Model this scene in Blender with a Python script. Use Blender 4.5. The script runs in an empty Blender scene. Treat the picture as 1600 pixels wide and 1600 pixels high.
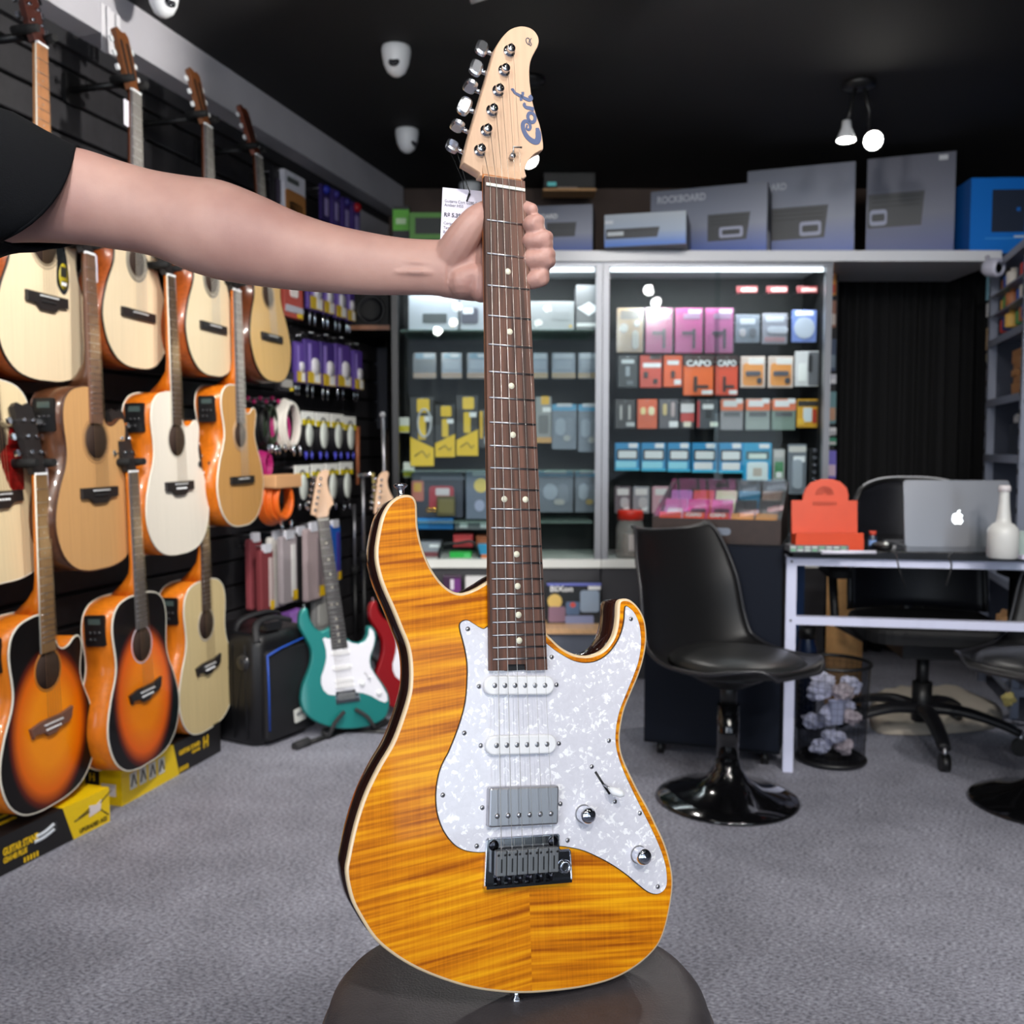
import bpy, bmesh, math, random
from mathutils import Matrix, Vector, Euler
random.seed(7)
sc = bpy.context.scene
C = sc.collection
PI = math.pi
# ------------------------------------------------------------------ camera, world, light, exposure
CAM_H = 1.05
PITCH = math.atan(100 / 1500)
cam_d = bpy.data.cameras.new('camera')
cam = bpy.data.objects.new('camera', cam_d); C.objects.link(cam)
cam.location = (0, 0, CAM_H)
cam.rotation_euler = (PI / 2 - PITCH, 0, 0)
cam_d.sensor_width = 36; cam_d.sensor_fit = 'HORIZONTAL'
cam_d.lens = 36 * 1500 / 1600
cam_d.clip_start = 0.02
cam_d.dof.use_dof = True
cam_d.dof.focus_distance = 0.97
cam_d.dof.aperture_fstop = 7.6
sc.camera = cam
sc.view_settings.view_transform = 'Standard'
sc.view_settings.look = 'None'
sc.view_settings.gamma = 1.0
sc.view_settings.use_curve_mapping = False
sc.view_settings.exposure = 0.0
world = bpy.data.worlds.new('world'); sc.world = world
world.use_nodes = True
wb = world.node_tree.nodes['Background']
wb.inputs[0].default_value = (0.62, 0.74, 1.0, 1); wb.inputs[1].default_value = 0.9
# daylight coming in through the shop front behind the photographer
def area(name, loc, target, sx, sy, power, col):
    l = bpy.data.lights.new(name, 'AREA'); l.shape = 'RECTANGLE'; l.size = sx; l.size_y = sy
    l.energy = power; l.color = col
    o = bpy.data.objects.new(name, l); C.objects.link(o); o.location = loc
    o.rotation_euler = (Vector(target) - Vector(loc)).to_track_quat('-Z', 'Y').to_euler()
    return o
area('shopfront_daylight', (2.68, -2.34, 0.95), (1.4, 2.0, 0.8), 0.75, 1.0, 8, (0.80, 0.92, 1.0))
area('shopfront_daylight', (-1.95, -2.34, 1.37), (-0.4, 1.5, 1.1), 1.0, 1.8, 40, (0.86, 0.93, 1.0))
area('shopfront_daylight', (0.42, -2.34, 1.40), (0.42, 2.0, 1.2), 3.2, 1.7, 17, (0.80, 0.91, 1.0))
# ------------------------------------------------------------------ helpers: colour and materials
def lin(c):
    c = c / 255.0
    return c / 12.92 if c <= 0.04045 else ((c + 0.055) / 1.055) ** 2.4
def rgb(r, g, b): return (lin(r), lin(g), lin(b), 1.0)
MATS = {}
def mat(name, col, rough=0.5, metal=0.0, coat=0.0, noise=None, bump=None, emit=None, trans=0.0, alpha=1.0, spec=0.5, sss=0.0):
    """col: sRGB tuple. noise=(scale, amount[, stretch xyz]); bump=(scale, strength)"""
    if name in MATS: return MATS[name]
    m = bpy.data.materials.new(name); m.use_nodes = True
    nt = m.node_tree; p = nt.nodes['Principled BSDF']
    c = rgb(*col)
    p.inputs['Base Color'].default_value = c
    p.inputs['Roughness'].default_value = rough
    p.inputs['Metallic'].default_value = metal
    p.inputs['Coat Weight'].default_value = coat
    p.inputs['Coat Roughness'].default_value = 0.04
    p.inputs['Specular IOR Level'].default_value = spec
    p.inputs['Transmission Weight'].default_value = trans
    p.inputs['Alpha'].default_value = alpha
    if sss:
        p.inputs['Subsurface Weight'].default_value = sss
        p.inputs['Subsurface Radius'].default_value = (0.012, 0.005, 0.003)
        p.inputs['Subsurface Scale'].default_value = 1.0
    if emit:
        p.inputs['Emission Color'].default_value = rgb(*emit[0]); p.inputs['Emission Strength'].default_value = emit[1]
    if noise or bump:
        tc = nt.nodes.new('ShaderNodeTexCoord')
    if noise:
        mp = nt.nodes.new('ShaderNodeMapping'); nt.links.new(tc.outputs['Object'], mp.inputs[0])
        if len(noise) > 2: mp.inputs['Scale'].default_value = noise[2]
        n = nt.nodes.new('ShaderNodeTexNoise'); n.inputs['Scale'].default_value = noise[0]; n.inputs['Detail'].default_value = 4
        nt.links.new(mp.outputs[0], n.inputs['Vector'])
        r = nt.nodes.new('ShaderNodeValToRGB'); a = noise[1]
        wd_ = noise[3] if len(noise) > 3 else 0.2
        r.color_ramp.elements[0].position = 0.5 - wd_; r.color_ramp.elements[1].position = 0.5 + wd_
        r.color_ramp.elements[0].color = tuple(max(0, x * (1 - a)) for x in c[:3]) + (1,)
        r.color_ramp.elements[1].color = tuple(min(1, x * (1 + a)) for x in c[:3]) + (1,)
        nt.links.new(n.outputs[0], r.inputs[0]); nt.links.new(r.outputs[0], p.inputs['Base Color'])
    if bump:
        n2 = nt.nodes.new('ShaderNodeTexNoise'); n2.inputs['Scale'].default_value = bump[0]; n2.inputs['Detail'].default_value = 3
        nt.links.new(tc.outputs['Object'], n2.inputs['Vector'])
        b = nt.nodes.new('ShaderNodeBump'); b.inputs['Strength'].default_value = bump[1]; b.inputs['Distance'].default_value = 0.002
        nt.links.new(n2.outputs[0], b.inputs['Height']); nt.links.new(b.outputs[0], p.inputs['Normal'])
    MATS[name] = m
    return m
_cm = {}
def col(r, g, b, rough=0.45, coat=0.0):
    k = (r, g, b, rough, coat)
    if k not in _cm: _cm[k] = mat('colour_%d_%d_%d_%d_%d' % (r, g, b, rough * 100, coat * 100), (r, g, b), rough, coat=coat)
    return _cm[k]
def glassmat(name, tint=(255, 255, 255), refl=0.06, rough=0.0, opacity=0.0):
    if name in MATS: return MATS[name]
    m = bpy.data.materials.new(name); m.use_nodes = True; nt = m.node_tree
    nt.nodes.remove(nt.nodes['Principled BSDF'])
    out = nt.nodes['Material Output']
    tr = nt.nodes.new('ShaderNodeBsdfTransparent'); tr.inputs[0].default_value = rgb(*tint)
    gl = nt.nodes.new('ShaderNodeBsdfGlossy'); gl.inputs['Roughness'].default_value = rough
    lw_ = nt.nodes.new('ShaderNodeLayerWeight'); lw_.inputs[0].default_value = 0.5
    pw_ = nt.nodes.new('ShaderNodeMath'); pw_.operation = 'POWER'; pw_.inputs[1].default_value = 4.0; nt.links.new(lw_.outputs['Facing'], pw_.inputs[0])
    fr = nt.nodes.new('ShaderNodeMath'); fr.operation = 'MULTIPLY_ADD'; fr.inputs[1].default_value = 0.9; fr.inputs[2].default_value = refl * .6; nt.links.new(pw_.outputs[0], fr.inputs[0])
    mx = nt.nodes.new('ShaderNodeMixShader')
    nt.links.new(fr.outputs[0], mx.inputs[0]); nt.links.new(tr.outputs[0], mx.inputs[1]); nt.links.new(gl.outputs[0], mx.inputs[2])
    last = mx
    if opacity:
        df = nt.nodes.new('ShaderNodeBsdfDiffuse'); df.inputs[0].default_value = rgb(*tint)
        m2 = nt.nodes.new('ShaderNodeMixShader'); m2.inputs[0].default_value = opacity
        nt.links.new(mx.outputs[0], m2.inputs[1]); nt.links.new(df.outputs[0], m2.inputs[2]); last = m2
    nt.links.new(last.outputs[0], out.inputs[0])
    MATS[name] = m
    return m
# ------------------------------------------------------------------ helpers: geometry
def catmull(pts, n=4, closed=True):
    out = []; N = len(pts); D = len(pts[0])
    rng = range(N) if closed else range(N - 1)
    for i in rng:
        if closed: p0, p1, p2, p3 = pts[(i - 1) % N], pts[i], pts[(i + 1) % N], pts[(i + 2) % N]
        else: p0, p1, p2, p3 = pts[max(i - 1, 0)], pts[i], pts[i + 1], pts[min(i + 2, N - 1)]
        for k in range(n):
            t = k / n
            out.append(tuple(0.5 * (2 * p1[d] + (p2[d] - p0[d]) * t + (2 * p0[d] - 5 * p1[d] + 4 * p2[d] - p3[d]) * t * t + (3 * p1[d] - p0[d] - 3 * p2[d] + p3[d]) * t ** 3) for d in range(D)))
    if not closed: out.append(tuple(pts[-1]))
    return out
def area2(o): return sum(o[i][0] * o[(i + 1) % len(o)][1] - o[(i + 1) % len(o)][0] * o[i][1] for i in range(len(o))) / 2
def ccw(o): return o if area2(o) > 0 else list(reversed(o))
def inset(o, d):
    """shrink a ccw outline by d (approximate: along averaged normals)"""
    N = len(o); r = []
    for i in range(N):
        a, b, c = o[i - 1], o[i], o[(i + 1) % N]
        n1 = Vector((-(b[1] - a[1]), b[0] - a[0])); n2 = Vector((-(c[1] - b[1]), c[0] - b[0]))
        if n1.length: n1.normalize()
        if n2.length: n2.normalize()
        n = n1 + n2
        if n.length < 1e-6: n = n1
        n.normalize()
        r.append((b[0] + n.x * d, b[1] + n.y * d))
    if N > 40:                 # undo small loops where the shrunken outline crosses itself
        o_ = lambda p, q, s: (q[0] - p[0]) * (s[1] - p[1]) - (q[1] - p[1]) * (s[0] - p[0])
        for i in range(N):
            for w in range(10, 1, -1):
                a, b, c, e = r[i], r[(i + 1) % N], r[(i + w) % N], r[(i + w + 1) % N]
                if o_(a, b, c) * o_(a, b, e) < 0 and o_(c, e, a) * o_(c, e, b) < 0:
                    t = o_(c, e, a) / (o_(c, e, a) - o_(c, e, b))
                    m = (a[0] + (b[0] - a[0]) * t, a[1] + (b[1] - a[1]) * t)
                    for k in range(1, w + 1): r[(i + k) % N] = (m[0] + 1e-7 * k * (e[0] - m[0]), m[1] + 1e-7 * k * (e[1] - m[1]))
                    break
    return r
def rrect(w, h, r, seg=4, cx=0, cy=0):
    r = min(r, w / 2 - 1e-5, h / 2 - 1e-5); o = []
    for (sx, sy, a0) in ((1, 1, 0), (-1, 1, 90), (-1, -1, 180), (1, -1, 270)):
        for k in range(seg + 1):
            a = math.radians(a0 + 90 * k / seg)
            o.append((cx + sx * (w / 2 - r) + r * math.cos(a), cy + sy * (h / 2 - r) + r * math.sin(a)))
    return o
class MB:
    def __init__(s): s.v = []; s.f = []; s.sm = []
    def add(s, vs, fs, M=None, smooth=False):
        b = len(s.v)
        for p in vs:
            p = Vector(p)
            s.v.append(M @ p if M else p)
        for f in fs: s.f.append([b + i for i in f]); s.sm.append(smooth)
        return s
    def box(s, c, d, M=None):
        x, y, z = c; a, b, e = d[0] / 2, d[1] / 2, d[2] / 2
        vs = [(x + i * a, y + j * b, z + k * e) for i in (-1, 1) for j in (-1, 1) for k in (-1, 1)]
        return s.add(vs, [(0, 1, 3, 2), (4, 6, 7, 5), (0, 4, 5, 1), (2, 3, 7, 6), (0, 2, 6, 4), (1, 5, 7, 3)], M)
    def prism(s, o, z0, z1, M=None, bev=0.0, smooth=False):
        """outline in xy, from z0 to z1; bev bevels the z1 edge"""
        o = ccw(o); N = len(o)
        rings = [(o, z0)]
        if bev: rings += [(o, z1 - bev), (inset(o, bev * 0.35), z1 - bev * 0.3), (inset(o, bev), z1)]
        else: rings += [(o, z1)]
        vs = []; fs = []
        for r, z in rings: vs += [(p[0], p[1], z) for p in r]
        for k in range(len(rings) - 1):
            for i in range(N):
                j = (i + 1) % N
                fs.append((k * N + i, k * N + j, (k + 1) * N + j, (k + 1) * N + i))
        b = len(s.v)
        s.add(vs, fs, M, smooth)
        L = (len(rings) - 1) * N
        s.f.append([b + i for i in reversed(range(N))]); s.sm.append(False)
        s.f.append([b + L + i for i in range(N)]); s.sm.append(False)
        return s
    def loft(s, rings, M=None, smooth=True, cap=True, closed=True):
        N = len(rings[0]); vs = [p for r in rings for p in r]; fs = []
        for k in range(len(rings) - 1):
            for i in range(N if closed else N - 1):
                j = (i + 1) % N
                fs.append((k * N + i, k * N + j, (k + 1) * N + j, (k + 1) * N + i))
        b = len(s.v); s.add(vs, fs, M, smooth)
        if cap and closed:
            s.f.append([b + i for i in reversed(range(N))]); s.sm.append(False)
            s.f.append([b + (len(rings) - 1) * N + i for i in range(N)]); s.sm.append(False)
        return s
    def tube(s, pts, r, n=8, M=None, closed=False, smooth=True, cap=True, sq=None):
        pts = [Vector(p) for p in pts]; N = len(pts)
        rr = r if isinstance(r, (list, tuple)) else [r] * N
        rings = []; up = None
        for i in range(N):
            if closed: t = pts[(i + 1) % N] - pts[i - 1]
            else: t = pts[min(i + 1, N - 1)] - pts[max(i - 1, 0)]
            if t.length < 1e-9: t = Vector((0, 0, 1))
            t.normalize()
            if up is None:
                up = Vector((0, 0, 1)) if abs(t.z) < 0.9 else Vector((1, 0, 0))
            a = t.cross(up)
            if a.length < 1e-6: a = t.orthogonal()
            a.normalize(); b = a.cross(t); b.normalize(); up = b
            q = sq or 1.0
            rings.append([pts[i] + (a * math.cos(2 * PI * k / n) + b * math.sin(2 * PI * k / n) * q) * rr[i] for k in range(n)])
        if closed: rings.append(rings[0])
        # orientation: make faces point outwards
        rings = [list(reversed(x)) for x in rings]
        return s.loft(rings, M, smooth, cap and not closed)
    def cyl(s, p0, p1, r0, r1=None, n=16, M=None, smooth=True):
        return s.tube([p0, p1], [r0, r0 if r1 is None else r1], n, M, smooth=smooth)
    def lathe(s, prof, n=24, M=None, smooth=True, a0=0, a1=2 * PI):
        """prof: (r, z) list, revolved about z"""
        rings = []
        for k in range(n):
            a = 2 * PI * k / n
            rings.append([(r * math.cos(a), r * math.sin(a), z) for r, z in prof])
        N = len(prof); vs = [p for r in rings for p in r]; fs = []
        for k in range(n):
            kk = (k + 1) % n
            for i in range(N - 1): fs.append((k * N + i, kk * N + i, kk * N + i + 1, k * N + i + 1))
        return s.add(vs, fs, M, smooth)
    def sphere(s, c, r, n=12, m=8, M=None, sc_=(1, 1, 1)):
        prof = [(r * math.sin(PI * i / m), -r * math.cos(PI * i / m)) for i in range(m + 1)]
        T = Matrix.Translation(Vector(c)) @ Matrix.Diagonal((*sc_, 1))
        return s.lathe(prof, n, (M @ T) if M else T)
    def ribbon(s, pts, w, M=None, z=0.0, th=0.0004):
        """flat stroke in xy with a width (or width list), thickness th"""
        N = len(pts); ww = w if isinstance(w, (list, tuple)) else [w] * N
        L = []; R = []
        for i in range(N):
            a = Vector(pts[max(i - 1, 0)]); b = Vector(pts[min(i + 1, N - 1)]); t = (b - a)
            if t.length < 1e-9: t = Vector((1, 0))
            t.normalize(); n = Vector((-t.y, t.x)) * ww[i] / 2; p = Vector(pts[i])
            L.append(p + n); R.append(p - n)
        vs = [(p.x, p.y, z) for p in L] + [(p.x, p.y, z) for p in R] + [(p.x, p.y, z + th) for p in L] + [(p.x, p.y, z + th) for p in R]
        fs = []
        for i in range(N - 1):
            fs += [(2 * N + i, 3 * N + i, 3 * N + i + 1, 2 * N + i + 1), (i, 2 * N + i, 2 * N + i + 1, i + 1), (N + i, N + i + 1, 3 * N + i + 1, 3 * N + i)]
        return s.add(vs, fs, M)
    def mesh(s, name):
        me = bpy.data.meshes.new(name); me.from_pydata([tuple(v) for v in s.v], [], s.f)
        me.polygons.foreach_set('use_smooth', s.sm); me.update()
        return me
    def build(s, name, m, parent=None, label=None):
        return obj(name, s.mesh(name), m, parent, label)
def obj(name, me, m, parent=None, label=None):
    o = bpy.data.objects.new(name, me); C.objects.link(o)
    if m is not None:
        me.materials.clear(); me.materials.append(m)
    if parent is not None: o.parent = parent
    if label: o['label'] = label
    return o
def fixnormals(o):
    bm = bmesh.new(); bm.from_mesh(o.data); bmesh.ops.recalc_face_normals(bm, faces=bm.faces); bm.to_mesh(o.data); bm.free(); return o
def thing(name, label, cat, loc=(0, 0, 0), rot=None, group=None):
    o = bpy.data.objects.new(name, None); C.objects.link(o); o.empty_display_size = 0.05
    if rot is None: o.location = loc
    elif isinstance(rot, Matrix): o.matrix_world = Matrix.Translation(Vector(loc)) @ rot.to_4x4()
    else: o.location = loc; o.rotation_euler = (0, 0, rot)
    o['label'] = label; o['category'] = cat
    if group: o['group'] = group
    return o
def tag(o, label, cat, group=None):
    o['label'] = label; o['category'] = cat
    if group: o['group'] = group
    return o
def struct(o): o['kind'] = 'structure'; return o
def copytree(o, parent=None, label=None):
    c = o.copy(); C.objects.link(c)
    if parent is not None: c.parent = parent
    if label: c['label'] = label
    for ch in list(o.children): copytree(ch, c)
    return c
def text(body, size, m, parent, M, width=None, name='lettering', bold=0.0, depth=0.0003, align='CENTER', shear=0.0):
    cu = bpy.data.curves.new('tmp', 'FONT'); cu.body = body; cu.size = size; cu.align_x = align; cu.align_y = 'CENTER'
    cu.extrude = depth; cu.offset = bold; cu.shear = shear; cu.resolution_u = 3
    t = bpy.data.objects.new('tmp', cu); C.objects.link(t)
    bpy.context.view_layer.update()
    me = bpy.data.meshes.new_from_object(t.evaluated_get(bpy.context.evaluated_depsgraph_get()))
    bpy.data.objects.remove(t); bpy.data.curves.remove(cu)
    if width:
        xs = [v.co.x for v in me.vertices]; w = max(xs) - min(xs)
        for v in me.vertices: v.co.x *= width / w
    me.transform(M); me.name = name
    return obj(name, me, m, parent)
def T(x, y, z): return Matrix.Translation((x, y, z))
def R(a, ax): return Matrix.Rotation(math.radians(a), 4, ax)
FRONT = R(90, 'X')           # xy drawing -> stands upright facing -Y
# places: the ray of a photograph point, met with a real plane of the room
def ray(px, py):
    u = (px - 800) / 1500; v = (py - 800) / 1500
    return Vector((u, math.cos(PITCH) - v * math.sin(PITCH), -math.sin(PITCH) - v * math.cos(PITCH)))
def atY(px, py, Y): r = ray(px, py); return Vector((0, 0, CAM_H)) + r * (Y / r.y)
def atZ(px, py, z): r = ray(px, py); return Vector((0, 0, CAM_H)) + r * ((z - CAM_H) / r.z)
WDIR = math.radians(16)
WS = Vector((math.sin(WDIR), math.cos(WDIR), 0)); WO = Vector((math.cos(WDIR), -math.sin(WDIR), 0)); WB = Vector((-2.21, 0, 0))
def onwall(px, py, o=0.0):
    r = ray(px, py); p0 = WB + WO * o; c = Vector((0, 0, CAM_H))
    return c + r * ((p0 - c).dot(WO) / r.dot(WO))
WALLM = Matrix((( WS.x, 0, WO.x), (WS.y, 0, WO.y), (0, 1, 0)))   # local x along wall, y up, z out of the wall
ORD = ['first', 'second', 'third', 'fourth', 'fifth', 'sixth', 'seventh', 'eighth', 'ninth', 'tenth', 'eleventh', 'twelfth']
# common materials
chrome = mat('chrome', (225, 228, 235), 0.08, 1.0)
steel = mat('brushed_steel', (180, 180, 185), 0.32, 1.0)
black_pl = mat('black_plastic', (14, 14, 16), 0.45)
black_rub = mat('black_rubber', (10, 10, 11), 0.8)
white_pl = mat('white_plastic', (236, 238, 240), 0.35)
# ------------------------------------------------------------------ the room
CEIL = 2.45; BACK = 5.3; FRONTY = -2.4; RIGHTX = 3.3
def carpet_mat():
    m = bpy.data.materials.new('carpet'); m.use_nodes = True; nt = m.node_tree; p = nt.nodes['Principled BSDF']
    tc = nt.nodes.new('ShaderNodeTexCoord')
    n1 = nt.nodes.new('ShaderNodeTexNoise'); n1.inputs['Scale'].default_value = 210; n1.inputs['Detail'].default_value = 5; n1.inputs['Roughness'].default_value = 0.75
    mp = nt.nodes.new('ShaderNodeMapping'); mp.inputs['Scale'].default_value = (0.45, 1, 1); mp.inputs['Rotation'].default_value = (0, 0, 0.25)
    n2 = nt.nodes.new('ShaderNodeTexNoise'); n2.inputs['Scale'].default_value = 7; n2.inputs['Detail'].default_value = 6
    nt.links.new(tc.outputs['Object'], mp.inputs[0]); nt.links.new(mp.outputs[0], n1.inputs['Vector']); nt.links.new(tc.outputs['Object'], n2.inputs['Vector'])
    r = nt.nodes.new('ShaderNodeValToRGB'); r.color_ramp.elements[0].position = 0.36; r.color_ramp.elements[1].position = 0.66
    r.color_ramp.elements[0].color = rgb(78, 78, 88); r.color_ramp.elements[1].color = rgb(196, 197, 212)
    mx = nt.nodes.new('ShaderNodeMix'); mx.data_type = 'RGBA'; mx.blend_type = 'MULTIPLY'; mx.inputs[0].default_value = 1
    r2 = nt.nodes.new('ShaderNodeValToRGB'); r2.color_ramp.elements[0].position = 0.3; r2.color_ramp.elements[1].position = 0.7
    r2.color_ramp.elements[0].color = (0.78, 0.78, 0.78, 1); r2.color_ramp.elements[1].color = (1, 1, 1, 1)
    nt.links.new(n1.outputs[0], r.inputs[0]); nt.links.new(n2.outputs[0], r2.inputs[0])
    nt.links.new(r.outputs[0], mx.inputs[6]); nt.links.new(r2.outputs[0], mx.inputs[7]); nt.links.new(mx.outputs[2], p.inputs['Base Color'])
    p.inputs['Roughness'].default_value = 0.95; p.inputs['Specular IOR Level'].default_value = 0.15
    b = nt.nodes.new('ShaderNodeBump'); b.inputs['Strength'].default_value = 0.6; b.inputs['Distance'].default_value = 0.004
    nt.links.new(n1.outputs[0], b.inputs['Height']); nt.links.new(b.outputs[0], p.inputs['Normal'])
    return m
wl0 = WB + WS * (FRONTY / WS.y); wl1 = WB + WS * (BACK / WS.y)
room = [(wl0.x - .2, FRONTY - .1), (RIGHTX + .1, FRONTY - .1), (RIGHTX + .1, BACK + .1), (wl1.x - .1, BACK + .1)]
struct(MB().prism(room, -0.05, 0.0).build('floor', carpet_mat()))
ceil_m = mat('ceiling_paint', (20, 19, 21), 0.8, noise=(3, 0.12))
struct(MB().prism(room, CEIL, CEIL + 0.05).build('ceiling', ceil_m))
brown = mat('brown_wall', (74, 58, 50), 0.7, noise=(4, 0.15))
struct(MB().box(((wl1.x + RIGHTX) / 2, BACK + 0.05, CEIL / 2), (RIGHTX - wl1.x + .3, 0.1, CEIL)).build('wall_back', brown))
struct(MB().box((RIGHTX + 0.05, (FRONTY + BACK) / 2, CEIL / 2), (0.1, BACK - FRONTY, CEIL)).build('wall_right', mat('grey_wall', (60, 60, 64), 0.7)))
# shop front behind the photographer: wall with two glazed openings
fw = struct(MB().box((0.1, FRONTY - 0.05, 0.2), (6.4, 0.1, 0.4)).box((0.1, FRONTY - 0.05, 2.4), (6.4, 0.1, 0.12)).box((-2.8, FRONTY - 0.05, CEIL / 2), (0.66, 0.1, CEIL))
    .box((-1.32, FRONTY - 0.05, CEIL / 2), (0.2, 0.1, CEIL)).box((2.18, FRONTY - 0.05, CEIL / 2), (0.2, 0.1, CEIL)).box((3.19, FRONTY - 0.05, CEIL / 2), (0.22, 0.1, CEIL)).build('wall_front', mat('grey_wall', (90, 90, 95), 0.7)))
for i, (x0, x1) in enumerate(((-2.47, -1.42), (2.28, 3.08), (-1.22, 2.08))):
    w = struct(thing('window_%d' % (i + 1), 'tall shop front window behind the photographer', 'window', ((x0 + x1) / 2, FRONTY - .05, 0)))
    del w['category']; del w['label']
    wd = x1 - x0
    MB().box((-wd / 2 + .02, 0, 1.37), (.04, .06, 1.94)).box((wd / 2 - .02, 0, 1.37), (.04, .06, 1.94)).box((0, 0, .42), (wd, .06, .04)).box((0, 0, 2.32), (wd, .06, .04)).build('window_frame', mat('dark_aluminium', (50, 52, 56), .4, 1), w)
    MB().box((0, 0, 1.37), (wd - .08, .006, 1.86)).build('pane', glassmat('window_glass'), w)
# left slat wall: backing, one long slat board after another, white beam above
wlen = (BACK - FRONTY) / WS.y
WM = Matrix.Translation(wl0) @ WALLM.to_4x4()
lw = MB().box((wlen / 2, CEIL / 2, -0.045), (wlen, CEIL, 0.05), WM).build('wall_left', mat('slat_groove', (6, 6, 7), 0.8)); struct(lw)
slat_m = mat('slat_board', (44, 43, 46), 0.5, noise=(30, 0.18, (0.1, 1, 1)))
for k in range(23):
    z = 0.05 + k * 0.1
    MB().prism(rrect(wlen, 0.09, 0.006, 2, wlen / 2, z), -0.02, 0.0, WM, bev=0.004).build('slat', slat_m, lw)
beam_m = mat('grey_white_paint', (196, 194, 200), 0.6, noise=(5, 0.05))
struct(MB().box((wlen / 2, 2.375, 0.045), (wlen, 0.15, 0.13), WM).build('trim_1', beam_m))
struct(MB().box((wlen / 2, 2.278, 0.012), (wlen, 0.05, 0.024), WM).build('trim_2', mat('dark_trim', (40, 40, 43), .5)))
# white wall segment past the slats at the far end of the left wall, above the shelf
e0 = onwall(545, 330, 0.03); sfar = (e0 - wl0).dot(WS)
struct(MB().box(((sfar + wlen) / 2, 2.05, 0.012), (wlen - sfar, 0.42, 0.024), WM).build('trim_3', beam_m))
# paper strips taped to the beam
for (px, py, w, h, lb) in ((172, 50, 0.075, 0.11, 'white paper strip taped to the beam above the hanging guitars'),):
    p = onwall(px, py, 0.112)
    t = thing('paper_strip', lb, 'paper', p, WALLM)
    for k in range(4):
        MB().box((-0.03 + k * 0.021, 0, 0.004 * (k % 2)), (0.018, h * (1.3 - 0.05 * k), 0.002)).build('strip', col(228, 226, 230, .6), t)
# ------------------------------------------------------------------ ceiling lamps (each carries its own light)
def spot_lamp(label, loc, aims, power, drop=0.22, size=0.038, group=None, blend=0.6, angle=75, colr=(1.0, 0.965, 0.92), bulb_emit=55):
    t = thing('ceiling_spotlight', label, 'lamp', loc, None, group)
    b = MB().lathe([(0, 0), (0.06, 0), (0.06, -0.018), (0.02, -0.026), (0, -0.026)], 20).build('ceiling_plate', black_pl, t); fixnormals(b)
    for k, (aim, dx) in enumerate(aims):
        hd = Vector((dx, 0, -drop)); d = (Vector(aim) - (Vector(loc) + hd)).normalized()
        MB().tube([(dx * .3, 0, -0.02), (dx * .7, 0, -drop * .5), tuple(hd - d * 0.06)], 0.008, 8).build('stem', black_pl, t)
        rot = d.to_track_quat('-Z', 'Y').to_matrix().to_4x4()
        Mh = Matrix.Translation(hd) @ rot
        hous = MB().lathe([(0, 0.075), (0.017, 0.075), (0.019, 0.05), (size * .8, 0.02), (size, 0.0), (size * .93, 0.0), (size * .7, 0.012)], 20, Mh).build('reflector_housing', mat('lamp_grey', (190, 192, 196), .35), t)
        MB().lathe([(0, 0.003), (size * .9, 0.001), (size * .9, 0.006), (0, 0.008)], 20, Mh).build('bulb_face', mat('bulb_glow_%d' % bulb_emit, (255, 255, 255), .3, emit=((255, 250, 240), bulb_emit)), t)
        if power:
            l = bpy.data.lights.new('spot_light', 'SPOT'); l.energy = power; l.color = colr; l.spot_size = math.radians(angle); l.spot_blend = blend; l.shadow_soft_size = size
            lo = bpy.data.objects.new('spot_light', l); C.objects.link(lo); lo.parent = t
            lo.matrix_local = Matrix.Translation(hd + d * 0.012) @ rot
    return t
def wallp(s_px, py, o): return onwall(s_px, py, o)
spot_lamp('twin ceiling spotlight with one bulb glaring above the dark grey boxes', (1.33, 3.78, CEIL), [((1.2, 3.6, 0), -0.045), ((0.9, 0.4, 0.9), 0.06)], 30)
spot_lamp('small ceiling spotlight just right of the headstock', (0.065, 3.75, CEIL), [((0.6, 1.2, 0.2), 0.0)], 25, drop=0.3)
LP = 62  # unseen spots: three read from glass reflections, the rest added to brighten
for k, (x, y, ax, ay, az, pw) in enumerate(((-0.45, 0.5, -1.25, 2.3, 0.9, LP), (-0.35, 1.3, -1.15, 2.7, 0.35, LP * 1.5), (-0.2, 2.1, -1.1, 3.1, 1.1, LP), (0.0, 2.45, -0.75, 3.9, 0.9, LP),
        (1.02, 1.33, 1.0, 4.3, 1.0, 26), (1.16, 0.75, 1.5, 3.0, 0.6, 84), (1.34, 0.14, 1.2, 2.2, 0.0, 60), (0.25, -0.55, 0.05, 0.95, 0.6, 44), (-0.55, -0.5, -0.25, 1.0, 1.1, 16), (0.9, -0.9, 0.5, 2.4, 0.0, 62), (-0.75, -1.2, -0.9, 2.6, 1.6, 60), (-0.1, 2.55, -1.4, 2.75, 2.45, 55), (0.55, 2.4, 1.2, 4.4, 2.2, 26), (0.3, 0.4, 0.9, 2.6, 0.2, 60))):
    spot_lamp('black ceiling spotlight, number %s of those out of the picture overhead' % (ORD + ['thirteenth', 'fourteenth', 'fifteenth'])[k], (x, y, CEIL), [((ax, ay, az), 0.0)], pw, group='spotlights over the shop floor')
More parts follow.
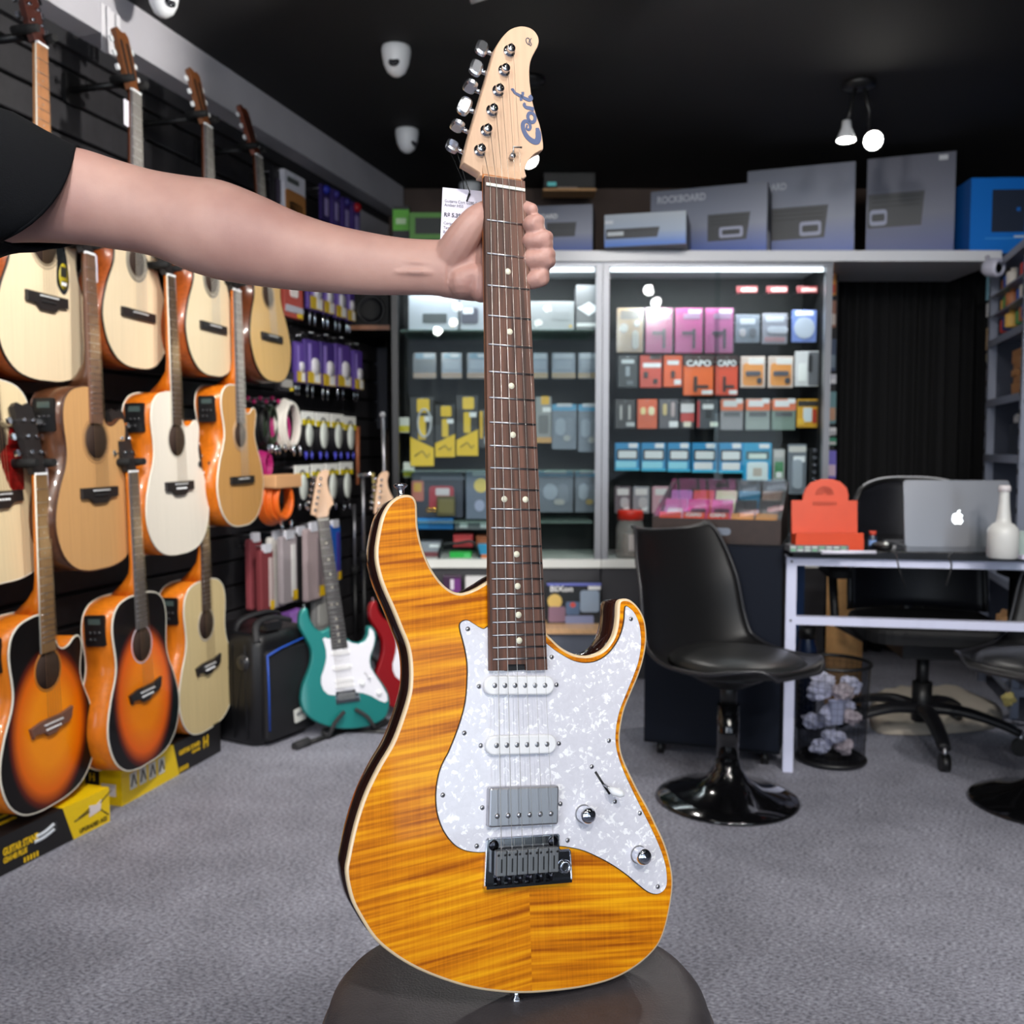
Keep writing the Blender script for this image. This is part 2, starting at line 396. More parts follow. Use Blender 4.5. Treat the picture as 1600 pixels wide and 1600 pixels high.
# ------------------------------------------------------------------ dome security cameras
def dome(label, loc, yaw, s=1.0):
    t = thing('dome_camera', label, 'camera', loc, yaw)
    fixnormals(MB().lathe([(0, 0), (0.05 * s, 0), (0.052 * s, -0.012 * s), (0.05 * s, -0.03 * s), (0.044 * s, -0.06 * s), (0.032 * s, -0.085 * s), (0.015 * s, -0.098 * s), (0, -0.1 * s)], 28).build('housing', white_pl, t))
    Mh = T(0, -0.037 * s, -0.062 * s) @ R(68, 'X')
    MB().lathe([(0, 0.008 * s), (0.014 * s, 0.008 * s), (0.019 * s, 0.004 * s), (0.02 * s, 0)], 16, Mh).build('lens', mat('lens_black', (6, 8, 10), .08), t)
    for k in range(8):
        a = 2 * PI * k / 8
        MB().sphere((0.0135 * s * math.cos(a), 0.0135 * s * math.sin(a), 0.0085 * s), 0.0022 * s, 6, 4, Mh).build('infrared_led', col(150, 150, 160, .2), t)
    return t
dome('white dome camera cut off by the top edge of the picture', atZ(255, -22, CEIL), 0.9, .92)
dome('white dome camera on the ceiling with its lens facing the room', atZ(619, 74, CEIL), -0.1, 1.0)
dome('white dome camera nearer the back wall with its lens turned away', atZ(636, 203, CEIL), 1.0, 1.0)
dome('white dome camera half hidden behind the price tag', atZ(734, 287, CEIL - .001), 0.4, 1.1)
# ------------------------------------------------------------------ electric guitars (millimetres, x to the treble side, y up from the nut)
G_BODY = [(-27.9,-393.1),(-39.5,-399.2),(-50,-402.7),(-57.2,-403),(-65.4,-399.7),(-73.4,-392.8),(-80.4,-383.5),(-86.2,-372.7),(-90.5,-361),(-93.3,-350.2),(-94.9,-339.6),(-95.2,-329.8),(-95.4,-320),(-97.1,-314.7),(-100.1,-311.8),(-105.1,-310.7),(-111.2,-311.7),(-116.1,-314),(-121.1,-318),(-125.7,-324.4),(-129.2,-332.1),(-131.9,-341.8),(-133.9,-351.4),(-135.3,-360.9),(-135.3,-371.4),(-133.9,-380),(-131.2,-390.5),(-126.9,-401.9),(-121.8,-413.4),(-117.1,-424.9),(-113.4,-434.5),(-107.6,-449.2),(-104.9,-463.2),(-104.6,-480.6),(-106.7,-495.5),(-114,-516.8),(-123,-537.2),(-135.7,-556.4),(-148.2,-579.2),(-157.8,-605.1),(-164.3,-631.6),(-166.2,-645.4),(-161.9,-667),(-154,-683.7),(-142,-703.1),(-125.6,-719.1),(-104.6,-734.3),(-79,-748.2),(-52.9,-759.5),(-26.2,-767.5),(-1,-772.7),(26.8,-775.8),(58.3,-777.4),(88,-775.6),(111.1,-769.7),(129.5,-760.8),(143,-749.8),(151.9,-733.5),(159.1,-710.1),(161.7,-690.5),(159,-671.4),(153.8,-654.5),(145.9,-637.5),(136.6,-618.8),(126.9,-601.8),(117.7,-583.3),(110.6,-566.5),(108.8,-550.6),(111.5,-534.6),(116.5,-519.9),(125.1,-504),(133.7,-488),(139.8,-472.9),(143.5,-458),(144.3,-445.8),(142.6,-433.5),(137,-422.6),(128.7,-414.7),(121,-412.2),(114.8,-413.6),(112.4,-418.8),(111.4,-429.5),(109.1,-441.5),(104.4,-452),(94.5,-462.1),(82.5,-466.6),(70.8,-467.1),(59.3,-464.4),(47.9,-458),(38.5,-449.6),(32,-442),(27,-425),(14,-396),(-4,-384),(-17,-387)]
G_GUARD = [(-28.6,-435.6),(-33,-437.7),(-37.5,-436.1),(-43.5,-432.3),(-48.8,-429.3),(-53.2,-429.6),(-56.5,-432.6),(-56,-439),(-53.7,-447.6),(-51,-460.3),(-49.9,-473),(-50.6,-486.9),(-52.1,-500.9),(-54.7,-511.9),(-58.8,-523.9),(-64.1,-536.3),(-70.4,-549.3),(-75.1,-556.7),(-79.7,-566.6),(-82.5,-578.9),(-83.3,-591.1),(-81.9,-603.3),(-77.8,-615.6),(-71.5,-625.9),(-63.8,-633.6),(-55,-638),(-46.3,-640.1),(-37.6,-641),(-10.8,-640.8),(21.7,-642.2),(39.6,-644.7),(50.8,-647.4),(63.5,-651.7),(79.5,-659.9),(95.4,-669.7),(110.1,-680.8),(121.3,-690.7),(131.2,-698.6),(139.7,-701.9),(146.6,-701),(151.7,-696.2),(152.9,-687.4),(151.5,-674.4),(146.1,-657.7),(137.6,-639),(128.4,-620.7),(119.1,-602),(109.9,-582.3),(103.9,-565.5),(101.9,-552.4),(102.8,-541.2),(104.6,-532.5),(108.6,-520.9),(116.1,-506.5),(124.6,-490.4),(131.4,-475.7),(135.1,-460.5),(135.5,-447),(133.5,-435.5),(128.8,-426.2),(122.9,-421),(120.3,-420.3),(119.2,-425.2),(117.8,-435.6),(114.3,-446.3),(108.2,-456.6),(98.4,-466.6),(86.1,-472.9),(72.7,-474.5),(59.5,-471.7),(48.4,-466),(38.7,-459.8),(31.8,-454.4),(25,-450),(-5,-437),(-20,-432)]
G_HEAD = [(-18.1,14.1),(-22.4,17.1),(-30.6,21.2),(-38.3,24.7),(-39.4,27.2),(-33.5,50.5),(-27.1,71.8),(-20.3,93.5),(-13.5,115),(-6.8,136.9),(-2.1,152.4),(2,161.2),(7.8,169.9),(15.4,178.4),(24.5,183.7),(32.2,185.6),(39.8,184.8),(45.2,180.9),(47.9,174.7),(46.9,167.5),(42.8,159.4),(38.6,150.9),(36.4,141.8),(35.8,131.8),(36.3,119.6),(38.1,105.2),(41.6,91.1),(45.6,79.6),(48.2,65.4),(48.5,53.9),(44.5,50.9),(37.4,45.6),(30.7,37),(26.8,28),(25,18.2)]
G_TUN = [(13.1,153.3),(6.6,130.7),(-0.7,107.4),(-8,84.7),(-15,62),(-22.5,39.7)]
G_BTN = [(-10,162.1),(-17,138.9),(-23.9,117.3),(-30.8,94.6),(-39.2,71.9),(-45.2,49.1)]
def flame_mat(name, c0, c1, c2):
    m = bpy.data.materials.new(name); m.use_nodes = True; nt = m.node_tree; p = nt.nodes['Principled BSDF']
    tc = nt.nodes.new('ShaderNodeTexCoord'); sx = nt.nodes.new('ShaderNodeSeparateXYZ'); nt.links.new(tc.outputs['Object'], sx.inputs[0])
    def math_(op, a, b=None):
        n = nt.nodes.new('ShaderNodeMath'); n.operation = op
        for i, v in enumerate((a, b)):
            if v is None: continue
            if isinstance(v, (int, float)): n.inputs[i].default_value = v
            else: nt.links.new(v, n.inputs[i])
        return n.outputs[0]
    x = math_('SUBTRACT', sx.outputs[0], 0.006)
    ax = math_('ABSOLUTE', x)
    side = math_('GREATER_THAN', x, 0.0)
    yy = math_('ADD', sx.outputs[1], math_('MULTIPLY', ax, 0.10))
    yy = math_('ADD', yy, math_('MULTIPLY', side, 0.137))
    cb = nt.nodes.new('ShaderNodeCombineXYZ'); nt.links.new(ax, cb.inputs[0]); nt.links.new(yy, cb.inputs[1])
    def noise(scale, det, vec):
        mp = nt.nodes.new('ShaderNodeMapping'); mp.inputs['Scale'].default_value = scale; nt.links.new(vec, mp.inputs[0])
        n = nt.nodes.new('ShaderNodeTexNoise'); n.inputs['Scale'].default_value = 1; n.inputs['Detail'].default_value = det; nt.links.new(mp.outputs[0], n.inputs['Vector'])
        return n.outputs[0]
    a = noise((7, 190, 1), 2.0, cb.outputs[0]); b = noise((5, 62, 1), 1.5, cb.outputs[0]); g = noise((520, 12, 1), 2, cb.outputs[0])
    v = math_('ADD', math_('MULTIPLY', a, 0.58), math_('MULTIPLY', b, 0.32))
    v = math_('ADD', v, math_('MULTIPLY', g, 0.10))
    r = nt.nodes.new('ShaderNodeValToRGB'); e = r.color_ramp.elements
    e[0].position = 0.38; e[0].color = rgb(*c0); e[1].position = 0.64; e[1].color = rgb(*c2)
    k = e.new(0.5); k.color = rgb(*c1)
    nt.links.new(v, r.inputs[0]); nt.links.new(r.outputs[0], p.inputs['Base Color'])
    p.inputs['Roughness'].default_value = 0.4; p.inputs['Coat Weight'].default_value = 0.15; p.inputs['Coat Roughness'].default_value = 0.05; p.inputs['Specular IOR Level'].default_value = 0.2
    return m
def pearl_mat():
    m = bpy.data.materials.new('white_pearl'); m.use_nodes = True; nt = m.node_tree; p = nt.nodes['Principled BSDF']
    tc = nt.nodes.new('ShaderNodeTexCoord')
    n = nt.nodes.new('ShaderNodeTexNoise'); n.inputs['Scale'].default_value = 110; n.inputs['Detail'].default_value = 3; n.inputs['Distortion'].default_value = 2.2
    v = nt.nodes.new('ShaderNodeTexVoronoi'); v.inputs['Scale'].default_value = 230
    nt.links.new(tc.outputs['Object'], n.inputs['Vector']); nt.links.new(tc.outputs['Object'], v.inputs['Vector'])
    mu = nt.nodes.new('ShaderNodeMath'); mu.operation = 'MULTIPLY_ADD'; mu.inputs[1].default_value = 0.5
    sp = nt.nodes.new('ShaderNodeSeparateColor'); nt.links.new(v.outputs['Color'], sp.inputs[0])
    nt.links.new(sp.outputs[0], mu.inputs[0]); nt.links.new(n.outputs[0], mu.inputs[2])
    r = nt.nodes.new('ShaderNodeValToRGB'); e = r.color_ramp.elements
    e[0].position = 0.35; e[0].color = rgb(214, 213, 222); e[1].position = 1.0; e[1].color = rgb(252, 252, 255)
    k = e.new(0.9); k.color = rgb(222, 221, 230)
    nt.links.new(mu.outputs[0], r.inputs[0]); nt.links.new(r.outputs[0], p.inputs['Base Color'])
    p.inputs['Roughness'].default_value = 0.22; p.inputs['Coat Weight'].default_value = 0.5
    return m
rosewood = mat('rosewood', (88, 58, 46), 0.55, noise=(1, 0.55, (170, 6, 170), .13))
maple = mat('maple', (194, 160, 132), 0.42, coat=0.1, noise=(1, 0.06, (160, 6, 160)))
amber_neck = mat('amber_neck', (176, 108, 58), 0.4, noise=(1, 0.15, (200, 6, 200)))
pearl = pearl_mat()
cream = mat('cream_binding', (232, 205, 165), 0.3, coat=0.5)
string_m = mat('string_steel', (190, 185, 178), 0.3, 1.0)
nickel = mat('satin_nickel', (186, 186, 190), 0.36, 1.0)
saddle_m = mat('saddle_grey', (128, 130, 132), 0.42, 0.7)
def fretpos(n): return -648 * (1 - 2 ** (-n / 12))
def electric(label, origin, rot, top_m, side_m, bind_m, guard_m, board_m, neck_m, full=True, group=None, dots=True):
    t = thing('electric_guitar', label, 'guitar', origin, rot, group)
    DY = 785
    P = lambda x, y: (x / 1000, (y + DY) / 1000)
    B = -0.009
    seg = 4 if full else 2
    bod = ccw(catmull([P(*p) for p in (G_BODY if full else G_BODY[::2])], seg))
    bring = lambda o, z: [(p[0], p[1], z) for p in o]
    mb = MB().loft([bring(inset(bod, 0.005), -0.053), bring(inset(bod, 0.003), -0.0525), bring(inset(bod, 0.0012), -0.0505), bring(bod, -0.046), bring(bod, B - 0.006), bring(inset(bod, 0.001), B - 0.006)])
    body = mb.build('body', side_m, t); fixnormals(body)
    if bind_m:
        bi = MB().loft([bring(bod, B - 0.0066), bring([(a[0] + 0.0, a[1]) for a in inset(bod, -0.0002)], B - 0.0018), bring(inset(bod, 0.0007), B - 0.0004), bring(inset(bod, 0.0024), B + 0.0001)], cap=False).build('binding', bind_m, t); fixnormals(bi)
        io = inset(bod, 0.0023)
        MB().add(bring(io, B), [list(range(len(io)))]).build('carved_top', top_m, t)
    else:
        tp = MB().loft([bring(bod, B - 0.0066), bring(inset(bod, 0.0015), B - 0.002), bring(inset(bod, 0.006), B)]).build('carved_top', top_m, t); fixnormals(tp)
    # neck and fingerboard
    rings = []
    for k in range(25):
        y = 14 - k * (470 + 14) / 24
        w = (43 + 13.5 * (-y) / 478) / 1000
        dp = 0.0155 + 0.0035 * min(1, max(0, -y / 400))
        if y > 4: dp = 0.013
        if y < -380: dp += 0.012 * min(1, (-y - 380) / 40)
        ring = []
        for i in range(13):
            a = PI * i / 12
            ca, sa = math.cos(a), math.sin(a)
            pw = 0.8 if y > -400 else 0.45
            ring.append((w / 2 * math.copysign(abs(ca) ** pw, ca), (y + DY) / 1000, -0.006 - dp * abs(sa) ** pw))
        rings.append(ring)
    nk = MB().loft(rings).build('neck', neck_m, t); fixnormals(nk)
    fo = [P(-21.8, 9), P(21.6, 10), P(28.4, -478.5), P(7 if full else 6, -478), P(6, -472), P(-12, -471.5), P(-13.5, -477), P(-30, -476.5)]
    fb = MB().prism(fo, -0.0062, 0.0).build('fingerboard', board_m, t)
    MB().box((*P(-3, -474.3), -0.0056), (0.021, 0.0066, 0.004)).build('truss_rod_recess', black_pl, t)
    MB().prism([P(-20.9, -1.2), P(20.9, -1.6), P(20.9, 1.4), P(-20.9, 1.8)], -0.002, 0.0016).build('nut', mat('bone', (214, 216, 206), .4), t)
    fm = MB()
    for n in range(1, 23):
        y = fretpos(n); hw = (41 + 14 * (-y) / 466) / 2
        one = MB() if full else fm
        one.tube([(-hw / 1000, (y + DY) / 1000 + 0.0001, 0.0002), (hw / 1000, (y + DY - 0.8 * n / 22) / 1000, 0.0002)], 0.0011, 6)
        if full: one.build('fret', steel, t)
    if not full: fm.build('frets', steel, t)['kind'] = 'stuff'
    if dots:
        for n in (3, 5, 7, 9, 12, 15, 17, 19, 21):
            y = (fretpos(n) + fretpos(n - 1)) / 2
            for x in ((-11, 11) if n == 12 else (0,)):
                MB().lathe([(0, 0.0003), (0.0031, 0.0003), (0.0031, -0.0004)], 14, T(*P(x, y), 0)).build('inlay_dot', mat('inlay', (232, 228, 205), .35), t)
    # headstock
    hd = ccw(catmull([P(*p) for p in G_HEAD], 3))
    h = MB().loft([bring(inset(hd, 0.0012), -0.0248), bring(hd, -0.0236), bring(hd, -0.0118), bring(inset(hd, 0.0008), -0.011)]).build('headstock', maple, t); fixnormals(h)
    tr = MB().loft([[(*P(-12, 8), -0.019), (*P(12, 8), -0.019), (*P(20.5, 8), -0.009), (*P(20.5, 8), -0.004), (*P(-20.5, 8), -0.004), (*P(-20.5, 8), -0.009)], [(*P(-14, 26), -0.0245), (*P(14, 26), -0.0245), (*P(21, 26), -0.014), (*P(21, 26), -0.0112), (*P(-20, 26), -0.0112), (*P(-20, 26), -0.014)]], smooth=False).build('volute', maple, h); fixnormals(tr)
    faceon = (1, 1, 0, 1, 0, 1)
    for k in range(6):
        x, y = P(*G_TUN[k]); bx, by = P(*G_BTN[k])
        tn = MB().lathe([(0, 0.0085), (0.004, 0.0085), (0.0045, 0.0075), (0.0038, 0.004), (0.0042, 0.0022), (0.0062, 0.002), (0.0064, 0.0008), (0.0064, 0)], 18, T(x, y, -0.011)).build('tuner', chrome, t)
        MB().box((x, y, -0.0023), (0.0009, 0.0085, 0.0012), ).build('string_slot', black_pl, tn)
        if full:
            e = Vector((bx - x, by - y, 0)).normalized()
            MB().prism(rrect(0.018, 0.011, 0.003, 3), -0.031, -0.0248, T(x, y, 0)).build('gear_housing', chrome, tn)
            b0 = Vector((x, y, -0.0275)); b1 = Vector((bx, by, -0.0275))
            MB().tube([b0, b0.lerp(b1, 0.6), b1 - e * 0.006], [0.0022, 0.0024, 0.003], 10).build('shaft', chrome, tn)
            ang = math.degrees(math.atan2(e.y, e.x))
            Mb = T(*b1) @ R(ang, 'Z') @ R((14, 8, 90, -6, 86, 30)[k], 'X')
            o = catmull([(-0.0062, -0.0045), (-0.0045, -0.0085), (0.0, -0.0098), (0.005, -0.0085), (0.0068, -0.004), (0.0068, 0.004), (0.005, 0.0085), (0, 0.0098), (-0.0045, 0.0085), (-0.0062, 0.0045)], 2)
            bt = MB().loft([[(p[0], p[1], -0.0032) for p in inset(ccw(o), 0.0022)], [(p[0], p[1], -0.0018) for p in ccw(o)], [(p[0], p[1], 0.0018) for p in ccw(o)], [(p[0], p[1], 0.0032) for p in inset(ccw(o), 0.0022)]], Mb, smooth=False).build('button', mat('button_chrome', (226, 230, 238), .26, 1), tn); fixnormals(bt)
        else:
            MB().sphere((bx, by, -0.02), 0.008, 8, 6).build('button', chrome, tn)
    # pickguard: dark middle ply showing at the edge, pearl face
    gd = ccw(catmull([P(*p) for p in (G_GUARD if full else G_GUARD[::2])], seg - 1))
    MB().prism(inset(gd, -0.0007), B, B + 0.0012).build('guard_edge', black_pl if full else guard_m, t)
    MB().prism(gd, B + 0.001, B + 0.0024).build('pickguard', guard_m, t)
    G = B + 0.0024
    tilt = -3.0
    def single(cx, cy, nm='single_coil_pickup'):
        Mp = T(*P(cx, cy), 0) @ R(tilt, 'Z')
        pu = MB().prism(rrect(0.072, 0.0178, 0.0088, 6), G, G + 0.0062, Mp, bev=0.0016, smooth=False).build(nm, mat('pickup_white', (240, 240, 242), .28), t)
        for k in range(6):
            MB().lathe([(0, 0.0066), (0.0019, 0.0066), (0.0025, 0.0062), (0.0025, 0.005)], 12, Mp @ T(-0.0257 + k * 0.01028, 0, G)).build('pole_piece', nickel, pu)
    single(-0.3, -491.7); single(-0.1, -546.8)
    Mh = T(*P(-0.2, -603), 0) @ R(tilt - .5, 'Z')
    if full:
        hb = MB().prism(rrect(0.0705, 0.0357, 0.0025, 4), G, G + 0.0078, Mh, bev=0.0018).build('humbucker_pickup', nickel, t, 'brushed nickel covered humbucker pickup')
        for k in range(6):
            s = MB().lathe([(0, 0.0093), (0.0016, 0.0092), (0.0024, 0.0082), (0.0024, 0.0076)], 12, Mh @ T(-0.0272 + k * 0.01085, -0.0075, G)).build('pole_screw', steel, hb)
    else:
        single(0, -594); single(0, -613)
    scr = [(-49.1, -437.1), (125.2, -432.7), (36.2, -466.9), (-39.4, -490.7), (40.3, -493.8), (-55.1, -532.5), (-39.1, -545.2), (40.6, -549.5), (94.8, -550.8), (74.9, -574.1), (98.7, -609.5), (-77.2, -586.4), (-39.3, -601.4), (40.1, -605.9), (-45.7, -635.1), (46.3, -640.3), (125.7, -623.4), (142.3, -695.5)]
    if full:
        for i, (x, y) in enumerate(scr):
            s = MB().lathe([(0, 0.0013), (0.0014, 0.0011), (0.0024, 0.0), (0.0024, -0.0004)], 12, T(*P(x, y), G)).build('screw', nickel, t)
            Ms = T(*P(x, y), G + 0.0012) @ R(20 + 37 * i, 'Z')
            MB().box((0, 0, 0), (0.0024, 0.0005, 0.0004), Ms).box((0, 0, 0), (0.0005, 0.0024, 0.0004), Ms).build('cross_slot', black_pl, s)
    # selector switch, knobs
    p0 = Vector((*P(79, -580), G)); p1 = Vector((*P(93, -601.5), G))
    d = (p1 - p0).normalized()
    MB().tube([p0 - d * 0.001, p1], 0.0012, 6).build('switch_slot', black_pl, t)
    lv = MB().tube([p0.lerp(p1, 0.55), Vector((*P(89, -595), G + 0.010))], 0.0013, 8).build('switch_lever', steel, t)
    MB().tube([Vector((*P(88.5, -594), G + 0.009)), Vector((*P(92, -597.5), G + 0.0125)), Vector((*P(97, -599.5), G + 0.017)), Vector((*P(99.5, -600.5), G + 0.0185))], [0.0016, 0.0042, 0.0036, 0.0012], 10).build('switch_tip', white_pl, lv, 'white plastic switch tip')
    for (x, y) in ((63.7, -617.3), (122.0, -662.3)):
        if full:
            k = MB().lathe([(0, 0.0155), (0.004, 0.0152), (0.0066, 0.014), (0.0079, 0.0118), (0.0082, 0.009), (0.008, 0.004), (0.0086, 0.0)], 28, T(*P(x, y), G)).build('knob', chrome, t)
            MB().lathe([(0.0088, 0.0002), (0.0088, 0.0018), (0.0078, 0.0024)], 24, T(*P(x, y), G)).build('knob_skirt', nickel, k)
        else:
            MB().lathe([(0, 0.014), (0.007, 0.0135), (0.0085, 0.011), (0.011, 0.002), (0.011, 0)], 16, T(*P(x, y), G)).build('knob', white_pl, t)
    # bridge
    Mb = T(*P(0, -653), B) @ R(tilt, 'Z')
    po = [(-0.0385, 0.0205), (-0.0365, 0.0225), (0.0345, 0.0225), (0.0365, 0.0205), (0.0365, 0.009), (0.0375, 0.0075), (0.0465, 0.0075), (0.0485, 0.0055), (0.0505, -0.020), (0.0485, -0.0225), (-0.0375, -0.0225), (-0.0395, -0.0205)]
    br = MB().prism(po, 0.0005, 0.0042, Mb, bev=0.0006).build('bridge_plate', chrome, t, 'chrome tremolo bridge plate')
    rim = [(p[0], p[1], 0.0042) for p in ccw(inset(ccw(po), 0.0012))]
    MB().tube(rim, 0.0009, 6, Mb, closed=True).build('plate_rim', chrome, br)
    for x in (-0.0305, 0.0295):
        MB().lathe([(0, 0.006), (0.003, 0.006), (0.0046, 0.0055), (0.005, 0.004)], 16, Mb @ T(x, 0.0155, 0)).build('pivot_stud', mat('dark_chrome', (70, 70, 76), .15, 1), br)
    for k in range(6):
        x = -0.0263 + k * 0.0105
        s = MB().prism(rrect(0.0098, 0.0225, 0.0008, 2), 0.0078, 0.0142, Mb @ T(x, 0.001, 0), bev=0.0008).build('saddle', saddle_m, br)
        MB().box((0, -0.001, 0.0143), (0.0013, 0.012, 0.0004), Mb @ T(x, 0, 0)).build('saddle_slot', black_pl, s)
        if full:
            for dx in (-0.0032, 0.0032):
                MB().lathe([(0, 0.0146), (0.0011, 0.0146), (0.0011, 0.014)], 8, Mb @ T(x + dx, 0.0085, 0)).build('height_screw', black_pl, s)
            MB().tube([(x, -0.010, 0.0085), (x, -0.0185, 0.0085)], 0.0022, 8, Mb).build('intonation_screw', mat('dark_chrome', (70, 70, 76), .15, 1), s)
    MB().box((0.004, -0.0205, 0.007), (0.086, 0.0025, 0.006), Mb).build('plate_back_lip', chrome, br)
    MB().lathe([(0.0034, 0.0045), (0.0034, 0.0075), (0.0052, 0.0075), (0.0066, 0.0055), (0.0066, 0.0042)], 20, Mb @ T(0.0415, -0.008, 0)).build('arm_socket', chrome, br)
    MB().lathe([(0, 0.005), (0.0034, 0.005)], 16, Mb @ T(0.0415, -0.008, 0)).build('socket_hole', black_pl, br)
    # strings
    g = [0.00042, 0.00037, 0.00032, 0.00025, 0.0002, 0.00018]
    sm = MB()
    for k in range(6):
        xn = -17 + 6.8 * k; sx, sy = P(-26.3 + 10.5 * k, -645.5 - 0.55 * k)
        x, y = P(*G_TUN[5 - k])
        one = MB() if full else sm
        one.tube([(x + 0.003, y, -0.0065), (*P(xn, 1), 0.0021), (sx, sy, 0.0052), (sx, sy - 0.012, 0.0045)], g[k] * (1 if full else 2.2), 6)
        if full: one.build('string', string_m, t)
    if not full: sm.build('strings', string_m, t)['kind'] = 'stuff'
    if full:
        tx = MB().lathe([(0, 0.002), (0.0028, 0.002), (0.0028, -0.004), (0, -0.004)], 10, T(*P(11.5, 38), -0.006)).build('string_tree', nickel, t)
        MB().tube([(*P(11.5, 38), -0.004), (*P(11.5, 46), -0.003), (*P(21, 47.5), -0.004)], 0.0011, 6).build('retainer_bar', nickel, tx)
    strap = [(0, 0.0135), (0.0052, 0.0135), (0.0068, 0.012), (0.0062, 0.0105), (0.0035, 0.0085), (0.003, 0.003), (0.0055, 0)]
    if full:
        MB().lathe(strap, 18, T(*P(-105, -311), -0.030) @ R(-90, 'X')).build('strap_button', chrome, t)
        MB().lathe(strap, 18, T(*P(-1.6, -772.5), -0.030) @ R(90, 'X')).build('strap_button', chrome, t)
    else:
        MB().lathe(strap, 10, T(*P(-105, -311), -0.030) @ R(-90, 'X')).build('strap_button', chrome, t)
    return t
amber_top = flame_mat('amber_flame_maple', (160, 80, 0), (216, 128, 2), (246, 172, 14))
hero_sides = mat('dark_translucent_mahogany', (38, 17, 12), 0.18, coat=1.0, noise=(1, .3, (30, 6, 30)))
GX = Vector((0.92617, 0.37521, -0.03767)); GY = Vector((-0.03024, 0.17347, 0.98437)); GZ = Vector((0.37588, -0.91056, 0.17201))
GM = Matrix((GX, GY, GZ)).transposed()
GO = Vector((-0.0067, 0.98, 1.31)) - GY * 0.785
hero = electric('amber flame-top electric guitar with white pearl pickguard held upright on the leather pouf', GO, GM, amber_top, hero_sides, cream, pearl, rosewood, amber_neck)
def GP(x, y, z): return GO + GX * (x / 1000) + GY * ((y + 785) / 1000) + GZ * z   # guitar millimetres -> room
# headstock lettering: fat script strokes reading upwards
logo_m = mat('logo_slate', (72, 84, 118), 0.4)
def hp(pts): return [(a / 1000, (b + 785) / 1000) for a, b in pts]
lg = MB()
# big C with a curl
cpts = catmull([(31, 77), (30.2, 72.5), (33, 72), (34.5, 75), (33.2, 79.5), (29.2, 80.5), (26.3, 77), (26.6, 71), (30, 64.5), (35.5, 60.5), (40.5, 60), (43, 64), (43.2, 70), (42.2, 75.5)], 4, False)
wds = [0.0018 + 0.0046 * min(1, i / len(cpts) * 1.25) * (1 if i < len(cpts) * .9 else (len(cpts) - i) / (len(cpts) * .1) * .8 + .2) for i in range(len(cpts))]
lg.ribbon(hp(cpts), wds)
opts = catmull([(33.2, 82), (32, 86), (33.8, 90), (37.5, 90.5), (40, 87.5), (39.6, 83), (36.5, 80.5), (33.2, 82)], 4, False); lg.ribbon(hp(opts), 0.0036)
rp = catmull([(39.2, 95), (35, 95.6), (30.5, 95.8), (28.2, 98), (29.6, 100.2)], 4, False); lg.ribbon(hp(rp), [0.0046 - 0.002 * i / len(rp) for i in range(len(rp))])
tp_ = catmull([(34.5, 109.5), (36.6, 107), (34.5, 104.6), (29.5, 105.4), (23, 107.6), (18.2, 109.6), (16.2, 112.6), (14.4, 111.4)], 4, False); lg.ribbon(hp(tp_), [0.0044 - 0.002 * i / len(tp_) for i in range(len(tp_))])
lg.ribbon(hp(catmull([(25.6, 102.2), (25, 104.5), (27.2, 109.8), (27, 112)], 4, False)), 0.003)
hs = lg
o = MB().add(hs.v, hs.f, T(0, 0, -0.0109)).build('brand_script', logo_m, hero, 'slate blue script lettering on the headstock')
sg = MB().ribbon(hp(catmull([(36, 165.5), (33.5, 167.5), (33, 171), (35, 173), (37, 171.5), (36.2, 168), (37.5, 165), (39, 166.5), (37.5, 170), (39, 173.5)], 4, False)), 0.0009)
MB().add(sg.v, sg.f, T(0, 0, -0.0109)).build('emblem', col(60, 58, 70), hero, 'small dark emblem near the headstock tip')
# price tag on a black cord looped over the lowest tuner
p_hook = GP(-45, 49, -0.03)
tagc = atY(722, 352, p_hook.y + 0.015)
tg = thing('price_tag', 'white price tag hanging from the lowest tuner behind the hand', 'tag', tagc, Matrix((Vector((0.985, 0.16, -0.05)), Vector((-0.16, 0.985, 0)), Vector((0.05, 0, 1)))).transposed())
tw = 63 / 1500 * tagc.y * 1.03; th_ = 108 / 1500 * tagc.y
MB().box((0, 0, 0), (tw, 0.0006, th_)).build('card', col(226, 222, 236, .6), tg)
def tl(s, x, y, sz, w=None, b=0.0): text(s, sz, col(70, 66, 84), tg, T(x, -0.0006, y) @ FRONT, w, 'printed_line', b, 0.0001, 'LEFT')
tl('Guitarra Cort G280 Select', -tw / 2 + .0025, th_ / 2 - .0135, .0042, tw * .93)
tl('Amber HSS', -tw / 2 + .0025, th_ / 2 - .0175, .0042)
tl('R$ 5.399,95', -tw / 2 + .0025, th_ / 2 - .0275, .0056, None, .0002)
for i, s in enumerate(('Corpo: alder', 'Tampo: flamed maple', 'Braço: hard maple', 'Escala: rosewood', 'Trastes: 22')):
    tl(s, -tw / 2 + .0025, th_ / 2 - .036 - i * .0045, .0038)
top = tg.matrix_world.inverted() @ p_hook
MB().tube([(0.004, -0.0012, th_ / 2 - 0.009), (0.006, -0.002, th_ / 2 - 0.002), (0.004, 0.002, th_ / 2 + 0.004), top + Vector((0.004, 0, 0)), top, top + Vector((-0.002, .003, -.002)), (-0.001, 0.004, th_ / 2 + 0.01), (0.002, 0.0012, th_ / 2 - 0.008)], 0.0005, 5).build('cord', black_pl, tg)
MB().tube([(0.0035, -0.001, th_ / 2 - 0.012), (0.0065, -0.0015, th_ / 2 - 0.004)], 0.0008, 5).build('cord_knot', black_pl, tg)
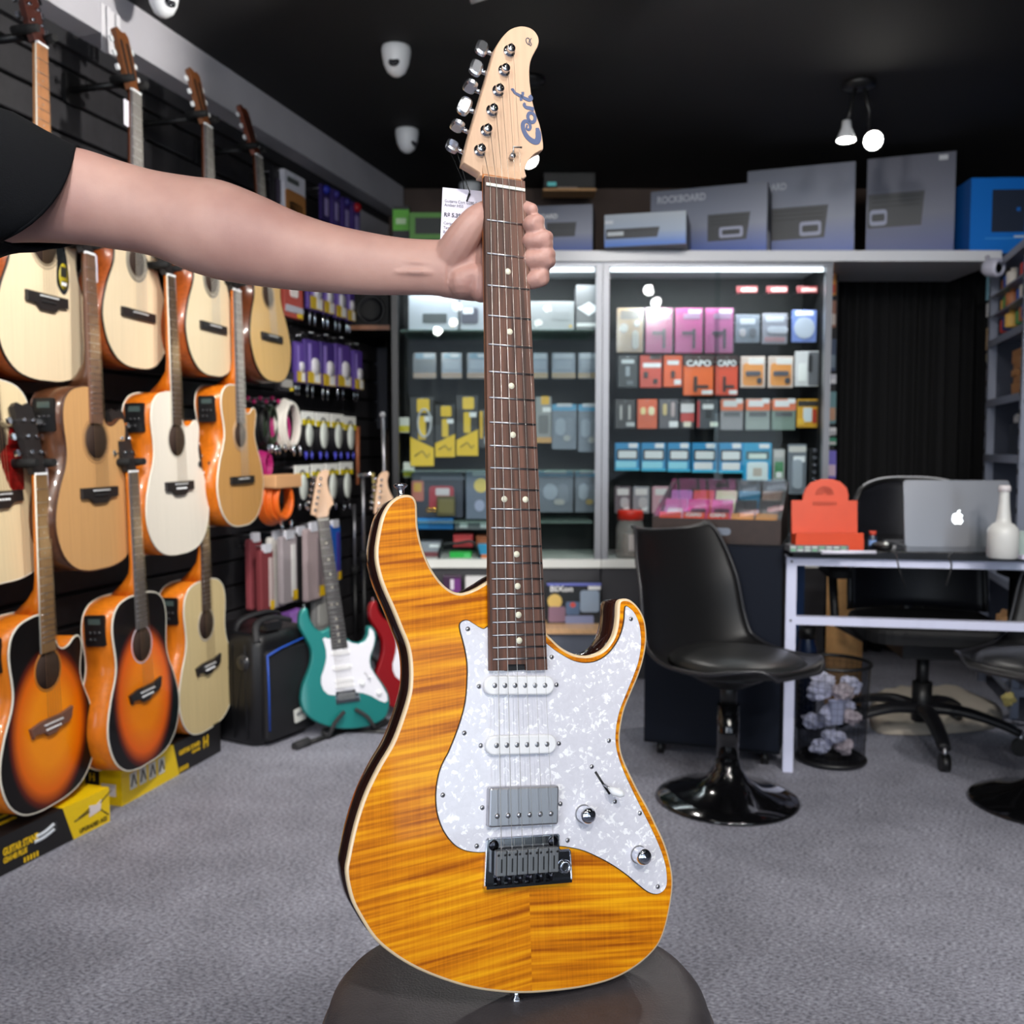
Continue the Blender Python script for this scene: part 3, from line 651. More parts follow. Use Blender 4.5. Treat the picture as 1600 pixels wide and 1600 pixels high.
# ------------------------------------------------------------------ pouf under the guitar
leather = mat('brown_grey_leather', (72, 68, 71), 0.46, noise=(60, .12), bump=(420, .35))
px_, py_ = 0.006, 0.895
pf = thing('pouf', 'dark grey-brown leather pouf carrying the amber guitar', 'pouf', (px_, py_, 0))
RX, RY, PH = 0.186, 0.152, 0.533
def pring(k, z, n=72): return [(RX * k * math.copysign(abs(math.cos(a)) ** 0.86, math.cos(a)), RY * k * math.copysign(abs(math.sin(a)) ** 0.86, math.sin(a)), z) for a in (2 * PI * i / n for i in range(n))]
fixnormals(MB().loft([pring(1.0, PH - .040), pring(.995, PH - .030), pring(.975, PH - .017), pring(.93, PH - .007), pring(.85, PH - .002), pring(.6, PH), pring(.2, PH + .0005)]).build('seat_cushion', leather, pf))
fixnormals(MB().loft([pring(.97, 0.03), pring(.995, 0.05), pring(1.0, .3), pring(1.0, PH - .038)]).build('side_panel', leather, pf))
MB().tube([(x, y, PH - .039) for x, y, z in pring(1.003, 0)], 0.0032, 8, closed=True).build('piping', mat('leather_piping', (88, 80, 80), .45), pf)
st = mat('stitch', (120, 112, 112), .7)
stm = MB()
for i in range(0, 144):
    a = 2 * PI * i / 144; f = lambda a: (RX * 1.004 * math.copysign(abs(math.cos(a)) ** .86, math.cos(a)), RY * 1.004 * math.copysign(abs(math.sin(a)) ** .86, math.sin(a)), PH - .052)
    stm.tube([f(a), f(a + .022)], 0.0007, 4)
stm.build('stitching', st, pf)
for k in range(4):
    a = PI / 4 + k * PI / 2
    MB().cyl((RX * .7 * math.cos(a), RY * .7 * math.sin(a), 0), (RX * .7 * math.cos(a), RY * .7 * math.sin(a), .035), .015, .018).build('foot', black_pl, pf)
# ------------------------------------------------------------------ the person: outstretched arm, hand round the neck
def skin_mat():
    m = mat('skin', (214, 168, 150), 0.5, sss=0.12)
    nt = m.node_tree; p = nt.nodes['Principled BSDF']
    tc = nt.nodes.new('ShaderNodeTexCoord')
    n = nt.nodes.new('ShaderNodeTexNoise'); n.inputs['Scale'].default_value = 14; n.inputs['Detail'].default_value = 5
    r = nt.nodes.new('ShaderNodeValToRGB'); e = r.color_ramp.elements
    e[0].position = .3; e[0].color = rgb(166, 124, 115); e[1].position = .7; e[1].color = rgb(190, 149, 136)
    nt.links.new(tc.outputs['Object'], n.inputs['Vector']); nt.links.new(n.outputs[0], r.inputs[0]); nt.links.new(r.outputs[0], p.inputs['Base Color'])
    n2 = nt.nodes.new('ShaderNodeTexNoise'); n2.inputs['Scale'].default_value = 900; nt.links.new(tc.outputs['Object'], n2.inputs['Vector'])
    b = nt.nodes.new('ShaderNodeBump'); b.inputs['Strength'].default_value = .08; b.inputs['Distance'].default_value = .001
    nt.links.new(n2.outputs[0], b.inputs['Height']); nt.links.new(b.outputs[0], p.inputs['Normal'])
    return m
skin = skin_mat()
person = thing('person', 'person in a black T-shirt stretching one arm out to hold the guitar neck', 'person', (-0.98, 1.0, 0))
pinv = person.matrix_world.inverted() if False else Matrix.Translation((0.98, -1.0, 0))
def ell(c, t, ry, rz, n=72, rollv=Vector((0, 0, 1)), pw=1.0):
    """elliptic ring round c, perpendicular to t: rz along rollv, ry along the third axis"""
    t = Vector(t).normalized(); a = rollv - t * rollv.dot(t); a.normalize(); b = t.cross(a)
    return [Vector(c) + a * (rz * math.cos(2 * PI * k / n)) + b * (ry * math.sin(2 * PI * k / n)) for k in range(n)]
# arm sections: x, upper edge, lower edge in the photograph, distance, thickness ratio
YA = 1.0
sec = [(-150, 195, 395, 1.02, .86), (-60, 206, 385, 1.02, .84), (30, 219, 378, 1.015, .82), (118, 231, 381, 1.01, .85), (180, 250, 389, 1.01, .86), (240, 267, 400, 1.01, .86), (300, 277, 424, 1.01, .84), (345, 283, 437, 1.01, .84), (400, 304, 446, 1.01, .84), (460, 331, 453, 1.01, .82), (520, 351, 458, 1.008, .8), (580, 364, 461, 1.005, .76), (630, 372, 461, 1.003, .72), (670, 374.5, 461, 1.0, .70), (700, 375, 464, 0.997, .66)]
sec = catmull(sec, 4, False)
rings = []
for i, (x, yu, yl, Y, q) in enumerate(sec):
    a = atY(x, yu, Y); b = atY(x, yl, Y); c = (a + b) / 2; r = (a - b).length / 2
    j0, j1 = sec[max(i - 1, 0)], sec[min(i + 1, len(sec) - 1)]
    tdir = atY(j1[0], (j1[1] + j1[2]) / 2, j1[3]) - atY(j0[0], (j0[1] + j0[2]) / 2, j0[3])
    rings.append(ell(c, Vector((1, 0, 0)) * .7 + tdir.normalized() * .3, r * q, r))
hm = MB().loft(rings)
# palm: a flattened block from the wrist to behind the neck, thenar mound, then thumb and fingers
def chain(pts, rad, n=14, flat=1.0): hm.tube(catmull(pts, 4, False), [x[0] for x in catmull([(r,) for r in rad], 4, False)], n, sq=flat); [hm.sphere(p, r, 12, 8) for p, r in ((pts[0], rad[0]), (pts[-1], rad[-1] * .97))]
YN = 0.982                     # distance of the back of the neck at the hand
W = lambda x, y, Y: tuple(atY(x, y, Y))
prings = []
for x, yu, yl, Y, q in ((690, 373, 464, 1.0, .66), (715, 360, 468, 0.999, .55), (740, 341, 471, 1.0, .46), (765, 334, 469, 1.006, .38), (790, 336, 462, 1.010, .33), (812, 340, 456, 1.012, .28)):
    a = atY(x, yu, Y); b = atY(x, yl, Y); r = (a - b).length / 2
    prings.append(ell((a + b) / 2, (1, 0, 0), r * q, r))
hm.loft(prings)
chain([W(678, 425, 1.002), W(705, 400, .993), W(725, 370, .983), W(741, 346, .980), W(757, 332, .988)], [.014, .0185, .0175, .0145, .0120])        # thenar mound running up into the thumb
chain([W(745, 342, .982), W(768, 331, 1.0), W(795, 327, 1.004), W(818, 327.5, .994), W(831, 327.5, .986)], [.0135, .0115, .0108, .0095, .0068])  # thumb behind the neck, tip on the far side
chain([W(725, 440, .992), W(748, 432, .986), W(752, 455, .985)], [.018, .013, .012])                                                   # heel of the hand
chain([W(600, 404, .988), W(650, 410, .9835), W(700, 412, .9835)], [.003, .0036, .003], 8); chain([W(610, 424, .986), W(660, 425, .9825), W(706, 428, .985)], [.003, .0034, .003], 8)   # wrist tendons
fing = [(350.5, 851, 347, .0088, .0), (376, 863.5, 375, .0092, .0), (402, 867, 402, .0092, .0), (428, 858, 424, .0084, .0)]
for k, (y, xe, yt, r, _) in enumerate(fing):
    tipx = 828
    drop = 11 if k == 3 else (3 if k == 2 else 0)
    for o_, q in ((-.38, .74), (.38, .74), (0, .98)):       # three close strands give a finger its squarish section
        rr_ = r * q; yy_ = y + o_ * r * 1500 / .98; xk = xe - rr_ * 1500 / .98 - (2.5 if o_ == 0 else 0)
        chain([W(775, yy_ + 2, 1.012), W(812, yy_ + 1, 1.012), W(xk - 4, yy_, 1.004), W(xk, yy_ + drop * .1, .992), W(xk - 1, yy_ + drop * .5, .976), W(tipx, yy_ + drop, .978)], [rr_ * 1.1, rr_ * 1.08, rr_ * 1.05, rr_ * 1.02, rr_, rr_ * .95])
bm = MB(); bm.add(hm.v, hm.f, pinv)
bm.sm = [True] * len(bm.f)
arm = bm.build('arm_and_hand', skin, person)
rm = arm.modifiers.new('remesh', 'REMESH'); rm.mode = 'VOXEL'; rm.voxel_size = 0.0016; rm.use_smooth_shade = True
sm_ = arm.modifiers.new('smooth', 'SMOOTH'); sm_.factor = 0.5; sm_.iterations = 5
# t-shirt: sleeve with its hem, shoulder and torso out of the picture
shirt = mat('black_cotton', (6, 7, 11), 0.9, bump=(700, .3), spec=.2)
srings = []
for x0, yu, x1, yl, Y, th in ((-420, 110, -400, 520, 1.06, .10), (-330, 112, -300, 500, 1.05, .095), (-260, 122, -200, 465, 1.04, .085), (-190, 135, -130, 440, 1.03, .075), (-110, 152, -60, 425, 1.025, .068), (-40, 162, -30, 405, 1.02, .062), (20, 180, -15, 392, 1.015, .058), (70, 208, -5, 383, 1.012, .055), (113, 227, 3, 377, 1.01, .053), (119, 229.5, 5, 376, 1.01, .052)):
    a = atY(x0, yu, Y); b = atY(x1, yl, Y); c = (a + b) / 2; v = (a - b); r = v.length / 2; v.normalize()
    up = v; bdir = Vector((0, 1, 0))
    bow = Vector((0.036, 0, -0.022)) if x0 > 60 else Vector((0.018, 0, -.01))
    srings.append([c + up * (r * (1.05 if x0 < 100 else 1.02) * math.cos(2 * PI * k / 28)) + bdir * (th * math.sin(2 * PI * k / 28)) + (bow * abs(math.sin(2 * PI * k / 28)) ** 1.5 if th < .06 else Vector()) for k in range(28)])
sh = MB().loft([[pinv @ p for p in r] for r in srings], cap=False)
fixnormals(sh.build('sleeve', shirt, person))
hemr = srings[-1]
MB().tube([pinv @ p for p in hemr], .0018, 6, closed=True).build('sleeve_hem', shirt, person)
def vr(cx, cy, z, rx, ry, n=28): return [(cx + rx * math.cos(2 * PI * k / n), cy + ry * math.sin(2 * PI * k / n), z) for k in range(n)]
torso = MB().loft([vr(0, .06, .86, .17, .125), vr(0, .06, .95, .18, .13), vr(0, .06, 1.15, .195, .135), vr(0.01, .06, 1.3, .22, .135), vr(0.02, .06, 1.40, .235, .12), vr(0.01, .06, 1.46, .17, .10), vr(0, .05, 1.5, .075, .075)])
fixnormals(torso.build('shirt_body', shirt, person))
trs = mat('dark_denim', (26, 28, 38), .8)
for s in (-1, 1):
    fixnormals(MB().loft([vr(s * .095, .06, .06, .055, .06), vr(s * .095, .055, .28, .062, .068), vr(s * .095, .045, .48, .07, .075), vr(s * .092, .055, .7, .088, .095), vr(s * .08, .06, .88, .095, .115)]).build('trouser_leg', trs, person))
    fixnormals(MB().loft([vr(s * .095, .0, .0, .045, .125), vr(s * .095, .0, .03, .047, .125), vr(s * .095, .03, .06, .045, .09), vr(s * .095, .06, .1, .04, .05)]).build('shoe', black_rub, person))
hdm = MB().loft([vr(0, .05, 1.47, .06, .06), vr(0, .045, 1.55, .056, .06), vr(0, .03, 1.58, .062, .085), vr(0, .02, 1.63, .07, .098), vr(0, .025, 1.69, .075, .1), vr(0, .035, 1.75, .072, .095), vr(0, .045, 1.79, .05, .07), vr(0, .05, 1.805, .02, .03)])
hdm.sphere((0, -.075, 1.65), .016, 10, 6, None, (1, 1.2, 1.6))
fixnormals(hdm.build('head', skin, person))
fixnormals(MB().loft([vr(0, .055, 1.68, .08, .102), vr(0, .06, 1.75, .08, .1), vr(0, .06, 1.80, .055, .075), vr(0, .06, 1.82, .02, .03)]).build('hair', mat('dark_hair', (28, 20, 16), .6), person))
# ------------------------------------------------------------------ acoustic guitars on the left wall
def dread(cut=False):
    R_ = [(0, 0), (60, 2), (120, 17), (168, 56), (193, 115), (193, 170), (172, 232), (147, 282), (137, 318)]
    full_top = [(138, 355), (144, 395), (145, 430), (134, 466), (104, 492), (60, 503), (28, 505)]
    cut_top = [(139, 345), (146, 378), (147, 402), (136, 420), (116, 419), (94, 405), (70, 399), (48, 408), (34, 436), (27, 470), (24, 500)]
    L_ = [(-x, y) for x, y in reversed(R_[1:] + full_top)]
    return R_ + (cut_top if cut else full_top) + L_
def classical(cut=False):
    R_ = [(0, 0), (60, 3), (115, 22), (160, 65), (183, 125), (180, 175), (158, 235), (130, 285), (120, 318)]
    full_top = [(122, 350), (133, 390), (138, 425), (125, 462), (90, 484), (50, 489), (28, 490)]
    cut_top = [(124, 348), (134, 380), (136, 402), (124, 416), (106, 412), (86, 398), (66, 394), (46, 404), (34, 430), (28, 460), (26, 488)]
    L_ = [(-x, y) for x, y in reversed(R_[1:] + full_top)]
    return R_ + (cut_top if cut else full_top) + L_
def burst_mat(name, c0, c1, edge):
    m = bpy.data.materials.new(name); m.use_nodes = True; nt = m.node_tree; p = nt.nodes['Principled BSDF']
    tc = nt.nodes.new('ShaderNodeTexCoord'); mp = nt.nodes.new('ShaderNodeMapping')
    mp.inputs['Location'].default_value = (0, -0.205 / 0.215, 0); mp.inputs['Scale'].default_value = (1 / 0.165, 1 / 0.215, 0)
    nt.links.new(tc.outputs['Object'], mp.inputs[0])
    ln = nt.nodes.new('ShaderNodeVectorMath'); ln.operation = 'LENGTH'; nt.links.new(mp.outputs[0], ln.inputs[0])
    r = nt.nodes.new('ShaderNodeValToRGB'); e = r.color_ramp.elements
    e[0].position = 0.45; e[0].color = rgb(*c0); e[1].position = 1.06; e[1].color = rgb(*edge)
    k = e.new(0.78); k.color = rgb(*c1); k = e.new(0.93); k.color = rgb(96, 26, 6)
    nt.links.new(ln.outputs['Value'], r.inputs[0]); nt.links.new(r.outputs[0], p.inputs['Base Color'])
    p.inputs['Roughness'].default_value = .35; p.inputs['Coat Weight'].default_value = .12; p.inputs['Specular IOR Level'].default_value = .2
    return m
def wood(name, c, coat=.2, amt=.10, rough=.38): return mat(name, c, rough, coat=coat * .7, noise=(1, amt, (140, 4, 60)), spec=.25)
ebony = mat('ebony', (30, 26, 26), .5)
def acoustic(label, nut, bridge, spec, yaw=9.0):
    """nut and bridge: photograph points giving where the guitar hangs; the real scale length gives its distance"""
    cl = spec.get('classical', False); cut = spec.get('cut', False)
    scale = 0.650 if cl else 0.648
    k = (atY(*nut, 1.0) - atY(*bridge, 1.0)).length
    Y = scale / k
    pn, pb = atY(*nut, Y), atY(*bridge, Y)
    up = (pn - pb).normalized(); a = math.radians(yaw)
    n = Vector((math.cos(a), -math.sin(a), 0)); n = (n - up * n.dot(up)).normalized(); rt = up.cross(n)
    ynut = 0.815 if cl else 0.864
    base = pn - up * ynut - n * 0.006
    t = thing('acoustic_guitar', label, 'guitar', base, Matrix((rt, up, n)).transposed(), 'acoustic guitars hanging on the slat wall')
    o = ccw(catmull([(x / 1000, y / 1000) for x, y in (classical(cut) if cl else dread(cut))], 3))
    ring = lambda q, z: [(p[0], p[1], z) for p in q]
    dp = 0.098
    b = MB().loft([ring(inset(o, .004), -dp), ring(o, -dp + .004), ring(o, -0.003)]).build('back_and_sides', spec['side'], t); fixnormals(b)
    MB().loft([ring(o, -0.004), ring(o, -0.0004), ring(inset(o, .001), 0.0)], smooth=False).build('soundboard', spec['top'], t)
    bd = MB().tube(ring(o, -0.002), 0.0028, 6, closed=True).build('binding', spec['bind'], t)
    MB().tube(ring(o, -dp + .003), 0.0022, 5, closed=True).build('back_binding', spec['bind'], t)
    ys = 0.318 if cl else 0.357; rs = 0.043 if cl else 0.050
    MB().lathe([(0, .0006), (rs, .0006), (rs, -.001)], 28, T(0, ys, 0)).build('soundhole', mat('guitar_inside', (46, 28, 18), .8), t)
    for q, wdt, cc in spec.get('rosette', ((1.08, .004, (60, 50, 45)), (1.24, .003, (120, 105, 90)))):
        MB().tube([(rs * q * math.cos(2 * PI * i / 28), ys + rs * q * math.sin(2 * PI * i / 28), .0003) for i in range(28)], wdt / 2, 6, closed=True, sq=.35).build('rosette_ring', col(*cc), t)
    yb = ynut - scale
    bm_ = spec.get('bridge_m', ebony)
    if cl:
        br = MB().box((0, yb - .004, .004), (.185, .026, .008)).box((0, yb - .008, .0085), (.085, .016, .003)).build('bridge', bm_, t)
        MB().box((0, yb, .0105), (.078, .0025, .006)).build('saddle', white_pl, br)
    else:
        if spec.get('wing'): bo = [(-.088, .010), (-.04, .018), (.04, .018), (.088, .026), (.080, -.004), (.066, -.012), (.03, -.016), (.012, -.026), (-.018, -.026), (-.034, -.014), (-.070, -.010), (-.078, -.018)]
        else: bo = [(-.086, .014), (.086, .014), (.086, -.014), (.05, -.016), (.03, -.03), (-.03, -.03), (-.05, -.016), (-.086, -.014)]
        br = MB().prism(bo, 0, .009, T(0, yb - .002, 0), bev=.002).build('bridge', bm_, t)
        MB().box((0, yb + .004, .0105), (.074, .003, .006)).build('saddle', white_pl, br)
        for i in range(6):
            MB().sphere((-.027 + i * .0108, yb - .010, .0105), .0034, 8, 5).build('bridge_pin', white_pl if spec.get('wpins', True) else black_pl, br)
    hw0 = .025 if cl else .0215; hw1 = .030 if cl else .028
    yend = ys + rs * .95
    jb = 0.49 if cl else 0.505
    # neck + heel
    nr = []
    for kk in range(12):
        yy = ynut - kk * (ynut - jb + .0) / 11; w = hw0 + (hw1 - hw0) * kk / 11; d = .016 + (.004 * kk / 11) + (.07 * max(0, (kk - 8.5) / 2.5) ** 1.6)
        nr.append([(w * math.cos(PI * i / 10), yy, .0005 - d * math.sin(PI * i / 10) ** .8) for i in range(11)])
    fixnormals(MB().loft(nr).build('neck', spec.get('neck', spec['side']), t))
    fbd = MB().prism([(-hw0, ynut), (hw0, ynut), (hw1 + .001, yend), (-hw1 - .001, yend)], .0005, .006).build('fingerboard', spec.get('board', mat('dark_board', (70, 56, 50), .5, noise=(1, .2, (200, 6, 200)))), t)
    if spec.get('bbind'):
        MB().tube([(-hw0 - .001, ynut, .003), (-hw1 - .002, yend, .003)], .0022, 5).tube([(hw0 + .001, ynut, .003), (hw1 + .002, yend, .003)], .0022, 5).build('board_binding', spec['bbind'], t)
    fm = MB()
    for q in range(1, 20):
        yy = ynut - scale * (1 - 2 ** (-q / 12))
        if yy < yend: break
        w = hw0 + (hw1 - hw0) * (ynut - yy) / (ynut - yend)
        fm.tube([(-w, yy, .006), (w, yy, .006)], .0012, 5)
        if q in (3, 5, 7, 9, 12, 15): fm.sphere((0, yy + .014, .0058), .0028, 6, 4, None, (1, 1, .3))
    fm.build('frets', steel, t)['kind'] = 'stuff'
    MB().box((0, ynut + .003, .005), (hw0 * 2, .006, .008)).build('nut', white_pl, t)
    sm = MB()
    for i in range(6):
        f = (i - 2.5) / 2.5
        sm.tube([(f * hw0 * .82, ynut, .0095), (f * .027, yb + .004, .0145)], .0006 if not cl else .0007, 4)
    sm.build('strings', mat('bronze_strings', (196, 170, 130), .35, .9) if not cl else mat('nylon_strings', (210, 205, 195), .3), t)['kind'] = 'stuff'
    # headstock, tilted back
    Mh = T(0, ynut + .004, 0) @ R(-13, 'X')
    ho = [(-.024, 0), (-.030, .03), (-.034, .10), (-.036, .175), (-.022, .186), (0, .178), (.022, .186), (.036, .175), (.034, .10), (.030, .03), (.024, 0)]
    hs = MB().prism(ho, -.014, .002, Mh).build('headstock', spec.get('head', ebony), t)
    if cl:
        for s in (-1, 1):
            MB().prism(rrect(.013, .11, .006, 4, s * .016, .095), -.013, .0026, Mh).build('slot', mat('slot_dark', (12, 9, 8), .7), hs)
            for q in range(3): MB().cyl((s * .0095, .06 + q * .035, -.002), (s * .0225, .06 + q * .035, -.002), .004, n=8, M=Mh).build('roller', col(225, 220, 205), hs)
    for q in range(6):
        s = -1 if q < 3 else 1; yy = .055 + (q % 3) * .042
        tn = MB().cyl((s * .034, yy, -.008), (s * .05, yy, -.008), .003, n=8, M=Mh).build('tuner', chrome, t)
        MB().prism(rrect(.013, .017, .005, 3, s * .055, yy), -.012, -.004, Mh).build('button', spec.get('btn', chrome), tn)
        if not cl: MB().cyl((s * .018, yy, .002), (s * .018, yy, .011), .0045, n=10, M=Mh).build('post', chrome, tn)
    if spec.get('preamp'):
        # panel let into the bass side of the upper bout
        y0 = .425 if not cl else .405; x0 = -.1455 if not cl else -.1365
        Mp = T(x0, y0, -.052) @ R(-90, 'Y')
        pa = MB().prism(rrect(.062, .088, .006, 3), -.004, .004, Mp).build('preamp', black_pl, t)
        MB().box((0, .026, .0045), (.036, .016, .001), Mp).build('display', col(70, 84, 82, .2), pa)
        for q in range(5): MB().lathe([(0, .009), (.004, .009), (.0045, .004)], 10, Mp @ T(-.014 + .014 * (q % 3), -.005 - .02 * (q // 3), 0)).build('dial', col(42, 42, 45, .3), pa)
    if spec.get('guard'):
        gm, st = spec['guard']
        go = catmull([(.02, ys - .045), (.052, ys - .012), (.062, ys + .03), (.085, ys + .02), (.098, ys - .03), (.103, ys - .085), (.098, ys - .128), (.07, ys - .132), (.045, ys - .118)], 3) if st != 'drop' else catmull([(.045, ys + .03), (.066, ys + .045), (.084, ys + .01), (.098, ys - .05), (.098, ys - .095), (.078, ys - .118), (.055, ys - .105), (.046, ys - .075), (.05, ys - .035)], 3)
        gd = MB().prism(go, 0, .0015).build('pickguard', gm, t)
        if st == 'drop':
            MB().lathe([(0, .0019), (.020, .0019), (.020, .0014)], 20, T(.076, ys - .07, 0) @ Matrix.Diagonal((1, 1.75, 1, 1))).build('sticker', col(168, 152, 24), gd)
            MB().box((.076, ys - .088, .002), (.022, .012, .0006)).box((.076, ys - .058, .002), (.026, .028, .0005)).build('sticker_print', col(40, 40, 34), gd)
            MB().box((.076, ys - .090, .0024), (.022, .009, .0004)).build('sticker_name', white_pl, gd)
    # hanger
    hp_ = pn + up * 0.030 - n * .012
    q0 = hp_ - WO * ((hp_ - WB).dot(WO) - .004)
    hg = thing('guitar_hanger', spec['hang'], 'hanger', q0, WALLM, 'wall hangers for the acoustic guitars')
    ln_ = (hp_ - q0).length
    MB().prism(rrect(.06, .09, .01, 3), 0, .012).build('wall_plate', black_pl, hg)
    MB().tube([(0, 0, .01), (0, 0, ln_ - .045)], .011, 10).build('hanger_arm', black_pl, hg)
    yk = MB().tube([(-.034, .0, ln_ - .04), (0, 0, ln_ - .045), (.034, .0, ln_ - .04)], .010, 8).build('yoke', black_rub, hg)
    for s in (-1, 1): MB().tube([(s * .034, 0, ln_ - .045), (s * .036, 0, ln_ - .005), (s * .030, .002, ln_ + .028)], [.012, .012, .010], 10).build('padded_prong', black_rub, hg)
    return t, pn, up, n, rt
spruce = wood('natural_spruce', (232, 212, 178), amt=.05); spruce2 = wood('pale_spruce', (228, 208, 168), amt=.05)
cedar = wood('cedar_top', (206, 158, 104), amt=.06); whitetop = wood('white_top', (236, 228, 214), amt=.03); orange_top = wood('orange_cedar', (198, 148, 86), amt=.09)
yellowtop = wood('yellow_spruce', (216, 178, 116), amt=.07); cream_top = wood('cream_spruce', (218, 196, 146), amt=.07)
mahog = wood('mahogany_gloss', (138, 66, 24), coat=.4, amt=.25, rough=.3); walnut = wood('walnut', (84, 52, 34), coat=.5, amt=.3, rough=.3)
flameside = wood('orange_flame_side', (190, 100, 18), coat=.35, amt=.2, rough=.3); orange_side = wood('orange_side', (204, 112, 24), coat=.3, amt=.12, rough=.32)
dkmahog = wood('dark_mahogany', (86, 42, 20), coat=.6, amt=.25, rough=.3)
sun1 = burst_mat('tobacco_sunburst', (255, 150, 10), (236, 108, 0), (10, 6, 6)); sun2 = burst_mat('orange_sunburst', (255, 140, 0), (238, 100, 0), (10, 6, 8))
wbind = mat('ivory_binding', (230, 225, 210), .35); kbind = mat('black_binding', (22, 18, 16), .4); wood_board = mat('brown_board', (150, 100, 66), .5, noise=(1, .2, (200, 6, 200)))
blk_guard = mat('black_guard', (22, 26, 28), .25); tort = mat('tortoise', (122, 22, 20), .25, coat=.4, noise=(60, .5))
ACO = {}
def ac(key, *a, **k): ACO[key] = acoustic(*a, **k)
greyb = mat('grey_board', (92, 88, 88), .4, noise=(1, .1, (200, 6, 200)))
ac('A1', 'natural dreadnought with black teardrop pickguard, its neck crossing behind the black sleeve', (66, 72), (75, 467), dict(top=spruce, side=mahog, bind=kbind, guard=(blk_guard, 'drop'), board=mat('light_board', (186, 128, 84), .45, noise=(1, .15, (200, 6, 200))), neck=wood('light_neck', (196, 138, 92)), bbind=wbind, wpins=False, hang='black wall hanger under the headstock at the top left corner', head=mat('red_brown_head', (70, 34, 26), .35)))
ac('A2', 'cream-topped classical guitar in the top row, headstock in front of the paper strip', (213, 145), (218, 490), dict(classical=True, top=spruce, side=mahog, bind=kbind, board=greyb, head=mat('brown_head', (112, 66, 34), .4), rosette=((1.1, .006, (120, 118, 112)), (1.3, .007, (100, 98, 94))), hang='black wall hanger above the arm, below the paper strip', neck=dkmahog, btn=white_pl))
ac('A3', 'cream-topped classical guitar in the top row, third from the left', (326, 198), (335, 510), dict(classical=True, top=wood('cream_top', (222, 204, 170), amt=.04), side=mahog, bind=kbind, board=greyb, head=mat('brown_head', (112, 66, 34), .4), rosette=((1.1, .006, (120, 118, 112)), (1.3, .007, (100, 98, 94))), hang='black wall hanger above the forearm', neck=dkmahog, btn=white_pl))
ac('A4', 'small yellow-topped classical guitar at the right end of the top row', (405, 245), (426, 526), dict(classical=True, top=yellowtop, side=dkmahog, bind=kbind, board=greyb, head=mat('red_head', (110, 50, 26), .4), hang='black wall hanger at the right end of the top row, beside the boxed packs', neck=dkmahog, btn=white_pl))
ac('B0', 'blond dreadnought with a red tortoise pickguard, cut off by the left edge', (-35, 360), (0, 775), dict(top=spruce2, side=mahog, bind=wbind, guard=(tort, 'wide'), hang='black wall hanger outside the left edge, over the tortoise pickguard guitar'))
ac('B1', 'cutaway acoustic with a glossy tan top and dark walnut sides', (141, 398), (157, 768), dict(cut=True, top=cedar, side=walnut, bind=mat('brown_binding', (74, 44, 30), .4), preamp=True, board=mat('brown_board2', (112, 82, 68), .5, noise=(1, .15, (200, 6, 200))), rosette=((1.08, .004, (60, 42, 34)), (1.25, .003, (150, 110, 70))), wpins=False, hang='black wall hanger just under the arm, over the tan-topped guitar'))
ac('B2', 'cutaway acoustic with a white top and orange flamed sides', (268, 432), (282, 758), dict(cut=True, top=whitetop, side=flameside, bind=wbind, preamp=True, board=mat('dark_board', (70, 56, 50), .5, noise=(1, .2, (200, 6, 200))), bbind=wbind, hang='black wall hanger over the white-topped guitar', rosette=((1.08, .004, (190, 184, 170)),)))
ac('B3', 'cutaway classical guitar with an orange cedar top and white binding', (371, 455), (380, 748), dict(classical=True, cut=True, top=orange_top, side=flameside, bind=wbind, preamp=True, board=greyb, bbind=None, rosette=((1.1, .006, (170, 140, 110)), (1.28, .006, (180, 150, 120))), hang='black wall hanger over the orange-topped cutaway classical guitar'))
ac('C1', 'cutaway sunburst acoustic nearest the left edge, brown bridge, above the yellow box', (65, 742), (82, 1130), dict(cut=True, top=sun1, side=orange_side, bind=wbind, preamp=True, board=mat('amber_board', (132, 100, 62), .5, noise=(1, .15, (200, 6, 200))), bbind=wbind, bridge_m=mat('brown_bridge', (112, 76, 62), .5), wing=True, rosette=((1.08, .006, (190, 120, 40)),), hang='black wall hanger over the cutaway sunburst guitar'))
ac('C2', 'full-bodied sunburst dreadnought with a black bridge in the bottom row', (209, 738), (229, 1080), dict(top=sun2, side=orange_side, bind=wbind, preamp=True, board=greyb, wing=True, rosette=((1.1, .005, (205, 195, 205)),), hang='black wall hanger over the full-bodied sunburst guitar'))
ac('C3', 'pale cream-topped dreadnought with orange sides at the right of the bottom row', (317, 740), (327, 1040), dict(top=cream_top, side=orange_side, bind=wbind, preamp=True, board=mat('dark_board', (70, 56, 50), .5, noise=(1, .2, (200, 6, 200))), wing=True, rosette=((1.1, .006, (190, 182, 170)),), hang='black wall hanger over the cream-topped dreadnought'))
for key, dx, dy, lb in (('B1', .035, -.03, 'white price tag behind the neck of the tan-topped guitar'), ('B2', .03, -.035, 'white price tag beside the neck of the white-topped guitar'), ('B3', .03, -.01, 'white price tag beside the neck of the orange classical guitar'), ('C1', .028, -.02, 'white price tag beside the neck of the cutaway sunburst guitar'), ('A2', -.035, -.07, 'white price tag on the left of the top row classical guitar neck')):
    t, pn, up, n, rt = ACO[key]
    tp_ = thing('price_tag', lb, 'tag', pn + rt * dx + up * dy - n * .012, t.matrix_world.to_3x3(), 'price tags on the acoustic guitars')
    MB().prism(rrect(.028, .075, .003, 2), 0, .001).build('card', col(222, 220, 232, .6), tp_)
    MB().tube([(0, .033, .001), (-.008, .055, .004)], .0008, 4).build('cord', black_pl, tp_)
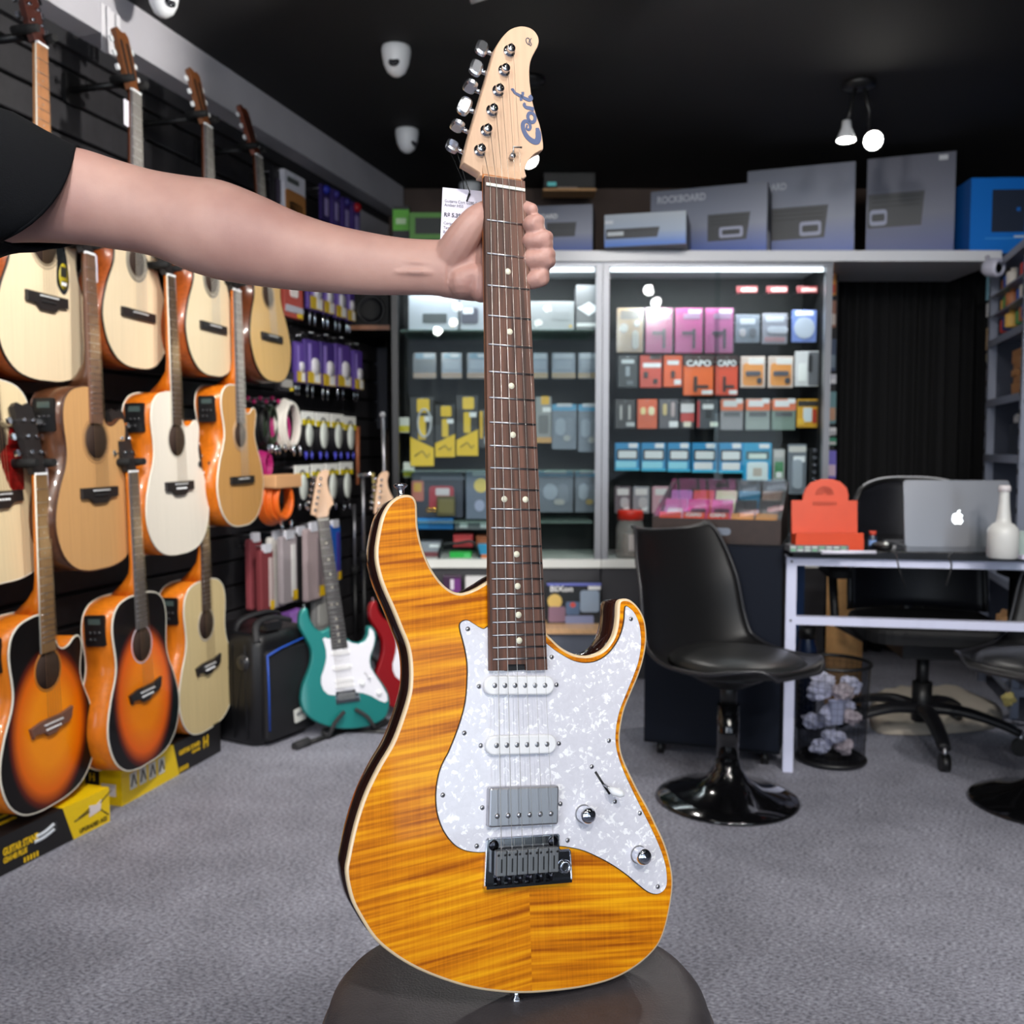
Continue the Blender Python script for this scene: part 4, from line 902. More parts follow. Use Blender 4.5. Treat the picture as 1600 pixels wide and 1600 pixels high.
# ------------------------------------------------------------------ flat guitar stand boxes on the floor under the bottom row
yel = mat('box_yellow', (240, 202, 12), .42); blk = mat('box_black', (24, 23, 24), .45); prt = mat('box_print_yellow', (240, 196, 20), .5)
def stand_box(label, p0, p1, depth, h, split, flip=False, kind=0):
    """p0 and p1: the two lower front corners on the floor; black part and yellow part meet at split"""
    d = (p1 - p0); L = d.length; d.normalize(); out = Vector((d.y, -d.x, 0))
    t = thing('guitar_stand_box', label, 'box', p0, Matrix((d, -out, Vector((0, 0, 1)))).transposed())
    s = split * L
    def seg(x0, x1, m, nm, sl0=0, sl1=0):
        vs = []
        for (y, z) in ((0, 0), (0, h), (depth, h), (depth, 0)):
            vs.append((x0 + sl0 * z / h, y, z)); vs.append((x1 + sl1 * z / h, y, z))
        return MB().add(vs, [(0, 1, 3, 2), (2, 3, 5, 4), (4, 5, 7, 6), (6, 7, 1, 0), (0, 2, 4, 6), (1, 7, 5, 3)]).build(nm, m, t)
    if kind == 1:
        seg(0, s, yel, 'yellow_sleeve', 0, -.03); seg(s, L, blk, 'carton', -.03, 0)
    else:
        seg(0, s, blk, 'carton', 0, -.035); seg(s, L, yel, 'yellow_sleeve', -.035, 0)
    return t, L, h
def along(root, p0, px, py=1300):
    """distance along the front of a box to where the photograph column px meets it"""
    d = root.matrix_world.to_3x3() @ Vector((1, 0, 0)) if False else (root['front_dir'][0], root['front_dir'][1])
    n = Vector((-d[1], d[0], 0)); r = ray(px, py); c = Vector((0, 0, CAM_H)); P = c + r * ((p0 - c).dot(n) / r.dot(n))
    return (P.x - p0.x) * d[0] + (P.y - p0.y) * d[1]
def ftext(s, sz, m, par, x, z, w=None, b=.0004): return text(s, sz, m, par, T(x, -.0012, z) @ FRONT, w, 'lettering', b, .0003, 'LEFT')
def hmark(par, x, z, s, M2=FRONT):
    m = MB()
    for dx in (-.5, .5): m.prism([(x + dx * s - .16 * s, z - .95 * s), (x + dx * s + .16 * s, z - .75 * s), (x + dx * s + .16 * s, z + .95 * s), (x + dx * s - .16 * s, z + .75 * s)], .0008, .0016, M2)
    m.prism([(x - .5 * s, z - .28 * s), (x + .5 * s, z + .0 * s), (x + .5 * s, z + .28 * s), (x - .5 * s, z + .0 * s)], .0008, .0016, M2); return m.build('h_emblem', prt, par)
q0_, q1_ = atZ(-60, 1401, 0), atZ(172, 1283, 0)
b1, L1, h1 = stand_box('yellow and black guitar stand box nearest the left edge', q0_, q1_, .30, .098, .72)
b1['front_dir'] = tuple((q1_ - q0_).normalized()); A1_ = lambda px: along(b1, q0_, px)
ftext('GUITAR STAND', .026, prt, b1, A1_(3), .056, A1_(60) - A1_(3), .0010); ftext('GS414B PLUS', .019, prt, b1, A1_(3), .035, A1_(41) - A1_(3), .0007)
for k in range(5): MB().box((A1_(37 + 5 * k), -.001, .012), (.0045, .002, .013)).build('print_dash', prt, b1)
for k in range(2): MB().tube(catmull([(A1_(53 + 3 * k), -.001, .046 + .012 * k), (A1_(68), -.001, .046 + .012 * k), (A1_(84), -.001, .054 + .014 * k)], 4, False), .0045, 8).build('printed_stand_picture', col(206, 212, 220, .3), b1)
MB().box((A1_(87), -.001, .060), (.006, .002, .024)).build('printed_stand_picture', col(60, 62, 66), b1)
ftext('UPGRADED AGS', .017, col(30, 26, 14), b1, A1_(124), .014, A1_(167) - A1_(124), .0004)
gx_ = A1_(149); pc = MB().prism([(gx_ - .022, .040), (gx_ + .020, .046), (gx_ + .026, .074), (gx_ + .006, .066), (gx_ - .020, .072)], .0004, .0014, FRONT).build('printed_guitar_picture', col(226, 214, 214), b1)
pic = MB()
for (ax, az, bx, bz) in ((-.075, .048, -.02, .056), (.02, .066, .065, .088), (.022, .046, .05, .022), (-.06, .052, -.02, .064)): pic.tube([(gx_ + ax, -.0012, az), (gx_ + bx, -.0012, bz)], .0016, 5)
pic.build('printed_stand_legs', col(70, 58, 30), pc)
tpm = MB().box((L1 * .78, .14, h1 + .0006), (.16, .07, .001)).build('top_print', col(206, 204, 208), b1)
for k in range(4): MB().box((L1 * .72 + .035 * k, .14, h1 + .0014), (.014, .05, .0006)).build('top_picture', col(60, 58, 60), tpm)
for k in range(3): MB().box((L1 * .30 + .02 * k, .07 + .035 * k, h1 + .0006), (.16 - .03 * k, .014, .001)).build('top_stripe', prt, b1)
q2_, q3_ = atZ(191, 1260, 0), atZ(345, 1174, 0)
b2, L2, h2 = stand_box('guitar stand box, half yellow half black, under the sunburst and cream dreadnoughts', q2_, q3_, .22, .106, .54, kind=1)
b2['front_dir'] = tuple((q3_ - q2_).normalized()); A2_ = lambda px: along(b2, q2_, px, 1200)
for k, (a_, c_) in enumerate(((202, 213), (217, 228), (232, 243), (247, 257))):
    q = MB().box(((A2_(a_) + A2_(c_)) / 2, -.001, .060), (A2_(c_) - A2_(a_), .001, .050)).build('product_picture', col(214, 212, 204), b2)
    m_ = (A2_(a_) + A2_(c_)) / 2; MB().tube([(m_ - .012, -.002, .044), (m_, -.002, .078), (m_ + .012, -.002, .046)], .0024, 5).build('picture_print', black_pl, q)
MB().box((-.0008, .10, .080), (.001, .05, .046)).build('emblem_patch', blk, b2)
hmark(b2, -.10, .080, .014, R(-90, 'Z') @ FRONT)
MB().box((-.0008, .045, .045), (.001, .05, .036)).build('barcode_sticker', col(228, 222, 226), b2)
ftext('GUITAR STAND', .020, prt, b2, A2_(280), .068, A2_(313) - A2_(280), .0008); ftext('GS410B', .013, prt, b2, A2_(300), .050, A2_(313) - A2_(300), .0005)
hmark(b2, A2_(322), .062, .022)
for k in range(5): MB().box((A2_(281 + 3 * k), -.001, .014), (.0045, .002, .015)).build('print_dash', prt, b2)
# ------------------------------------------------------------------ goods hanging at the far end of the left wall
clear_m = glassmat('clear_film', (244, 246, 250), opacity=.04, rough=.12)
def hookrod(t, z, depth): MB().tube([(0, z, .012), (0, z, -depth)], .0025, 6).build('peg_hook', steel, t)
def wall_item(name, label, cat, px0, px1, py0, py1, o, group=None):
    """an item hanging flat to the wall: returns its root (top centre at the origin), width and height"""
    c = onwall((px0 + px1) / 2, py0, o); l = onwall(px0, py0, o); r = onwall(px1, py0, o); b = onwall((px0 + px1) / 2, py1, o)
    t = thing(name, label, cat, c, WALLM, group)
    return t, abs((r - l).dot(WS)), c.z - b.z
def cable_pack(label, px0, px1, py0, py1, tint, o=.14):
    t, w, h = wall_item('cable_pack', label, 'cable', px0, px1, py0, py1, o, 'purple cable packs on the wall')
    MB().prism(rrect(w * .94, h * .80, .008, 3, 0, -h * .58), -.010, .006, bev=.003).build('card', col(*tint), t)
    MB().box((-w * .2, -h * .5, .008), (w * .16, h * .5, .003)).build('printed_stripe', col(150, 128, 205), t)
    q = MB().box((w * .06, -h * .86, .009), (w * .8, h * .20, .004)).build('yellow_label', col(214, 180, 50), t)
    MB().box((w * .22, -h * .86, .0115), (w * .36, h * .17, .001)).build('label_print', col(240, 238, 235), q)
    MB().lathe([(0, .012), (w * .26, .012), (w * .28, .006)], 16, T(w * .15, -h * .66, 0)).build('round_sticker', col(236, 232, 238), t)
    cl = MB()
    for k in range(3): cl.tube([(w * .36 * math.cos(a) * (1 - .06 * k), -h * .25 + h * .2 * math.sin(a), -.012 - .006 * k) for a in [2 * PI * i / 18 for i in range(18)]], .0035, 6, closed=True)
    cl.build('coiled_cable', mat('cable_black', (16, 15, 20), .5), t)
    for s in (-.2, .15): MB().tube([(w * s, -h * .96, -.008), (w * s, -h * 1.1, -.008), (w * s, -h * 1.16, -.008), (w * s, -h * 1.22, -.008)], [.006, .006, .003, .003], 8).build('jack_plug', chrome, t)
    hookrod(t, -.01, .13)
PUR = [(92, 66, 150), (86, 60, 146), (98, 70, 160), (80, 56, 138), (70, 50, 126)]
for i, (a, b, y0, y1) in enumerate(((478, 501, 296, 482), (501, 519, 308, 488), (520, 538, 318, 494), (539, 552, 330, 499))):
    cable_pack('purple cable pack, %s from the left just below the forearm' % ORD[i], a, b, y0 + 95, y1 + 5, PUR[i])
for i, (a, b, y0, y1) in enumerate(((459, 473, 520, 600), (474, 498, 516, 602), (499, 521, 520, 606), (522, 546, 524, 607), (550, 565, 534, 611))):
    cable_pack('purple cable pack, %s from the left in the second row' % ORD[i], a, b, y0, y1, PUR[(i + 2) % 5])
for i, (a, b, y0, y1, cc) in enumerate(((500, 513, 290, 345, (60, 44, 110)), (517, 528, 297, 352, (84, 66, 140)), (533, 545, 310, 362, (80, 60, 140)), (548, 561, 318, 372, (92, 70, 150)))):
    t, w, h = wall_item('cable_pack', 'purple cable pack, %s from the left, showing just above the forearm' % ORD[i], 'cable', a, b, y0, y1, .14, 'purple cable packs on the wall')
    MB().prism(rrect(w * .95, h, .006, 3, 0, -h / 2), -.008, .006).build('card', col(*cc), t)
    MB().box((w * .1, -h * .6, .007), (w * .4, h * .5, .002)).build('printed_stripe', col(176, 160, 214), t)
    MB().sphere((0, -h * .12, .008), w * .26, 10, 6).build('plug_cap', col(*((40, 50, 170), (60, 50, 140), (50, 40, 120), (176, 24, 36))[i]), t); hookrod(t, -.008, .13)
def coil_tag(label, px0, px1, py0, py1, pyb, o=.15):
    t, w, h = wall_item('cable_coil', label, 'cable', px0, px1, py0, py1, o, 'black cables with yellow and white tags')
    H = onwall((px0 + px1) / 2, py0, o).z - onwall((px0 + px1) / 2, pyb, o).z
    q = MB().box((0, -h * .5, .010), (w * .92, h, .006)).build('tag_card', col(244, 244, 238, .6), t)
    MB().box((0, -h * .80, .0135), (w * .92, h * .40, .001)).build('yellow_band', col(226, 204, 20), q)
    cl = MB()
    for k in range(5):
        rx = w * (.40 - .03 * k); 
        cl.tube([(rx * math.cos(a) + .004 * (k % 2), -H * .52 + H * .40 * math.sin(a), .006 * (k - 2)) for a in [2 * PI * i / 22 for i in range(22)]], .0042, 6, closed=True)
    cl.build('coiled_cable', mat('cable_black', (16, 15, 20), .5), t)
    MB().lathe([(0, .012), (w * .24, .012), (w * .26, .008)], 16, T(w * .04, -H * .5, .006) @ Matrix.Diagonal((1, 1.6, 1, 1))).build('paper_disc', col(226, 232, 224, .6), t)
    for s, cc in ((-.22, (70, 70, 190)), (.2, (70, 74, 180))): MB().tube([(w * s, -H * .86, .012), (w * s, -H * .95, .014), (w * s * 1.1, -H * 1.02, .014)], [.007, .007, .004], 8).build('plug', col(*cc) if py0 < 700 else chrome, t)
    hookrod(t, -h * .2, .15)
for i, (a, b, y0, y1) in enumerate(((467, 488, 643, 664), (489, 512, 645, 667), (513, 534, 647, 668), (533, 553, 651, 672))):
    coil_tag('black cable coil, %s from the left in the upper yellow-tagged row' % ORD[i], a, b, y0, y1, 716)
for i, (a, b, y0, y1) in enumerate(((456, 480, 727, 747), (482, 503, 725, 744), (504, 526, 724, 742), (527, 548, 722, 741))):
    coil_tag('black cable coil, %s from the left in the lower yellow-tagged row' % ORD[i], a, b, y0, y1, 795)
def loose_coil(name, label, px, py0, py1, wpx, cc, o, n=5, rad=.006, plugs=chrome, wrap=None):
    t, w, h = wall_item(name, label, 'cable', px - wpx / 2, px + wpx / 2, py0, py1, o)
    cl = MB()
    for k in range(n): cl.tube([(w * (.44 - .035 * k) * math.cos(a) + .006 * math.sin(3 * k), -h * .5 + h * (.46 - .02 * k) * math.sin(a), .010 * (k - n / 2)) for a in [2 * PI * i / 26 for i in range(26)]], rad, 7, closed=True)
    cl.build('coiled_cable', mat('cable_%d_%d_%d' % cc, cc, .42), t)
    if wrap: MB().prism(rrect(w * .8, h * .26, .008, 3, 0, -h * .12), -.02, .045, bev=.004).build('paper_wrap', col(*wrap, .6), t)
    for s in (-.16, .12): MB().tube([(w * s, -h * .9, .03), (w * s, -h * 1.02, .035), (w * s, -h * 1.1, .035)], [.007, .006, .003], 8).build('plug', plugs, t)
    hookrod(t, -.012, .14)
loose_coil('cable_coil', 'thick white cable coil hanging beside the yellow-tagged cables', 452, 622, 704, 34, (232, 226, 216), .16, 4, .008)
loose_coil('cable_coil', 'magenta and white wrapped cable coil behind the white one', 438, 640, 700, 30, (186, 40, 118), .13, 5, .007)
loose_coil('cable_coil', 'black and green cable coil left of the white coil', 421, 628, 702, 22, (44, 58, 40), .13, 5, .006)
loose_coil('cable_coil', 'black cable coil with a pink cap beside the orange classical guitar', 409, 630, 700, 18, (18, 17, 20), .13, 5, .006)
loose_coil('cable_coil', 'magenta coil above the orange cable', 414, 704, 748, 18, (176, 30, 110), .14, 4, .006)
loose_coil('cable_coil', 'bright orange cable coil with a kraft paper wrap', 436, 742, 822, 52, (236, 108, 30), .17, 7, .0085, chrome, (222, 168, 118))
for i in range(6):
    t, w, h = wall_item('pink_peg_cap', 'pink rubber peg cap, %s from the left above the cable coils' % ORD[i], 'peg', 384 + i * 9.5, 391 + i * 9.5, 618 + (i % 2) * 5, 626 + (i % 2) * 5, .15, 'pink peg caps')
    MB().sphere((0, -h / 2, 0), .0095, 10, 8).build('cap', col(214, 36, 120), t); hookrod(t, -h / 2, .14)
# blister packs and straps
def strap_pack(label, px0, px1, py0, py1, cc, c2, o=.13, tab=(226, 184, 20)):
    t, w, h = wall_item('strap_pack', label, 'strap', px0, px1, py0, py1, o)
    MB().prism(rrect(w * .9, h * .9, .012, 3, 0, -h * .53), -.012, .010, bev=.006).build('folded_strap', col(*cc, .7), t)
    MB().box((w * .18, -h * .55, .012), (w * .22, h * .7, .003)).build('strap_end', col(*c2, .6), t)
    MB().prism(rrect(w * .5, h * .12, .006, 3, 0, -h * .06), -.002, .014).build('header', col(222, 224, 234, .4), t)
    MB().box((w * .25, -h * .88, .014), (w * .26, h * .13, .002)).build('yellow_tab', col(*tab), t)
    hookrod(t, -.01, .12)
strap_pack('maroon guitar strap in a clear bag, left end of the strap row', 386, 407, 832, 955, (138, 60, 68), (120, 46, 56), o=.10)
strap_pack('dark red guitar strap in a clear bag with white print', 403, 425, 850, 960, (126, 50, 56), (206, 190, 188), o=.15)
strap_pack('white guitar strap in a clear bag', 418, 445, 828, 952, (226, 222, 216), (190, 186, 186), o=.11)
strap_pack('grey and white guitar strap in a clear bag', 436, 462, 828, 945, (170, 160, 164), (236, 234, 232), o=.16)
strap_pack('black guitar strap with a white panel in a clear bag', 456, 480, 822, 942, (40, 38, 42), (232, 232, 236), o=.12)
strap_pack('pale pink-grey guitar strap in a clear bag behind the teal guitar neck', 474, 506, 815, 940, (176, 158, 160), (120, 108, 112), o=.17)
strap_pack('bright blue guitar strap pack right of the teal guitar neck', 512, 530, 812, 912, (20, 92, 190), (70, 50, 140), o=.12)
def card_item(name, label, cat, px0, px1, py0, py1, o, base, blocks, group=None):
    t, w, h = wall_item(name, label, cat, px0, px1, py0, py1, o, group)
    MB().prism(rrect(w * .97, h, .006, 3, 0, -h / 2), -.012, .008, bev=.002).build('card', col(*base), t)
    for (bx, by, bw, bh, cc) in blocks: MB().prism(rrect(w * bw, h * bh, min(w * bw, h * bh) * .2, 3, w * bx, -h * by), .008, .012, bev=.001).build('printed_block', col(*cc), t)
    hookrod(t, -.012, .12); return t
card_item('hanging_pack', 'brown and white blister pack hanging above the forearm', 'pack', 441, 475, 272, 340, .15, (222, 222, 232), ((0, .7, .9, .55, (176, 118, 64)), (0, .82, .6, .3, (38, 28, 26)), (-.1, .2, .5, .12, (90, 96, 96))))
card_item('hanging_pack', 'narrow black pack left of the brown and white blister pack', 'pack', 424, 440, 262, 335, .13, (24, 22, 28), ((0, .5, .5, .5, (56, 44, 66)),))
card_item('hanging_pack', 'red oval pack hanging under the forearm beside the yellow classical guitar', 'pack', 441, 471, 430, 497, .15, (186, 78, 66), ((0, .35, .4, .35, (244, 232, 228)), (0, .8, .9, .16, (190, 190, 200)), (.3, .92, .25, .12, (226, 190, 30))))
card_item('hanging_pack', 'small black pack under the yellow classical guitar', 'pack', 432, 457, 580, 612, .13, (52, 50, 54), ((0, .6, .7, .4, (180, 176, 170)), (.3, .85, .2, .2, (226, 196, 30))))
card_item('hanging_pack', 'lilac fabric pouch above the soft case', 'pouch', 432, 468, 955, 982, .14, (150, 96, 190), ((.2, .5, .4, .8, (176, 126, 214)),))
card_item('hanging_pack', 'light grey plastic pouch beside the teal guitar neck', 'pouch', 489, 514, 935, 985, .14, (150, 150, 150), ((0, .5, .6, .7, (176, 176, 172)),))
# ------------------------------------------------------------------ soft case with blue piping
g0, g1 = atZ(357, 1135, 0), atZ(405, 1172, 0)
gd = (atZ(490, 1140, 0) - g1); gd.z = 0; gd.normalize()
cn = Vector((gd.y, -gd.x, 0))
bag = thing('soft_case', 'black padded soft case with blue piping standing on the carpet', 'bag', g1, Matrix((gd, -cn, Vector((0, 0, 1)))).transposed())
bw, bdp, bh_ = .30, .34, .40
bagm = mat('black_nylon', (24, 24, 28), .6, bump=(500, .4), noise=(9, .3)); bagd = mat('black_vinyl', (15, 15, 18), .42)
fixnormals(MB().loft([[(x, y, z) for x, y in rrect(bw - q, bdp - q, .05, 5, bw / 2, bdp / 2)] for z, q in ((0, .04), (.02, .01), (.2, 0), (.36, .004), (.39, .02), (bh_, .06))]).build('case_body', bagd, bag))
MB().prism(rrect(bw * .86, bh_ * .80, .02, 4, bw * .52, bh_ * .45), 0, .018, FRONT @ T(0, 0, -.004), bev=.006).build('front_pocket', bagm, bag)
MB().tube([(.03, -.018, bh_ * .82), (bw * .3, -.02, bh_ * .86), (bw * .95, -.018, bh_ * .93)], .0035, 6).build('blue_piping', col(36, 84, 190), bag)
MB().tube([(.035, -.018, .06), (.032, -.02, bh_ * .5), (.03, -.018, bh_ * .82)], .003, 6).build('blue_piping', col(36, 84, 190), bag)
MB().tube(catmull([(.04, .15, bh_ - .01), (.06, .14, bh_ + .035), (.16, .13, bh_ + .05), (.25, .14, bh_ + .035), (.27, .15, bh_ - .01)], 4, False), .013, 8, sq=.5).build('carry_handle', bagm, bag)
MB().tube(catmull([(.02, .02, bh_ - .03), (.05, .05, bh_ + .03), (.14, .06, bh_ + .04), (.22, .05, bh_ + .02)], 4, False), .014, 8, sq=.5).build('carry_handle', bagm, bag)
MB().box((.10, .04, bh_ + .02), (.07, .05, .03)).build('handle_buckle', col(30, 30, 33, .3), bag)
lb_ = MB().prism(rrect(.062, .05, .004, 2), 0, .003, T(bw * .62, -.02, .085) @ R(-6, 'Y') @ FRONT).build('name_patch', col(214, 214, 208), bag)
[MB().box((-.016 + .008 * k, .004, .0036), (.005, .012, .0006), T(bw * .62, -.02, .085) @ R(-6, 'Y') @ FRONT).build('patch_print', col(90, 90, 96), lb_) for k in range(5)]
MB().lathe([(0, .012), (.022, .012), (.03, .0)], 14, T(0, .07, .30) @ R(-90, 'Y')).build('corner_buckle', col(40, 40, 42, .2), bag)
MB().tube([(0.004, y, .03 + .33 * (1 if i % 2 else 0)) for i, y in enumerate((.06, .06, .12, .12, .2, .2))], .006, 6).build('side_seam', bagm, bag)
# ------------------------------------------------------------------ teal and red electric guitars on tubular stands
def electric_at(label, nut, low, mats, yaw):
    k = (atY(*nut, 1.0) - atY(*low, 1.0)).length; Y = .777 / k
    pn, pl = atY(*nut, Y + .04), atY(*low, Y - .05); up = (pn - pl).normalized()
    a = math.radians(yaw); n = Vector((math.sin(a), -math.cos(a), 0)); n = (n - up * n.dot(up)).normalized(); rt = up.cross(n)
    return electric(label, pn - up * .785, Matrix((rt, up, n)).transposed(), *mats, full=False, group='electric guitars on floor stands'), pn, up, n, rt
teal = mat('teal_metallic', (28, 128, 124), .28, .35, coat=.8); red = mat('candy_red', (150, 12, 22), .25, .35, coat=.8)
wguard = mat('white_guard', (226, 226, 234), .3); dboard = mat('dark_board', (70, 56, 50), .5)
kboard = mat('black_board', (44, 42, 44), .5)
tg_, tn_, tu_, tnn, trt = electric_at('teal metallic electric guitar standing on a black floor stand', (505, 812), (548, 1137), (teal, teal, None, wguard, kboard, maple), 24)
rg_, rn_, ru_, rnn, rrt = electric_at('candy red electric guitar half hidden behind the amber guitar', (603, 809), (660, 1110), (red, red, None, wguard, kboard, maple), 24)
def stand(label, pn, up, n, rt):
    low = pn - up * .777
    zb = low.z; base = Vector((low.x, low.y, 0)) - n * .05
    f = Vector((n.x, n.y, 0)).normalized(); r = Vector((rt.x, rt.y, 0)).normalized()
    t = thing('guitar_stand', label, 'stand', base, Matrix((r, -f, Vector((0, 0, 1)))).transposed(), 'tubular floor stands')
    gl = t.matrix_world.inverted()
    L = lambda P: gl @ P
    foam = mat('foam_grey', (44, 44, 46), .85)
    MB().tube([L(low - n * .075 + up * -.005), L(low - n * .085 + up * .25), L(low - n * .075 + up * .55)], .011, 8).build('upright', black_pl, t)
    for s in (-1, 1):
        MB().tube([(0, .02, zb * .75), (s * .07, -.02, zb * .4), (s * .20, -.11, .016)], .012, 8).build('leg', black_pl, t)
        MB().tube([(s * .165, -.09, .022), (s * .22, -.125, .018)], .017, 10).build('rubber_foot', foam, t)
        a = L(low + rt * (s * .085) - n * .07 + up * .012); b = L(low + rt * (s * .085) + n * .004 - up * .004); c_ = L(low + rt * (s * .06) + n * .02 + up * .04); d_ = L(low + rt * (s * .02) + n * .022 + up * .075)
        MB().tube(catmull([L(low - n * .075 - up * .005), a, b, c_, d_], 3, False), .0075, 8).build('cradle_arm', foam, t)
    MB().tube([(0, .03, zb * .7), (0, .12, .014)], .012, 8).build('leg', black_pl, t)
    MB().tube([(0, .10, .018), (0, .16, .016)], .017, 10).build('rubber_foot', foam, t)
stand('black tubular stand under the teal guitar', tn_, tu_, tnn, trt)
stand('black tubular stand under the red guitar', rn_, ru_, rnn, rrt)
# ------------------------------------------------------------------ dark corner: microphone stands, shelf with a loudspeaker, wooden stick
def mic_stand(label, px, Y, top_py, lean=0.0):
    b = atY(px, 1100, Y); zt = atY(px, top_py, Y).z
    t = thing('microphone_stand', label, 'stand', (b.x, b.y, 0))
    MB().tube([(0, 0, .05), (lean * .5, 0, zt * .6)], .011, 10).build('lower_tube', black_pl, t)
    MB().tube([(lean * .5, 0, zt * .6), (lean, 0, zt)], .008, 10).build('upper_tube', mat('grey_tube', (150, 150, 156), .3, .8), t)
    MB().cyl((lean * .5, 0, zt * .58), (lean * .52, 0, zt * .63), .017, n=12).build('clutch', black_rub, t)
    for k in range(3):
        a = 2 * PI * k / 3 + .4
        l = MB().tube([(0, 0, .14), (.11 * math.cos(a), .11 * math.sin(a), .012)], .008, 8).build('leg', black_pl, t)
        MB().tube([(.095 * math.cos(a), .095 * math.sin(a), .022), (.118 * math.cos(a), .118 * math.sin(a), .012)], .012, 8).build('rubber_foot', black_rub, l)
    return t, zt
m1, z1 = mic_stand('black microphone stand with a pale upper tube beside the teal guitar', 557, 4.5, 788)
m2, z2 = mic_stand('taller black microphone stand with a chrome clamp beside the red headstock', 571, 4.3, 742)
MB().tube([(-.02, -.02, z2), (.02, -.02, z2), (.045, -.03, z2 + .01)], .010, 8).build('clamp', chrome, m2)
MB().tube([(.05, -.03, z2 + .01), (.055, -.03, z2 - .12)], .007, 8).build('clamp_rod', mat('brass_rod', (214, 196, 120), .3, .8), m2)
m3, z3 = mic_stand('black boom stand with a grey knob at the edge of the glass cabinet', 609, 4.08, 648, -.02)
MB().sphere((-.02, 0, z3), .013, 10, 8).build('boom_knob', col(150, 152, 156), m3)
st0 = atY(559, 757, 4.6); st1 = atY(558, 667, 4.6)
tag(MB().tube([st0, st1], [.009, .012], 8).build('wooden_stick', wood('stick_wood', (160, 96, 66)), None), 'thin reddish wooden stick standing in the dark corner', 'stick')
sA = atY(548, 509, 4.75); sB = atY(606, 509, 4.75)
sh = thing('wall_shelf', 'dark corner shelf with a pale wooden front edge', 'shelf', ((sA.x + sB.x) / 2, 4.95, sA.z))
MB().box((0, 0, -.009), (sB.x - sA.x + .02, .4, .018)).build('shelf_board', mat('dark_shelf', (30, 28, 28), .6), sh)
MB().box((0, -.203, -.009), (sB.x - sA.x + .02, .006, .022)).build('edge_strip', wood('edge_wood', (176, 122, 92)), sh)
sp = thing('loudspeaker', 'black loudspeaker on the corner shelf', 'speaker', ((sA.x + sB.x) / 2, 4.93, sA.z))
MB().prism(rrect(.185, .21, .01, 3, 0, .105), -.15, .12, FRONT, bev=.006).build('cabinet', mat('speaker_black', (14, 14, 16), .6), sp)
MB().lathe([(0, -.012), (.03, -.006), (.06, .004), (.068, .010), (.072, .004), (.074, 0)], 28, T(0, -.121, .085) @ FRONT).build('woofer', mat('cone_black', (28, 29, 33), .35), sp)
MB().lathe([(0, .006), (.014, .003), (.022, 0), (.026, .003), (.028, 0)], 20, T(.0, -.121, .178) @ FRONT).build('tweeter', mat('cone_black', (28, 29, 33), .35), sp)
q0, q1 = atY(577, 543, 5.2), atY(606, 670, 5.2)
tag(MB().box(((q0.x + q1.x) / 2, 5.2, (q0.z + q1.z) / 2), (q1.x - q0.x, .03, q0.z - q1.z)).build('wall_panel', mat('slate_panel', (54, 58, 70), .7), None), 'small slate grey panel on the wall in the dark corner', 'panel')
# dark filler panel closing the corner between slat wall and cabinet
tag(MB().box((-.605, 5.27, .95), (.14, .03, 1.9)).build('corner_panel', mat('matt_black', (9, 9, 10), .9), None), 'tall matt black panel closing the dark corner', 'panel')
# ------------------------------------------------------------------ glass display cabinets along the back
CY = 4.3; CB = 4.72
zs0 = atY(1000, 410, CY).z; zs1 = atY(1000, 393, CY).z; zl1 = atY(1000, 874, CY).z; zl0 = atY(1000, 887, CY).z
alu = mat('aluminium', (150, 152, 158), .4, .6); alu_d = mat('dark_aluminium', (50, 52, 56), .4, 1)
cab_in = mat('cabinet_black', (10, 10, 12), .6); base_m = mat('cabinet_grey', (58, 58, 63), .5)
cglass = glassmat('cabinet_glass', (246, 250, 250), refl=.014)
def cabinet(label, px0, px1, shelves, side):
    x0 = atY(px0, 650, CY).x; x1 = atY(px1, 650, CY).x; w = x1 - x0
    t = thing('display_cabinet', label, 'cabinet', ((x0 + x1) / 2, CY, 0))
    pw = .028
    MB().box((0, .21, zl0 / 2), (w - .004, .40, zl0 - .004)).build('base_cupboard', base_m, t)
    MB().box((0, .205, (zl0 + zl1) / 2), (w, .43, zl1 - zl0)).build('ledge', mat('ledge_white', (232, 234, 230), .4), t)
    MB().box((0, CB - CY - .008, (zl1 + zs0) / 2), (w, .016, zs0 - zl1)).build('back_panel', cab_in, t)
    for s in (-1, 1):
        MB().box((s * (w / 2 - pw / 2), .01, (zl1 + zs0) / 2), (pw, .03, zs0 - zl1)).build('front_post', alu if (s > 0 or px0 > 800) else mat('post_black', (22, 22, 25), .4), t)
        MB().box((s * (w / 2 - .006), .21, (zl1 + zs0) / 2), (.008, .38, zs0 - zl1)).build('side_panel', cab_in if side != s else cglass, t)
    MB().box((0, .008, zs0 - .008), (w, .034, .016)).build('top_rail', alu, t)
    lt = MB().box((0, .022, zs0 - .028), (w - .07, .016, .016)).build('light_tube', mat('tube_glow', (255, 255, 255), .4, emit=((240, 248, 255), 2.5)), t)
    l = bpy.data.lights.new('tube_light', 'AREA'); l.shape = 'RECTANGLE'; l.size = w - .1; l.size_y = .03; l.energy = 5.5; l.color = (.92, .96, 1)
    lo = bpy.data.objects.new('tube_light', l); C.objects.link(lo); lo.parent = t; lo.location = (0, .045, zs0 - .04); lo.rotation_euler = (math.radians(24), 0, 0)
    for py in shelves:
        z = atY(800, py, CY + .2).z
        MB().box((0, .21, z), (w - .07, .34, .008)).build('glass_shelf', glassmat('shelf_glass', (205, 225, 218), opacity=.18), t)
    for s in (-1, 1): MB().box((s * (w / 4 - .012), .004 + .006 * s, (zl1 + zs0 - .02) / 2), (w / 2 - .005, .005, zs0 - zl1 - .03)).build('sliding_pane', cglass, t)
    return t
